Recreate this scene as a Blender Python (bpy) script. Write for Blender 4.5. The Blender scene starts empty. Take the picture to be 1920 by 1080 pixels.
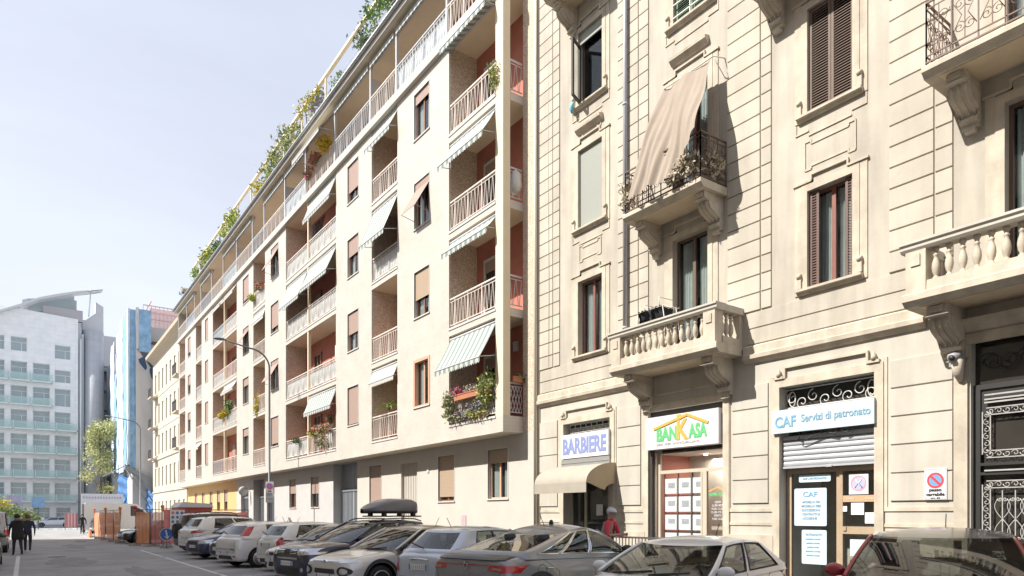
import bpy, bmesh, math, random
from mathutils import Vector, Matrix
from mathutils.bvhtree import BVHTree
R = random.Random(7)
PI = math.pi
sc = bpy.context.scene
COL = sc.collection

# ------------------------------------------------------------------ camera, sky, sun, exposure
# world: +Y runs down the street, +X points at the facades on the right, Z up, metres
EYE = 1.72
YAW = math.radians(35.35)
cam = bpy.data.cameras.new('camera')
cam.sensor_width = 36.0
cam.lens = 36.0 * 1290 / 1920
cam.shift_y = (965 - 540) / 1920
cam.clip_start = 0.1
cam.clip_end = 3000
cam_o = bpy.data.objects.new('camera', cam)
COL.objects.link(cam_o)
cam_o.location = (0, 0, EYE)
cam_o.rotation_euler = (PI / 2, 0, -YAW)
sc.camera = cam_o

SUN = Vector((-1.0, 0.34, 1.12)).normalized()
w = bpy.data.worlds.new('World')
sc.world = w
w.use_nodes = True
wn = w.node_tree
bg = wn.nodes['Background']
sky = wn.nodes.new('ShaderNodeTexSky')
sky.sky_type = 'NISHITA'
sky.sun_disc = False
sky.sun_elevation = math.asin(SUN.z)
sky.sun_rotation = math.atan2(SUN.x, SUN.y)
sky.air_density = 1.0
sky.dust_density = 0.6
sky.ozone_density = 1.6
hs = wn.nodes.new('ShaderNodeHueSaturation')
hs.inputs['Saturation'].default_value = 0.8
hs.inputs['Hue'].default_value = 0.525
gmn = wn.nodes.new('ShaderNodeGamma')          # evens out the very bright horizon of a clear Nishita sky by compressing the sky's tones
gmn.inputs[1].default_value = 0.32
wn.links.new(sky.outputs[0], gmn.inputs[0])
wn.links.new(gmn.outputs[0], hs.inputs['Color'])
wtc = wn.nodes.new('ShaderNodeTexCoord'); wmp = wn.nodes.new('ShaderNodeMapping'); wmp.inputs['Scale'].default_value = (1.2, 3.0, 5.0)
wns = wn.nodes.new('ShaderNodeTexNoise'); wns.inputs['Scale'].default_value = 1.6; wns.inputs['Detail'].default_value = 7
wmr = wn.nodes.new('ShaderNodeMapRange'); wmr.inputs[1].default_value = .42; wmr.inputs[2].default_value = .75; wmr.inputs[3].default_value = .98; wmr.inputs[4].default_value = 1.09
wsc = wn.nodes.new('ShaderNodeVectorMath'); wsc.operation = 'SCALE'
wn.links.new(wtc.outputs['Generated'], wmp.inputs[0]); wn.links.new(wmp.outputs[0], wns.inputs['Vector']); wn.links.new(wns.outputs[0], wmr.inputs[0])
wn.links.new(hs.outputs[0], wsc.inputs[0]); wn.links.new(wmr.outputs[0], wsc.inputs['Scale']); wn.links.new(wsc.outputs[0], bg.inputs[0])
bg.inputs[1].default_value = 0.15
hs.inputs['Value'].default_value = 1.07
sl = bpy.data.lights.new('sun', 'SUN')
sl.energy = 2.15
sl.angle = math.radians(0.6)
sl.color = (1.0, 0.95, 0.87)
so = bpy.data.objects.new('sun', sl)
COL.objects.link(so)
so.rotation_euler = SUN.to_track_quat('Z', 'Y').to_euler()
sc.view_settings.view_transform = 'Standard'
sc.view_settings.look = 'None'
sc.view_settings.exposure = 1.95
sc.view_settings.gamma = 1.0
sc.render.engine = 'CYCLES'
sc.cycles.max_bounces = 7
sc.cycles.diffuse_bounces = 4
sc.cycles.transparent_max_bounces = 10

# ------------------------------------------------------------------ materials
def lin(c):
    return tuple((x / 12.92 if x <= 0.04045 else ((x + 0.055) / 1.055) ** 2.4) for x in c)

MC = {}
def mat(name, col, rough=0.6, metal=0.0, noise=0.0, ns=6.0, bump=0.0, bs=40.0, spec=0.5, coat=0.0, streak=0.0, trans=0.0, emit=0.0, island=0.0):
    if name in MC:
        return MC[name]
    m = bpy.data.materials.new(name)
    m.use_nodes = True
    nt = m.node_tree
    N, Lk = nt.nodes, nt.links
    b = N['Principled BSDF']
    c4 = (*col, 1)
    b.inputs['Base Color'].default_value = c4
    b.inputs['Roughness'].default_value = rough
    b.inputs['Metallic'].default_value = metal
    b.inputs['Specular IOR Level'].default_value = spec
    if coat:
        b.inputs['Coat Weight'].default_value = coat
        b.inputs['Coat Roughness'].default_value = 0.09
    if emit:
        b.inputs['Emission Color'].default_value = c4
        b.inputs['Emission Strength'].default_value = emit
    tc = N.new('ShaderNodeTexCoord')
    src = None
    if noise:
        n = N.new('ShaderNodeTexNoise')
        n.inputs['Scale'].default_value = ns
        n.inputs['Detail'].default_value = 6
        n.inputs['Roughness'].default_value = 0.65
        Lk.new(tc.outputs['Object'], n.inputs['Vector'])
        mr = N.new('ShaderNodeMapRange')
        mr.inputs[1].default_value = 0.3; mr.inputs[2].default_value = 0.7
        mr.inputs[3].default_value = 1 - noise; mr.inputs[4].default_value = 1 + noise * 0.5
        Lk.new(n.outputs[0], mr.inputs[0])
        mx = N.new('ShaderNodeVectorMath'); mx.operation = 'SCALE'
        mx.inputs[0].default_value = col
        Lk.new(mr.outputs[0], mx.inputs['Scale'])
        src = mx.outputs[0]
        if streak:
            mp = N.new('ShaderNodeMapping'); mp.inputs['Scale'].default_value = (2.2, 2.2, 0.25)
            Lk.new(tc.outputs['Object'], mp.inputs[0])
            n2 = N.new('ShaderNodeTexNoise'); n2.inputs['Scale'].default_value = 1.6; n2.inputs['Detail'].default_value = 5
            Lk.new(mp.outputs[0], n2.inputs['Vector'])
            m2 = N.new('ShaderNodeMapRange')
            m2.inputs[1].default_value = 0.35; m2.inputs[2].default_value = 0.65
            m2.inputs[3].default_value = 1 - streak; m2.inputs[4].default_value = 1.0
            Lk.new(n2.outputs[0], m2.inputs[0])
            mx2 = N.new('ShaderNodeVectorMath'); mx2.operation = 'SCALE'
            Lk.new(src, mx2.inputs[0]); Lk.new(m2.outputs[0], mx2.inputs['Scale'])
            src = mx2.outputs[0]
        if island:                                  # each block or slat its own slight tone
            ge = N.new('ShaderNodeNewGeometry'); mi = N.new('ShaderNodeMapRange')
            mi.inputs[3].default_value = 1 - island; mi.inputs[4].default_value = 1 + island * .5
            Lk.new(ge.outputs['Random Per Island'], mi.inputs[0])
            mz = N.new('ShaderNodeVectorMath'); mz.operation = 'SCALE'
            Lk.new(src, mz.inputs[0]); Lk.new(mi.outputs[0], mz.inputs['Scale']); src = mz.outputs[0]
        Lk.new(src, b.inputs['Base Color'])
    if bump:
        n3 = N.new('ShaderNodeTexNoise'); n3.inputs['Scale'].default_value = bs; n3.inputs['Detail'].default_value = 4
        Lk.new(tc.outputs['Object'], n3.inputs['Vector'])
        bp = N.new('ShaderNodeBump'); bp.inputs['Strength'].default_value = bump; bp.inputs['Distance'].default_value = 0.02
        Lk.new(n3.outputs[0], bp.inputs['Height']); Lk.new(bp.outputs[0], b.inputs['Normal'])
    if trans:
        t = N.new('ShaderNodeBsdfTransparent')
        ms = N.new('ShaderNodeMixShader'); ms.inputs[0].default_value = trans
        out = N['Material Output']
        Lk.new(b.outputs[0], ms.inputs[1]); Lk.new(t.outputs[0], ms.inputs[2]); Lk.new(ms.outputs[0], out.inputs[0])
    MC[name] = m
    return m

def glass(name, tint=(0.6, 0.65, 0.65), rough=0.02, body=0.0, base=(0.03, 0.035, 0.04), ior=1.5, boost=1.0):
    """window glass: fresnel mix of a sharp reflection and a tinted see-through"""
    if name in MC: return MC[name]
    m = bpy.data.materials.new(name); m.use_nodes = True
    nt = m.node_tree; N, Lk = nt.nodes, nt.links
    N.remove(N['Principled BSDF'])
    t = N.new('ShaderNodeBsdfTransparent'); t.inputs[0].default_value = (*tint, 1)
    d = N.new('ShaderNodeBsdfDiffuse'); d.inputs[0].default_value = (*base, 1)
    mb = N.new('ShaderNodeMixShader'); mb.inputs[0].default_value = body
    Lk.new(t.outputs[0], mb.inputs[1]); Lk.new(d.outputs[0], mb.inputs[2])
    g = N.new('ShaderNodeBsdfGlossy'); g.inputs['Roughness'].default_value = rough
    f = N.new('ShaderNodeLayerWeight'); f.inputs[0].default_value = .5
    pw_ = N.new('ShaderNodeMath'); pw_.operation = 'POWER'; pw_.inputs[1].default_value = 4.2
    Lk.new(f.outputs['Facing'], pw_.inputs[0])
    mu = N.new('ShaderNodeMath'); mu.operation = 'MULTIPLY_ADD'; mu.inputs[1].default_value = .95; mu.inputs[2].default_value = .045 * boost; mu.use_clamp = True
    Lk.new(pw_.outputs[0], mu.inputs[0])
    ms = N.new('ShaderNodeMixShader')
    Lk.new(mu.outputs[0], ms.inputs[0]); Lk.new(mb.outputs[0], ms.inputs[1]); Lk.new(g.outputs[0], ms.inputs[2])
    Lk.new(ms.outputs[0], N['Material Output'].inputs[0])
    MC[name] = m
    return m

def brickmat(name, col, mortar, bw, bh, ms=0.006, var=0.06, rough=0.7, axis='YZ', bump=0.15, offset=0.5, noise=0.08):
    if name in MC: return MC[name]
    m = bpy.data.materials.new(name); m.use_nodes = True
    nt = m.node_tree; N, Lk = nt.nodes, nt.links
    b = N['Principled BSDF']; b.inputs['Roughness'].default_value = rough
    tc = N.new('ShaderNodeTexCoord'); sp = N.new('ShaderNodeSeparateXYZ'); cb = N.new('ShaderNodeCombineXYZ')
    Lk.new(tc.outputs['Object'], sp.inputs[0])
    for i, a in enumerate(axis): Lk.new(sp.outputs[a], cb.inputs[i])
    br = N.new('ShaderNodeTexBrick'); br.offset = offset
    Lk.new(cb.outputs[0], br.inputs['Vector'])
    br.inputs['Color1'].default_value = (*[x * (1 + var) for x in col], 1)
    br.inputs['Color2'].default_value = (*[x * (1 - var) for x in col], 1)
    br.inputs['Mortar'].default_value = (*mortar, 1)
    br.inputs['Scale'].default_value = 1.0
    br.inputs['Mortar Size'].default_value = ms
    br.inputs['Brick Width'].default_value = bw
    br.inputs['Row Height'].default_value = bh
    n = N.new('ShaderNodeTexNoise'); n.inputs['Scale'].default_value = 1.3; n.inputs['Detail'].default_value = 6
    Lk.new(tc.outputs['Object'], n.inputs['Vector'])
    mr = N.new('ShaderNodeMapRange'); mr.inputs[1].default_value = .3; mr.inputs[2].default_value = .7
    mr.inputs[3].default_value = 1 - noise; mr.inputs[4].default_value = 1 + noise * .4
    Lk.new(n.outputs[0], mr.inputs[0])
    mx = N.new('ShaderNodeVectorMath'); mx.operation = 'SCALE'
    Lk.new(br.outputs[0], mx.inputs[0]); Lk.new(mr.outputs[0], mx.inputs['Scale'])
    Lk.new(mx.outputs[0], b.inputs['Base Color'])
    bp = N.new('ShaderNodeBump'); bp.inputs['Strength'].default_value = bump; bp.inputs['Distance'].default_value = .01; bp.invert = True
    Lk.new(br.outputs['Fac'], bp.inputs['Height']); Lk.new(bp.outputs[0], b.inputs['Normal'])
    MC[name] = m
    return m

def stripes(name, a, c, width, axis='Y', rough=.8, duty=0.5):
    if name in MC: return MC[name]
    m = bpy.data.materials.new(name); m.use_nodes = True
    nt = m.node_tree; N, Lk = nt.nodes, nt.links
    b = N['Principled BSDF']; b.inputs['Roughness'].default_value = rough
    tc = N.new('ShaderNodeTexCoord'); sp = N.new('ShaderNodeSeparateXYZ')
    Lk.new(tc.outputs['Object'], sp.inputs[0])
    d = N.new('ShaderNodeMath'); d.operation = 'DIVIDE'; d.inputs[1].default_value = width; Lk.new(sp.outputs[axis], d.inputs[0])
    f = N.new('ShaderNodeMath'); f.operation = 'FRACT'; Lk.new(d.outputs[0], f.inputs[0])
    g = N.new('ShaderNodeMath'); g.operation = 'GREATER_THAN'; g.inputs[1].default_value = duty; Lk.new(f.outputs[0], g.inputs[0])
    mx = N.new('ShaderNodeMix'); mx.data_type = 'RGBA'
    Lk.new(g.outputs[0], mx.inputs['Factor'])
    mx.inputs[6].default_value = (*a, 1); mx.inputs[7].default_value = (*c, 1)
    Lk.new(mx.outputs[2], b.inputs['Base Color'])
    MC[name] = m
    return m

def pebble(name, c1, c2, c3, scale=28):
    if name in MC: return MC[name]
    m = bpy.data.materials.new(name); m.use_nodes = True
    nt = m.node_tree; N, Lk = nt.nodes, nt.links
    b = N['Principled BSDF']; b.inputs['Roughness'].default_value = .8
    tc = N.new('ShaderNodeTexCoord')
    v = N.new('ShaderNodeTexVoronoi'); v.inputs['Scale'].default_value = scale
    Lk.new(tc.outputs['Object'], v.inputs['Vector'])
    r = N.new('ShaderNodeValToRGB')
    sp = N.new('ShaderNodeSeparateColor'); Lk.new(v.outputs['Color'], sp.inputs[0]); Lk.new(sp.outputs[0], r.inputs[0])
    e = r.color_ramp.elements
    e[0].color = (*c1, 1); e[1].color = (*c3, 1); e[1].position = .9
    k = e.new(.5); k.color = (*c2, 1)
    Lk.new(r.outputs[0], b.inputs['Base Color'])
    bp = N.new('ShaderNodeBump'); bp.inputs['Strength'].default_value = .4; bp.inputs['Distance'].default_value = .01
    Lk.new(v.outputs['Distance'], bp.inputs['Height']); Lk.new(bp.outputs[0], b.inputs['Normal'])
    MC[name] = m
    return m

# ------------------------------------------------------------------ mesh building
class B:
    def __init__(s):
        s.v = []; s.f = []; s.m = []; s.sm = []
    def add(s, vs, fs, m=0, smooth=False):
        o = len(s.v); s.v.extend(vs)
        for f in fs:
            s.f.append(tuple(i + o for i in f)); s.m.append(m); s.sm.append(smooth)
    def box(s, x0, x1, y0, y1, z0, z1, m=0):
        if x0 > x1: x0, x1 = x1, x0
        if y0 > y1: y0, y1 = y1, y0
        if z0 > z1: z0, z1 = z1, z0
        s.add([(x0, y0, z0), (x1, y0, z0), (x1, y1, z0), (x0, y1, z0), (x0, y0, z1), (x1, y0, z1), (x1, y1, z1), (x0, y1, z1)],
              [(0, 3, 2, 1), (4, 5, 6, 7), (0, 1, 5, 4), (1, 2, 6, 5), (2, 3, 7, 6), (3, 0, 4, 7)], m)
        return s
    def obox(s, c, u, v, w_, m=0):
        """box from centre and three half-axis vectors"""
        c, u, v, w_ = map(Vector, (c, u, v, w_))
        P = [c + a * u + b * v + d * w_ for d in (-1, 1) for a, b in ((-1, -1), (1, -1), (1, 1), (-1, 1))]
        s.add([tuple(p) for p in P], [(0, 3, 2, 1), (4, 5, 6, 7), (0, 1, 5, 4), (1, 2, 6, 5), (2, 3, 7, 6), (3, 0, 4, 7)], m)
        return s
    def bar(s, a, b, t=.01, m=0, t2=None):
        a, b = Vector(a), Vector(b); d = b - a
        if d.length < 1e-6: return s
        up = Vector((0, 0, 1)) if abs(d.normalized().z) < .95 else Vector((1, 0, 0))
        u = d.cross(up).normalized() * t; v = d.cross(u).normalized() * (t2 or t)
        return s.obox((a + b) / 2, d / 2, u, v, m)
    def prism(s, pts, axis, a0, a1, m=0, smooth=False):
        """polygon of 2-D points extruded along axis 'X','Y','Z' from a0 to a1"""
        n = len(pts)
        def p3(p, a):
            return {'X': (a, p[0], p[1]), 'Y': (p[0], a, p[1]), 'Z': (p[0], p[1], a)}[axis]
        vs = [p3(p, a0) for p in pts] + [p3(p, a1) for p in pts]
        s.add(vs, [tuple(range(n - 1, -1, -1)), tuple(range(n, 2 * n))], m)
        s.add(vs, [(i, (i + 1) % n, n + (i + 1) % n, n + i) for i in range(n)], m, smooth)
        return s
    def tube(s, pts, r=.01, seg=6, m=0, cap=True):
        pts = [Vector(p) for p in pts]
        rr = r if isinstance(r, (list, tuple)) else [r] * len(pts)
        vs = []; n = len(pts)
        pu = None
        for i, p in enumerate(pts):
            d = (pts[min(i + 1, n - 1)] - pts[max(i - 1, 0)])
            if d.length < 1e-9: d = Vector((0, 0, 1))
            d.normalize()
            if pu is None:
                up = Vector((0, 0, 1)) if abs(d.z) < .9 else Vector((1, 0, 0))
                u = d.cross(up).normalized()
            else:
                u = (pu - d * pu.dot(d))
                u = u.normalized() if u.length > 1e-6 else d.orthogonal().normalized()
            pu = u; v = d.cross(u)
            for k in range(seg):
                a = 2 * PI * k / seg
                vs.append(tuple(p + (u * math.cos(a) + v * math.sin(a)) * rr[i]))
        fs = [(i * seg + k, i * seg + (k + 1) % seg, (i + 1) * seg + (k + 1) % seg, (i + 1) * seg + k) for i in range(n - 1) for k in range(seg)]
        if cap: fs += [tuple(range(seg - 1, -1, -1)), tuple((n - 1) * seg + k for k in range(seg))]
        s.add(vs, fs, m, True)
        return s
    def lathe(s, prof, c=(0, 0, 0), seg=16, m=0, axis='Z', smooth=True):
        vs = []
        for r, h in prof:
            for k in range(seg):
                a = 2 * PI * k / seg
                x, y = r * math.cos(a), r * math.sin(a)
                q = {'Z': (x, y, h), 'Y': (x, h, y), 'X': (h, x, y)}[axis]
                vs.append((q[0] + c[0], q[1] + c[1], q[2] + c[2]))
        n = len(prof)
        fs = [(i * seg + k, i * seg + (k + 1) % seg, (i + 1) * seg + (k + 1) % seg, (i + 1) * seg + k) for i in range(n - 1) for k in range(seg)]
        fs += [tuple(range(seg - 1, -1, -1)), tuple((n - 1) * seg + k for k in range(seg))]
        s.add(vs, fs, m, smooth)
        return s
    def grid(s, nu, nv, fn, m=0, smooth=True):
        vs = [tuple(fn(i / nu, j / nv)) for i in range(nu + 1) for j in range(nv + 1)]
        s.add(vs, [(i * (nv + 1) + j, (i + 1) * (nv + 1) + j, (i + 1) * (nv + 1) + j + 1, i * (nv + 1) + j + 1) for i in range(nu) for j in range(nv)], m, smooth)
        return s
    def merge(s, o, M=None):
        vs = [tuple(M @ Vector(v)) for v in o.v] if M else o.v
        k = len(s.v); s.v.extend(vs)
        s.f.extend(tuple(i + k for i in f) for f in o.f); s.m.extend(o.m); s.sm.extend(o.sm)
        return s
    def mesh(s, name, mats):
        me = bpy.data.meshes.new(name)
        me.from_pydata([tuple(v) for v in s.v], [], s.f)
        for m in (mats if isinstance(mats, (list, tuple)) else [mats]): me.materials.append(m)
        me.polygons.foreach_set('material_index', s.m)
        me.polygons.foreach_set('use_smooth', s.sm)
        me.update()
        return me
    def build(s, name, mats, parent=None, label=None, loc=None):
        """link as ONE object. Mesh data is in world metres for things rooted at the world frame"""
        return link(name, s.mesh(name, mats), parent, label, loc)

def link(name, me, parent=None, label=None, loc=None):
    o = bpy.data.objects.new(name, me)
    COL.objects.link(o)
    if parent is not None:
        o.parent = parent
        if parent.get('wroot'):                     # root Empty at its base, part meshes in world metres
            o.location = -parent.location
    if loc is not None: o.location = o.location + Vector(loc)
    if label: o['label'] = label
    return o

def root(name, loc, label, cat, group=None, rz=0, world=False):
    o = bpy.data.objects.new(name, None)
    o.empty_display_size = .2
    COL.objects.link(o)
    o.location = loc; o.rotation_euler = (0, 0, rz)
    if world: o['wroot'] = 1
    return tag(o, label, cat, group)

def tag(o, label=None, cat=None, group=None, kind=None):
    if label: o['label'] = label
    if cat: o['category'] = cat
    if group: o['group'] = group
    if kind: o['kind'] = kind
    return o

def recalc(me):
    bm = bmesh.new(); bm.from_mesh(me)
    bmesh.ops.recalc_face_normals(bm, faces=bm.faces[:])
    bm.to_mesh(me); bm.free()

def wall_grid(b, X, y0, y1, z0, z1, holes, depth=.2, m=0, mr=0, back=None):
    """front sheet at plane X facing -X with rectangular openings (ya,yb,za,zb[,depth]) and their reveals"""
    ys = sorted({y0, y1, *[h[0] for h in holes], *[h[1] for h in holes]})
    zs = sorted({z0, z1, *[h[2] for h in holes], *[h[3] for h in holes]})
    ys = [y for y in ys if y0 - 1e-6 <= y <= y1 + 1e-6]; zs = [z for z in zs if z0 - 1e-6 <= z <= z1 + 1e-6]
    idx = {}
    def vi(y, z):
        if (y, z) not in idx:
            idx[(y, z)] = len(b.v); b.v.append((X, y, z))
        return idx[(y, z)]
    for i in range(len(ys) - 1):
        for j in range(len(zs) - 1):
            cy, cz = (ys[i] + ys[i + 1]) / 2, (zs[j] + zs[j + 1]) / 2
            if any(h[0] < cy < h[1] and h[2] < cz < h[3] for h in holes): continue
            b.f.append((vi(ys[i], zs[j]), vi(ys[i], zs[j + 1]), vi(ys[i + 1], zs[j + 1]), vi(ys[i + 1], zs[j]))); b.m.append(m); b.sm.append(False)
    for h in holes:
        ya, yb, za, zb = h[:4]; d = h[4] if len(h) > 4 else depth
        if len(h) < 6: b.add([(X, ya, za), (X + d, ya, za), (X + d, ya, zb), (X, ya, zb)], [(0, 1, 2, 3)], mr)
        b.add([(X, yb, za), (X + d, yb, za), (X + d, yb, zb), (X, yb, zb)], [(3, 2, 1, 0)], mr)
        b.add([(X, ya, za), (X, yb, za), (X + d, yb, za), (X + d, ya, za)], [(0, 1, 2, 3)], mr)
        b.add([(X, ya, zb), (X, yb, zb), (X + d, yb, zb), (X + d, ya, zb)], [(3, 2, 1, 0)], mr)

def foliage(name, blobs, n, size, mats, parent=None, stems=None, seed=0, droop=0.0, narrow=1.0):
    """leaf-sized faces spread through overlapping ellipsoids: blobs = [(centre, radii)]"""
    r = random.Random(seed); b = B()
    tot = sum(q[1][0] * q[1][1] * q[1][2] for q in blobs)
    nm = len(mats)
    for ci, (c, rad) in enumerate(blobs):
        k = max(6, int(n * rad[0] * rad[1] * rad[2] / tot))
        ncl = max(3, k // 14)
        cl = []
        for _ in range(ncl):
            d = Vector((r.gauss(0, 1), r.gauss(0, 1), r.gauss(0, 1))).normalized() * (r.random() ** .45)
            cl.append(Vector((c[0] + d.x * rad[0], c[1] + d.y * rad[1], c[2] + d.z * rad[2])))
        for _ in range(k):
            q = r.choice(cl)
            sp = .28 * min(rad) + size
            p = q + Vector((r.gauss(0, 1), r.gauss(0, 1), r.gauss(0, 1))) * sp * .6
            a = Vector((r.gauss(0, 1), r.gauss(0, 1), r.gauss(0, 1) - droop)).normalized()
            e = a.orthogonal().normalized()
            e = (Matrix.Rotation(r.random() * 6.28, 3, a) @ e)
            s = size * (.6 + .8 * r.random())
            a = a * s; e = e * s * .45 * narrow
            b.add([tuple(p - a), tuple(p + e * .9), tuple(p + a), tuple(p - e)], [(0, 1, 2, 3)], r.randrange(nm))
    if stems:
        for st in stems: b.tube(st[0], st[1], 5, nm)
        mats = list(mats) + [M_bark()]
    return b.build(name, mats, parent)

def M_bark():
    return mat('bark', (.16, .12, .08), .9, noise=.3, ns=20)

def text_mesh(body, size, extrude=.004, bold=0.0, spacing=1.0):
    cu = bpy.data.curves.new('lettering', 'FONT')
    cu.body = body; cu.size = size; cu.extrude = extrude; cu.offset = bold
    cu.align_x = 'CENTER'; cu.align_y = 'CENTER'; cu.space_character = spacing
    cu.resolution_u = 4
    o = bpy.data.objects.new('lettering', cu); COL.objects.link(o)
    dg = bpy.context.evaluated_depsgraph_get()
    me = bpy.data.meshes.new_from_object(o.evaluated_get(dg))
    bpy.data.objects.remove(o); bpy.data.curves.remove(cu)
    return me

# rotation that lays text (x right, y up) on a wall whose front faces -X: reading right = -Y
TEXT_ROT = Matrix(((0, 0, -1), (-1, 0, 0), (0, 1, 0))).to_4x4()
def wall_text(body, y, z, X, size, m, parent, name='lettering', width=None, bold=0.0, extrude=.004, sx=1.0, label=None):
    me = text_mesh(body, size, extrude, bold)
    xs = [v.co.x for v in me.vertices]
    if width: sx = width / (max(xs) - min(xs))
    mx = (max(xs) + min(xs)) / 2; my = (max(v.co.y for v in me.vertices) + min(v.co.y for v in me.vertices)) / 2
    me.transform(Matrix.Translation((X, y, z)) @ TEXT_ROT @ Matrix.Diagonal((sx, 1, 1, 1)) @ Matrix.Translation((-mx, -my, 0)))
    me.materials.clear(); me.materials.append(m)
    for p in me.polygons: p.material_index = 0
    return link(name, me, parent, label)
HO = 19.6
# ------------------------------------------------------------------ ground
asph = mat('asphalt', (.32, .32, .325), .85, noise=.34, ns=.45, bump=.25, bs=60)
pav = brickmat('pavement', (.30, .29, .28), (.2, .19, .18), .6, .6, .006, .04, .85, 'XY', .1)
paint = mat('road_paint', (.62, .62, .62), .7, noise=.25, ns=7)
g = B(); g.add([(-400, -60, -.004), (500, -60, -.004), (500, 900, -.004), (-400, 900, -.004)], [(0, 1, 2, 3)])
tag(g.build('ground', mat('far_ground', (.22, .22, .22), .9, noise=.15, ns=.05)), kind='structure')
g = B(); g.add([(-3.4, -40, 0), (10, -40, 0), (10, 104, 0), (-3.4, 104, 0)], [(0, 1, 2, 3)])
tag(g.build('road', asph), kind='structure')
g = B(); g.add([(-90, 104, 0), (90, 104, 0), (90, 116, 0), (-90, 116, 0)], [(0, 1, 2, 3)])
tag(g.build('cross_road', mat('asphalt_pale', (.33, .33, .34), .85, noise=.12, ns=.6)), kind='structure')
g = B()
g.box(9.9, 10.05, -40, 92, -.1, .13); g.box(-3.55, -3.4, -40, 92, -.1, .13)
tag(g.build('kerb', mat('kerb_stone', (.4, .39, .38), .8, noise=.15, ns=3)), kind='structure')
g = B(); g.box(10.05, 12.6, -40, 92, -.1, .125)
tag(g.build('pavement', pav), kind='structure')
g = B(); g.box(-5.2, -3.55, -40, 92, -.1, .125)
tag(g.build('pavement', pav), kind='structure')
g = B()
for y0, y1 in ((-10, 6), (6.4, 21), (21.3, 30.5), (31, 37.5)):
    g.add([(4.54, y0, .004), (4.66, y0, .004), (4.66, y1, .004), (4.54, y1, .004)], [(0, 1, 2, 3)])
a_, b_ = math.cos(math.radians(13)), math.sin(math.radians(13))
for y in (7.3, 10, 12.4, 15, 17.5, 20, 22.3, 24.8, 27.2, 29.9, 33):
    p = Vector((4.66, y - .15, .004)); q = p + Vector((a_, b_, 0)) * 5.0; n = Vector((-b_, a_, 0)) * .1
    g.add([tuple(p), tuple(q), tuple(q + n), tuple(p + n)], [(0, 1, 2, 3)])
g.add([(-2.1 - .1, -10, .004), (-2.1, -10, .004), (-2.1, 60, .004), (-2.2, 60, .004)], [(0, 1, 2, 3)])
g.add([(-.25, 20, .004), (-.13, 20, .004), (-.13, 35.2, .004), (-.25, 35.2, .004)], [(0, 1, 2, 3)])
for k in range(9):
    x0 = -3.2 + k * 1.0
    g.add([(x0, 97, .004), (x0 + .5, 97, .004), (x0 + .5, 100.5, .004), (x0, 100.5, .004)], [(0, 1, 2, 3)])
tag(g.build('road_marking', paint), kind='structure')
g = B()
rr = random.Random(3)
for (x, y, sx, sy) in ((1.4, 30, .8, 4), (2.2, 44, .6, 3.6), (2.9, 23, .4, 4), (.6, 20, .5, 2)):
    pts = []
    ph_ = [rr.random() * 6 for _ in range(4)]
    for k in range(60):
        a = 2 * PI * k / 60; f = .8 + .14 * math.sin(2 * a + ph_[0]) + .1 * math.sin(5 * a + ph_[1]) + .06 * math.sin(9 * a + ph_[2]) + .04 * math.sin(17 * a + ph_[3])
        pts.append((x + math.cos(a) * sx * f, y + math.sin(a) * sy * f, .004))
    g.add(pts, [tuple(range(60))])
tag(g.build('tar_patch', mat('tar', (.23, .23, .235), .75, noise=.4, ns=2.5)), kind='structure')

# ------------------------------------------------------------------ the long modern apartment building
D1, WG, XB = 11.66, 12.4, 12.76
tilew = brickmat('cream_tile', (.545, .51, .455), (.465, .43, .38), .22, .11, .004, .035, .45, 'YZ', .12)
cream = mat('cream_render', (.53, .495, .44), .8, noise=.08, ns=1.2, bump=.05)
soffit = mat('soffit_paint', (.72, .62, .46), .8, noise=.07, ns=1.5)
terra = mat('terracotta_render', (.44, .165, .12), .8, noise=.15, ns=1.5)
peb = pebble('pebble_dash', (.36, .27, .20), (.55, .44, .34), (.70, .60, .50), 42)
railm = mat('rail_paint', (.66, .61, .57), .5, noise=.1, ns=8)
railb = mat('rail_paint_grey', (.52, .54, .57), .5, noise=.1, ns=8)
framew = mat('white_frame', (.56, .55, .53), .5)
framebr = mat('brown_frame', (.26, .13, .085), .5)
framepk = mat('salmon_frame', (.62, .36, .24), .5)
blindm = stripes('shutter_slats', (.36, .255, .215), (.28, .195, .16), .05, 'Z', .6, .75)
blindt = stripes('shutter_slats_tan', (.40, .30, .215), (.30, .225, .16), .05, 'Z', .6, .75)
wglass = glass('window_glass', (.82, .86, .86), .01, .06)
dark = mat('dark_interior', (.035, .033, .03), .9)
curtain = mat('net_curtain', (.72, .72, .70), .9, noise=.1, ns=3)
awnm = stripes('awning_stripes', (.48, .48, .46), (.20, .25, .235), .3, 'Y', .85, .5)
awnplain = mat('awning_canvas', (.46, .45, .41), .85, noise=.06, ns=3)
grey = mat('grey_metal', (.26, .28, .31), .45, noise=.08, ns=4)
zinc = mat('zinc', (.42, .43, .45), .45, metal=.4, noise=.1, ns=3)
frost = mat('frosted_panel', (.62, .66, .66), .35, noise=.06, ns=2)

mb = root('apartment_building', (12.4, 42, 0), 'long six storey cream tiled block with loggias and a planted roof terrace', 'building', world=True)

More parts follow.
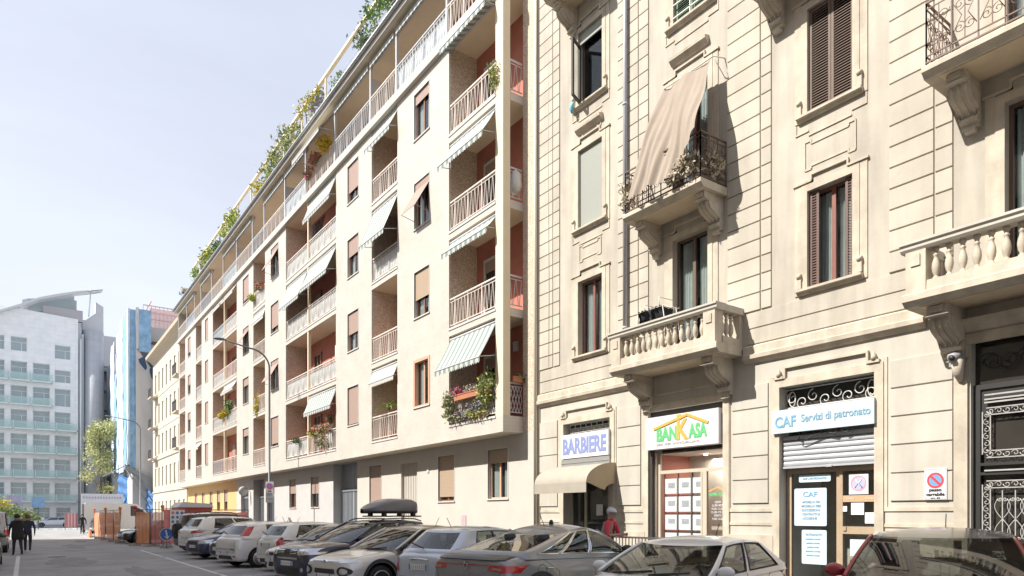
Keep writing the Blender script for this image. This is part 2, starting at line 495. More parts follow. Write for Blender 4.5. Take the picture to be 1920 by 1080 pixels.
COLS = [  # kind, y0, y1
    ('L', 17.3, 20.1), ('W', 21.48, 22.62), ('N', 24.03, 26.41), ('W', 27.79, 28.98),
    ('E', 30.38, 37.78), ('W', 39.13, 40.56), ('N', 41.75, 44.31), ('W', 45.4, 46.8), ('E', 48.39, 55.6),
    ('W', 57.2, 58.3), ('N', 59.6, 61.9), ('W', 64.1, 65.3), ('L', 66.5, 69.2)]
Y0, Y1 = 16.9, 69.6
ZF = [4.7 + 3.25 * k for k in range(5)]
lev = range(4)
holes = []; winlist = []; logg = []
for kind, a, b2 in COLS:
    for k in lev:
        z = ZF[k]
        if kind == 'W':
            h = (a, b2, z + .92, z + 2.6, .2); holes.append(h); winlist.append((a, b2, z + .92, z + 2.6, k))
        else:
            holes.append((a, b2, z, z + 3.0, 1.1) if a > 18 else (a, b2, z, z + 3.0, 1.1, 1)); logg.append((kind, a, b2, z, z + 3.0, k))
b = B()
wall_grid(b, D1, Y0 + .4, Y1, 4.2, 17.45, [h for h in holes], .2)
# overhang soffit, far end wall, corner loggia floor bands wrapping the end
b.add([(D1, Y0, 4.2), (WG + .1, Y0, 4.2), (WG + .1, Y1, 4.2), (D1, Y1, 4.2)], [(0, 1, 2, 3)], 1)
b.add([(D1, Y1, 4.2), (13.8, Y1, 4.2), (13.8, Y1, 20.3), (D1, Y1, 20.3)], [(0, 1, 2, 3)])
for k in range(5):
    z = ZF[k]
    zz = 4.203 if k == 0 else z - .25
    b.box(D1 + .265, XB, Y0, Y0 + .45, zz, z); b.box(D1 + .002, D1 + .265, Y0 + .401, Y0 + .45, zz, z)
    if k == 0: b.box(D1, D1 + .265, Y0, Y0 + .4, 4.203, 4.7)
b.add([(WG + .02, Y0 - .6, 4.2), (WG + .02, Y0 - .6, 20.3), (14, Y0 - .6, 20.3), (14, Y0 - .6, 4.2)], [(0, 1, 2, 3)])
b.build('wall', [tilew, soffit], mb)
b = B(); b.box(D1, D1 + .26, Y0, Y0 + .4, 4.7, 20.3); b.build('corner_pillar', soffit, mb)
# pebble-dashed end strip facing the street
b = B(); b.box(WG, 13.3, Y0 - .6, Y0, 4.2, 20.6)
b.build('pebbled_strip', peb, mb)
b = B(); b.box(WG - .05, 13.3, Y0 - .86, Y0 - .6, 0, 21.4); b.build('corner_strip', cream, mb)
# loggia linings: pebbled side walls, terracotta back walls with a door
for kind, a, b2, z0, z1, k in logg:
    cor = a < 18
    b = B(); b.add([(XB, (Y0 if cor else a), z0), (XB, b2, z0), (XB, b2, z1), (XB, (Y0 if cor else a), z1)], [(0, 1, 2, 3)]); b.build('loggia_back_wall', terra, mb)
    b = B(); b.box(D1 + .05, XB, b2 - .02, b2 + .01, z0, z1); b.build('loggia_side_wall', peb, mb)
    if not cor: b = B(); b.box(D1 + .05, XB, a - .01, a + .02, z0, z1); b.build('loggia_side_wall', peb, mb)
    for nm, y_, x_, z_ in (('loggia_ceiling', (Y0 if cor else a - .02), D1 + .01, z1 - .01), ('loggia_floor', (Y0 + .46 if cor else a), D1 + .2, z0 + .01)):
        b = B(); b.add([(x_, y_, z_), (XB, y_, z_), (XB, b2, z_), (x_, b2, z_)], [(0, 1, 2, 3)]); b.build(nm, soffit, mb)
def mdoor(y0, y1, z0, z1, X, fr=framew, wide=.09, shut=0.0):
    b = B()
    b.box(X - .07, X - .01, y0, y0 + wide, z0, z1); b.box(X - .07, X - .01, y1 - wide, y1, z0, z1); b.box(X - .069, X - .011, y0, y1, z1 - wide, z1)
    b.box(X - .05, X - .01, (y0 + y1) / 2 - .04, (y0 + y1) / 2 + .04, z0, z1 - wide)
    f = b.build('balcony_door', fr, mb)
    g = B(); g.box(X - .03, X - .018, y0 + wide, y1 - wide, z0 + .02, z1 - wide); g.build('pane', wglass, f)
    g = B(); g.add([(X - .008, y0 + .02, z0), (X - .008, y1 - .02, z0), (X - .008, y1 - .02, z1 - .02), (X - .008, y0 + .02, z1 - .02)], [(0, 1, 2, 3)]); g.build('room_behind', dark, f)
    if shut > 0:
        g = B(); g.box(X - .062, X - .055, y0 + wide * .6, y1 - wide * .6, z1 - (z1 - z0) * shut, z1 - wide); g.build('roller_shutter', blindm, f)
rd = random.Random(11)
for kind, a, b2, z0, z1, k in logg:
    if kind == 'L': mdoor(*((18.17, 19.55) if a < 18 else (a + .2, a + 1.4)), z0, z0 + 2.35, XB, shut=rd.choice((0, .2)))
    elif kind == 'N': mdoor((a + b2) / 2 - .55, (a + b2) / 2 + .5, z0, z0 + 2.3, XB, rd.choice((framew, framebr)), .07, shut=rd.choice((0, .3, .9)))
    else:
        mdoor(a + 1.0, a + 2.3, z0, z0 + 2.3, XB, shut=rd.choice((0, .3, .5))); mdoor(b2 - 2.6, b2 - 1.5, z0, z0 + 2.3, XB, framebr, shut=rd.choice((0, .4)))

def mwindow(y0, y1, z0, z1, X, frac=.5, tilt=False, fr=framebr, bl=blindm, casement=False, cur=True, parent=None):
    b = B(); P = parent or mb; t = .055
    xf = X + .11
    b.box(xf, xf + .05, y0, y0 + t, z0, z1); b.box(xf, xf + .05, y1 - t, y1, z0, z1)
    b.box(xf + .001, xf + .049, y0 + t, y1 - t, z0, z0 + t); b.box(xf + .001, xf + .049, y0 + t, y1 - t, z1 - t, z1)
    b.box(xf - .004, xf + .045, (y0 + y1) / 2 - .035, (y0 + y1) / 2 + .035, z0 + t, z1 - t)
    if casement:
        b.box(X - .02, xf, y0 - .05, y0 + .06, z0 - .05, z1 + .05); b.box(X - .02, xf, y1 - .06, y1 + .05, z0 - .05, z1 + .05)
        b.box(X - .019, xf - .001, y0 + .06, y1 - .06, z0 - .05, z0 + .05); b.box(X - .019, xf - .001, y0 + .06, y1 - .06, z1 - .05, z1 + .05)
    f = b.build('window', fr, P)
    g = B(); g.box(xf + .018, xf + .026, y0 + t, y1 - t, z0 + t, z1 - t); g.build('pane', wglass, f)
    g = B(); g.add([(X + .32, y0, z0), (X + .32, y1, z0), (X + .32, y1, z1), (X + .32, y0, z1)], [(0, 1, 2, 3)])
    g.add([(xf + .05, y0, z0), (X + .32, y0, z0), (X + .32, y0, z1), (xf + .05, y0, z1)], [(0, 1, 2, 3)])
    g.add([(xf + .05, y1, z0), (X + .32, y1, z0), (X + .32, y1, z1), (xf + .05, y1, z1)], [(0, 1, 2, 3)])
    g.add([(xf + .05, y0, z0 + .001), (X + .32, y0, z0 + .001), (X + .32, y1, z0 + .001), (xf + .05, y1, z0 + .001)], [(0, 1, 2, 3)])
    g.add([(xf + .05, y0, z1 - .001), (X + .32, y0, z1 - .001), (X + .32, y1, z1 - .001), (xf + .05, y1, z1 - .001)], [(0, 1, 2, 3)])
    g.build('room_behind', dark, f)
    if cur:
        n = 16; ww = y1 - y0
        g = B()
        for (ya, yb) in ((y0 + .06, y0 + ww * .42), (y1 - ww * .38, y1 - .06)):
            g.grid(n, 1, lambda u, v, ya=ya, yb=yb: (X + .22 + .018 * math.sin(u * 26), ya + (yb - ya) * u, z0 + .03 + (z1 - z0 - .06) * v))
        g.build('curtain', curtain, f)
    if frac > 0:
        g = B(); zt = z1 - (z1 - z0) * frac
        if tilt:
            g.add([(X + .03, y0 + .03, z1 - .25), (X + .03, y1 - .03, z1 - .25), (X - .55, y1 - .03, zt), (X - .55, y0 + .03, zt)], [(0, 1, 2, 3)])
            g.add([(X + .045, y0 + .03, z1 - .25), (X + .045, y1 - .03, z1 - .25), (X - .535, y1 - .03, zt), (X - .535, y0 + .03, zt)], [(0, 1, 2, 3)])
            g.box(X + .03, X + .045, y0 + .03, y1 - .03, z1 - .25, z1)
            g.bar((X - .54, y0 + .03, zt), (X + .03, y0 + .03, zt - .12), .008); g.bar((X - .54, y1 - .03, zt), (X + .03, y1 - .03, zt - .12), .008)
        else: g.box(X + .05, X + .062, y0 + .01, y1 - .01, zt, z1 - .01)
        g.build('roller_shutter', bl, f)
    s = B(); s.box(X - .04, X + .1, y0 - .05, y1 + .05, z0 - .04, z0 + .004); s.build('sill', framew, f)
    s = B(); q = .035
    s.box(X - .012, X + .02, y0 - q, y0, z0, z1 + q); s.box(X - .012, X + .02, y1, y1 + q, z0, z1 + q); s.box(X - .011, X + .019, y0, y1, z1, z1 + q)
    s.build('surround', framew, f)

for a, b2, z0, z1, k in winlist:
    tilt = False; fr, bl, cas = framebr, blindm, False; frac = rd.choice((.45, .5, .75, .95, .35))
    if a < 22:
        frac = (.0, .6, .75, .22)[k]; tilt = k == 2
        if k == 0: fr, cas, frac = framepk, True, 0
        if k == 1: bl = blindt
    elif a < 28: frac = (.96, .55, .45, .7)[k]
    elif a < 40: tilt = k in (1, 3); frac = (.9, .75, .8, .8)[k]
    elif a < 46: tilt = k == 2; frac = (.3, .3, .7, .85)[k]
    mwindow(a, b2, z0, z1, D1, frac, tilt, fr, bl, cas)

# railings
def railing(y0, y1, z0, X, m=railm, h=1.0, style=0, panel=False, parent=mb, name='railing', ax='Y', base=.12):
    b = B()
    def p(t, z, d=0.0): return (X + d, t, z) if ax == 'Y' else (t, X + d, z)
    b.bar(p(y0, z0 + h), p(y1, z0 + h), .022); b.bar(p(y0, z0 + base), p(y1, z0 + base), .014); b.bar(p(y0, z0 + h - .1), p(y1, z0 + h - .1), .01)
    n = max(2, int((y1 - y0) / .1)); s = (y1 - y0) / n
    for i in range(n + 1):
        t = y0 + i * s
        if i % 8 == 0: b.bar(p(t, z0), p(t, z0 + h), .016)
        lo, hi = z0 + base, z0 + h - .1
        if i < n:
            if style == 0: b.bar(p(t + s * (.1 if i % 2 else .9), lo), p(t + s * (.9 if i % 2 else .1), hi), .0075)
            elif style == 1: b.bar(p(t + s * .5, lo), p(t + s * .5, hi), .008)
            else:
                b.bar(p(t, lo), p(t + s, (lo + hi) / 2), .008); b.bar(p(t + s, (lo + hi) / 2), p(t, hi), .008)
                b.bar(p(t + s, lo), p(t, (lo + hi) / 2), .008); b.bar(p(t, (lo + hi) / 2), p(t + s, hi), .008)
    o = b.build(name, m, parent)
    if panel:
        g = B(); x = X + .05
        if ax == 'Y': g.box(x, x + .008, y0 + .03, y1 - .03, z0 + .14, z0 + h - .13)
        g.build('privacy_panel', frost, o)
    return o
for kind, a, b2, z0, z1, k in logg:
    if kind == 'E':
        c = 34.23 if a < 40 else 52.02
        pm = rd.random() < .5
        railing(a + .03, c - .08, z0, D1 + .05, railm, 1.0, 0, pm); railing(c + .08, b2 - .03, z0, D1 + .05, rd.choice((railm, railb)), 1.0, 0, rd.random() < .5)
        b = B(); b.box(D1 + .01, D1 + .15, c - .07, c + .07, z0, z1); b.build('loggia_post', soffit, mb)
    else:
        railing(a + .02, b2 - .02, z0, D1 + .05, railm, 1.0, 2 if k == 0 and kind == 'L' else 0, kind == 'N' and rd.random() < .3)
        if a < 18: railing(D1 + .28, WG, z0, Y0 + .06, railb, 1.0, 2 if k == 0 else 0, ax='X')
    if k > 0 or True:
        b = B(); b.box(D1 - .025, D1 + .0, a - .02, b2 + .02, z0 - .05, z0 + .02); b.build('floor_edge', framew, mb)

# top-floor continuous balcony, posts, back wall, cornice
b = B(); b.box(D1 - .16, 13.3, Y0 - .02, Y1, 17.45, 17.72); b.build('top_balcony_slab', cream, mb)
b = B(); b.box(13.2, 13.9, Y0 - .3, Y1, 17.72, 20.3); b.build('penthouse_wall', terra, mb)
b = B(); b.box(11.3, 14.2, Y0 - .5, Y1 + .3, 20.3, 20.42, 0); b.box(11.26, 11.34, Y0 - .5, Y1 + .3, 20.28, 20.62, 1); b.box(11.34, 14.2, Y0 - .5, Y1 + .3, 20.42, 20.5, 1)
b.box(11.32, 11.5, Y0 - .5, Y1 + .3, 20.62, 20.66, 1)
b.build('cornice', [soffit, cream], mb)
b = B(); b.tube([(11.18, Y0 - .5, 20.5), (11.18, Y1 + .3, 20.5)], .07, 8); b.build('gutter', zinc, mb)
PY = [17.3, 20.1, 23.94, 26.35, 30.31, 34.31, 37.68, 41.64, 44.19, 48.11, 51.86, 55.6, 59.42, 61.94, 65.37, 69.2]
for y in PY[1:]:
    b = B(); b.box(11.56, 11.64, y - .05, y + .05, 17.72, 20.3); b.build('balcony_post', railb, mb)
for i in range(len(PY) - 1):
    if i % 3 == 2:
        b = B(); b.box(11.62, 13.2, PY[i + 1] - .03, PY[i + 1] + .03, 17.72, 19.6); b.build('balcony_divider', cream, mb)
    railing(PY[i] + .06, PY[i + 1] - .06, 17.72, 11.58, railb if i % 2 else railm, 1.02, 0, i % 4 == 1)
    y0, y1 = PY[i], PY[i + 1]
    mdoor((y0 + y1) / 2 - .6, (y0 + y1) / 2 + .5, 17.73, 19.95, 13.2, framew, shut=rd.choice((0, .3, .8)))
railing(11.62, 12.4, 17.72, Y0 + .04, railb, 1.02, 0, ax='X')

# awnings
def awning(y0, y1, zt, X0, proj, drop, m=awnm, val=.2, parent=mb, label=None):
    b = B(); n = max(6, int((y1 - y0) / .13))
    def f(u, v):
        s = math.sin(v * PI) * .03
        return (X0 - proj * v, y0 + (y1 - y0) * u, zt - drop * v - s)
    b.grid(n, 4, f)
    for i in range(n):
        ya = y0 + (y1 - y0) * i / n; yb = y0 + (y1 - y0) * (i + 1) / n; ym = (ya + yb) / 2
        x = X0 - proj - .003; z = zt - drop
        b.add([(x, ya, z), (x, yb, z), (x, yb, z - val * .72), (x, ym, z - val), (x, ya, z - val * .72)], [(0, 1, 2, 3, 4)])
    o = b.build('awning', m, parent, label)
    g = B(); g.bar((X0 - proj, y0, zt - drop), (X0 - proj, y1, zt - drop), .018); g.tube([(X0 + .02, y0, zt + .03), (X0 + .02, y1, zt + .03)], .045, 8)
    for y_ in (y0 + .03, y1 - .03): g.bar((X0, y_, zt - drop * .9), (X0 - proj, y_, zt - drop), .01); g.bar((X0 + .01, y_, zt + .03), (X0, y_, zt - drop * .9), .008)
    g.build('awning_frame', railb, o)
A = [(17.32, 20.08, 0, .6, 1.1, awnm), (17.32, 20.08, 1, .35, .42, awnm), (17.32, 20.08, 2, .5, .8, awnm), (17.32, 20.08, 3, .42, .12, awnm),
     (24.05, 26.39, 0, .2, .5, awnplain), (24.05, 26.39, 2, .62, 1.5, awnm), (24.05, 26.39, 3, .38, .75, awnm),
     (34.33, 37.7, 2, .5, 1.3, awnm), (30.42, 34.1, 2, .5, 1.15, awnm), (30.42, 34.1, 3, .35, .95, awnm), (30.42, 34.1, 0, .3, .8, awnm),
     (41.8, 44.28, 2, .15, .5, awnplain), (48.5, 51.9, 3, .3, .5, awnplain), (52.2, 55.5, 3, .3, .5, awnplain), (48.5, 51.9, 1, .3, .5, awnplain), (59.7, 61.8, 0, .3, .4, awnplain)]
for y0, y1, k, pr_, dr, m in A: awning(y0, y1, ZF[k] + 2.86, D1 + .04, pr_, dr, m)
for i in range(len(PY) - 1):
    if i == 4: awning(PY[i] + .1, PY[i + 1] - .1, 20.18, 11.6, .75, .95, awnplain)
    elif i not in (7, 10, 12): awning(PY[i] + .1, PY[i + 1] - .1, 20.2, 11.72, .22, .12, awnm, .16)

# ground floor: recessed wall with openings
gh = []
GW = [(17.71, 18.84, 2.23, 3.82), (21.0, 22.15, 2.2, 3.84), (23.83, 25.2, 1.25, 3.75), (27.09, 28.31, 2.18, 3.84),
      (34.68, 35.9, 2.1, 3.7), (38.35, 39.49, 2.1, 3.72), (54.2, 55.2, 2.1, 3.6), (56.6, 57.6, 2.1, 3.6), (59.2, 60.2, 2.1, 3.6), (62.2, 63.2, 2.1, 3.6), (65.2, 66.2, 2.1, 3.6)]
GB = [(29.67, 32.66, .12, 4.19, .5), (42.4, 44.0, .12, 3.6, .35), (44.6, 47.1, .12, 4.0, .5), (48.3, 50.3, .12, 3.3, .3)]
gh = [(*h, .18) for h in GW] + GB
creamg = mat('ground_render', (.52, .49, .44), .8, noise=.07, ns=1.2, bump=.05)
b = B(); wall_grid(b, WG, 16.3, 29.6, .12, 4.2, [h for h in gh if h[1] < 29.65])
wall_grid(b, WG, 29.6, 29.67, .12, 4.2, [])
b.build('ground_floor_wall', creamg, mb)
b = B(); wall_grid(b, WG, 29.67, 51.5, .12, 4.2, [h for h in gh if 29.6 < h[0] and h[1] < 51.5]); b.build('ground_floor_wall', mat('pale_grey_render', (.50, .49, .48), .8, noise=.08, ns=1.4), mb)
b = B(); wall_grid(b, WG, 51.5, 69.6, .12, 4.2, [h for h in gh if 51.5 < h[0]]); b.build('ground_floor_wall', mat('yellow_render', (.62, .42, .19), .8, noise=.06, ns=1.4), mb, 'ochre yellow ground floor wall')
for i, h in enumerate(GW):
    if i == 2:
        b = B(); b.box(WG + .12, WG + .16, h[0], h[1], h[2], h[3])
        for q in range(9): b.box(WG + .1, WG + .12, h[0] + .08 + q * .145, h[0] + .12 + q * .145, h[2], h[3])
        b.build('side_door', cream, mb)
    elif i == 0: mwindow(*h, WG, .28, False, framepk, blindt)
    else: mwindow(*h, WG, (.0, .9, 0, 1.0, .55, .5, .6, .6, .6, .6, .6)[i], False, framebr, blindm if i != 1 else blindt, cur=False)
for j, (a, c, z0, z1, d) in enumerate(GB):
    b = B(); X = WG + d - .04
    b.box(X, X + .05, a, c, z0, z1)
    n = int((c - a) / .16)
    for q in range(n + 1): b.box(X - .03, X, a + q * (c - a) / n - .015, a + q * (c - a) / n + .015, z0, 3.0 if z1 > 3.2 else z1)
    b.box(X - .05, X - .031, a, c, 2.85, 2.95); b.box(X - .05, X - .031, a, c, .5, .58)
    b.build('garage_gate' if j in (0, 2) else 'entrance_door', grey, mb)
    if j in (0, 2):
        b = B(); b.box(X - .032, X - .03 + .03, (a + c) / 2 - .02, (a + c) / 2 + .02, z0, 4.0); b.box(X - .06, X - .052, a + .5, a + .8, 1.5, 1.95); b.build('gate_sign', framew, mb)
# roof terrace frame
b = B()
for y in [18.3, 22.5, 28.13, 32.31, 35.81, 38.88, 42.4, 45.73, 49.08, 52.4, 55.94, 59.2, 62.43]:
    b.box(11.86, 11.94, y - .04, y + .04, 20.5, 22.85)
b.box(11.82, 11.98, 17.8, 64.6, 22.85, 22.97)
b.build('terrace_frame', soffit, mb)
b = B()
for z in (21.6, 22.1): b.tube([(11.95, 17.8, z), (11.95, 63.6, z)], .012, 5)
b.build('terrace_rail', railb, mb)
b = B(); b.box(13.8, 25, Y0 - .5, Y1, 0.1, 20.3); b.build('rear_block', cream, mb)
b = B(); b.tube([(WG - .12, 16.12, 0.2), (WG - .12, 16.12, 21)], .055, 8); b.build('downpipe', mat('cream_pipe', (.62, .56, .46), .5), mb)
b = B(); b.box(WG - .02, WG - .005, 20.2, 20.5, 1.15, 1.7); pst = b.build('notice_poster', mat('poster_pink', (.62, .38, .42), .7, noise=.3, ns=14), mb)
# intercom, alarm box, wall lamps
b = B(); b.box(WG - .03, WG - .002, 22.85, 23.0, 3.3, 3.5); b.box(12.66, XB - .005, 17.62, 17.8, 6.9, 7.2); b.build('alarm_box', framew, mb)
b = B(); b.lathe([(.02, -.05), (.3, -.04), (.31, 0), (.3, .04), (.02, .05)], (WG - .45, 47.9, 3.3), 20, 0, 'Y'); b.bar((WG, 47.9, 3.3), (WG - .2, 47.9, 3.3), .02)
b.build('round_shop_sign', framew, mb)

# palette of leaves
lf = lambda n, c: mat(n, c, .75, noise=.2, ns=9)
G1, G2, G3 = lf('leaf_green', (.12, .22, .06)), lf('leaf_olive', (.20, .25, .10)), lf('leaf_lime', (.42, .46, .10))
G4, G5 = lf('leaf_yellow', (.62, .45, .05)), lf('leaf_dark', (.045, .09, .035))
GP, GR = lf('petal_pink', (.6, .12, .3)), lf('petal_red', (.5, .08, .06))
GB_ = lf('leaf_dry', (.42, .35, .25)); GBL = lf('leaf_bluish', (.2, .27, .24)); GW_ = lf('petal_white', (.7, .66, .6))
# ------------------------------------------------------------------ the stucco palazzo on the right
W = 12.4
stuc = mat('stucco', (.50, .455, .385), .85, noise=.13, ns=1.1, bump=.12, bs=30, streak=.2)
stucq = mat('stucco_blocks', (.52, .475, .40), .85, island=.09, noise=.12, ns=1.2, bump=.1, bs=30, streak=.1)
stucl = mat('stucco_pale', (.53, .495, .43), .85, island=.06, noise=.12, ns=1.0, bump=.08, streak=.12)
stone = mat('cement_stone', (.58, .51, .41), .85, noise=.2, ns=3, bump=.15, bs=25, streak=.2)
under = mat('underside_bounce', (.68, .55, .38), .85, noise=.12, ns=2)  # paler and warmer than the stone: bounced light put into the colour
iron = mat('wrought_iron', (.16, .10, .075), .6, noise=.3, ns=12)
ironw = mat('silvered_iron', (.66, .64, .61), .5, noise=.15, ns=10)
ironk = mat('black_iron', (.03, .03, .03), .45)
shut = mat('shutter_brown', (.13, .085, .06), .6, noise=.12, ns=8)
redw = mat('red_brown_wood', (.22, .085, .065), .5, noise=.12, ns=6)
pal = root('stucco_palazzo', (12.4, 8, 0), 'ornate cream stucco palazzo with rusticated piers, stone balconies and shops below', 'building', world=True)
YA, YB = -6.0, 16.1
op = []   # openings (ya, yb, za, zb, depth)
C1 = [(13.36, 14.32, 6.05, 8.08), (13.36, 14.32, 9.51, 11.66), (13.36, 14.32, 12.88, 14.88), (13.36, 14.32, 16.0, 18.2)]
C2 = [(9.94, 10.95, 5.25, 8.12), (9.94, 10.95, 8.8, 11.75), (9.92, 10.93, 13.11, 15.2), (9.92, 10.93, 16.7, 18.7)]
C3 = [(6.67, 7.56, 6.1, 7.98), (6.67, 7.56, 9.47, 11.5), (6.67, 7.56, 12.4, 15)]
C4 = [(3.25, 4.27, 5.25, 8.1), (3.25, 4.27, 8.8, 11.7)]
C5 = [(-.3, .6, 6.1, 7.98), (-.3, .6, 9.47, 11.5)]
barb, bank, cafo, portal = (13.06, 14.94, .12, 4.25), (9.53, 11.72, .12, 4.2), (6.27, 8.16, .12, 4.27), (2.5, 4.75, .12, 4.6)
sh5 = (-.9, 1.0, .12, 4.2)
upper = C1 + C2 + C3 + C4 + C5
b = B()
wall_grid(b, W, YA, YB, 4.92, 21.2, [(*h, .24) for h in upper])
b.add([(W, YB, 0), (14, YB, 0), (14, YB, 21.2), (W, YB, 21.2)], [(0, 1, 2, 3)])
b.build('upper_wall', stuc, pal)
b = B(); wall_grid(b, W, YA, YB, .12, 4.92, [(*h, .3) for h in (barb, bank, cafo, portal, sh5)]); b.build('ground_floor_wall', stucl, pal)
b = B(); b.box(13.9, 26, YA, YB - .01, .1, 21.1); b.build('rear_block', stuc, pal)
# string course with its mouldings
for y0, y1 in ((YA, 2.15), (5.41, 8.97), (12.17, YB)):
    b = B()
    b.prism([(W, 4.86), (W - .05, 4.88), (W - .12, 4.95), (W - .13, 5.03), (W - .1, 5.05), (W - .1, 5.2), (W - .04, 5.24), (W, 5.25)], 'Y', y0 + .003, y1 - .003)
    b.build('string_course', stone, pal)
# broad plain courses above the string (grooves at 5.55, 5.9)
def blocks(y0, y1, z0, z1, step, X=W, t=.03, gap=.016, m=stucq, name='rusticated_pier', split=None, bev=.008):
    b = B(); n = max(1, round((z1 - z0) / step)); h = (z1 - z0) / n
    segs = [(y0, y1)] if not split else list(zip([y0] + [s + gap / 2 for s in split], [s - gap / 2 for s in split] + [y1]))
    for i in range(n):
        za, zb = z0 + i * h + gap / 2, z0 + (i + 1) * h - gap / 2
        for a, c in segs:
            # bevelled slab
            x1 = X - t
            vs = [(X + .001, a, za), (X + .001, c, za), (X + .001, c, zb), (X + .001, a, zb), (x1, a + bev, za + bev), (x1, c - bev, za + bev), (x1, c - bev, zb - bev), (x1, a + bev, zb - bev)]
            b.add(vs, [(4, 7, 6, 5), (0, 4, 5, 1), (1, 5, 6, 2), (2, 6, 7, 3), (3, 7, 4, 0)])
    return b.build(name, m, pal)
ST = .365
blocks(15.12, 16.05, 5.95, 21, ST, split=[15.42])
blocks(11.72, 12.78, 6.3, 21, ST, split=[12.05])
blocks(8.35, 9.42, 5.95, 21, ST, split=[8.6])
blocks(5.0, 6.02, 5.95, 21, ST, split=[5.28])
blocks(1.6, 2.6, 5.95, 21, ST, split=[1.9])
for y0, y1 in ((12.17, 16.08), (5.4, 8.9), (YA, 2.0)):
    blocks(y0, y1, 5.26, 5.93, .335, t=.02, name='plain_course', m=stuc)
# ground floor courses
for y0, y1 in ((15.22, 16.05), (11.98, 12.8), (8.42, 9.3), (5.0, 6.0)):
    blocks(y0, y1, 1.95, 4.42, .47, t=.03, m=stucl, name='ground_floor_pier')
    b = B(); q = .07
    for a, c, e, f in ((y0 - q - .05, y0 - .05, 1.82, 4.5), (y1 + .05, y1 + .05 + q, 1.82, 4.5)): b.box(W - .02, W + .001, a, c, e, f)
    b.box(W - .021, W + .001, y0 - .12, y1 + .12, 1.78, 1.85); b.box(W - .019, W + .001, y0 - .12, y1 + .12, 1.5, 1.56)
    b.build('pier_moulding', stone, pal)
for y0, y1 in ((8.3, 9.42), (11.83, 12.95), (4.86, 6.14), (15.05, 16.09)):
    b = B(); b.box(W - .05, W + .002, y0, y1, .1, 1.3); b.build('plinth', stone, pal)

# raised surrounds with ears, sills and panels
def ring(b, y0, y1, z0, z1, t, x, X=W, bottom=True, top=True):
    b.box(X - x, X + .002, y0 - t, y0, z0 - (t if bottom else 0), z1 + (t if top else 0)); b.box(X - x, X + .002, y1, y1 + t, z0 - (t if bottom else 0), z1 + (t if top else 0))
    if top: b.box(X - x + .001, X + .002, y0, y1, z1, z1 + t)
    if bottom: b.box(X - x + .001, X + .002, y0, y1, z0 - t, z0)
def surround(y0, y1, z0, z1, door=False, hood=False, name='window_surround', apron=True):
    b = B(); t = .13
    ring(b, y0, y1, z0, z1, t, .035, bottom=False)
    # outer raised line with stepped ears at the top
    o = .24
    b.box(W - .022, W + .001, y0 - o - .03, y0 - t - .001, z0 - .1, z1 + .16); b.box(W - .022, W + .001, y1 + t + .001, y1 + o + .03, z0 - .1, z1 + .16)
    b.box(W - .05, W + .001, y0 - o - .06, y0 + .1, z1 + .161, z1 + .2); b.box(W - .05, W + .001, y1 - .1, y1 + o + .06, z1 + .161, z1 + .2)
    b.box(W - .05, W + .001, y0 + .1, y1 - .1, z1 + .28, z1 + .32); b.box(W - .049, W + .001, y0 + .07, y0 + .1, z1 + .161, z1 + .32); b.box(W - .049, W + .001, y1 - .1, y1 - .07, z1 + .161, z1 + .32)
    if not door:
        b.prism([(W + .001, z0 - .11), (W - .05, z0 - .11), (W - .08, z0 - .06), (W - .12, z0 - .05), (W - .12, z0 - .005), (W + .03, z0 + .0)], 'Y', y0 - .2, y1 + .2)
        for y in (y0 - .19, y1 + .11):   # little scroll blocks
            b.box(W - .07, W + .001, y, y + .08, z0 + .02, z0 + .3); b.lathe([(.0, -.045), (.05, -.04), (.05, .04), (.0, .045)], (W - .06, y + .04, z0 + .26), 10, 0, 'Y')
        if apron:
            b.box(W - .02, W + .001, y0 - .26, y0 + .02, z0 - .33, z0 - .3); b.box(W - .02, W + .001, y1 - .02, y1 + .26, z0 - .33, z0 - .3); b.box(W - .02, W + .001, y0 + .02, y1 - .02, z0 - .42, z0 - .39)
            b.box(W - .019, W + .001, y0 - .26, y0 - .235, z0 - .3, z0 - .12); b.box(W - .019, W + .001, y1 + .235, y1 + .26, z0 - .3, z0 - .12)
    if hood:
        b.prism([(W + .001, z1 + .42), (W - .05, z1 + .43), (W - .14, z1 + .52), (W - .15, z1 + .58), (W + .001, z1 + .62)], 'Y', y0 - .02, y1 + .02)
    return b.build(name, stone, pal)
def panel(y0, y1, z0, z1):
    b = B(); t = .022; x = .022; s = .13
    pts = [(y0, z0), (y0 + s, z0), (y0 + s, z0 + .06), (y1 - s, z0 + .06), (y1 - s, z0), (y1, z0), (y1, z1), (y1 - s, z1), (y1 - s, z1 - .06), (y0 + s, z1 - .06), (y0 + s, z1), (y0, z1)]
    for i in range(len(pts)):
        p, q = pts[i], pts[(i + 1) % len(pts)]
        b.bar((W - .004, *p), (W - .004, *q), t * .6, 0, .018)
    return b.build('relief_panel', stone, pal)
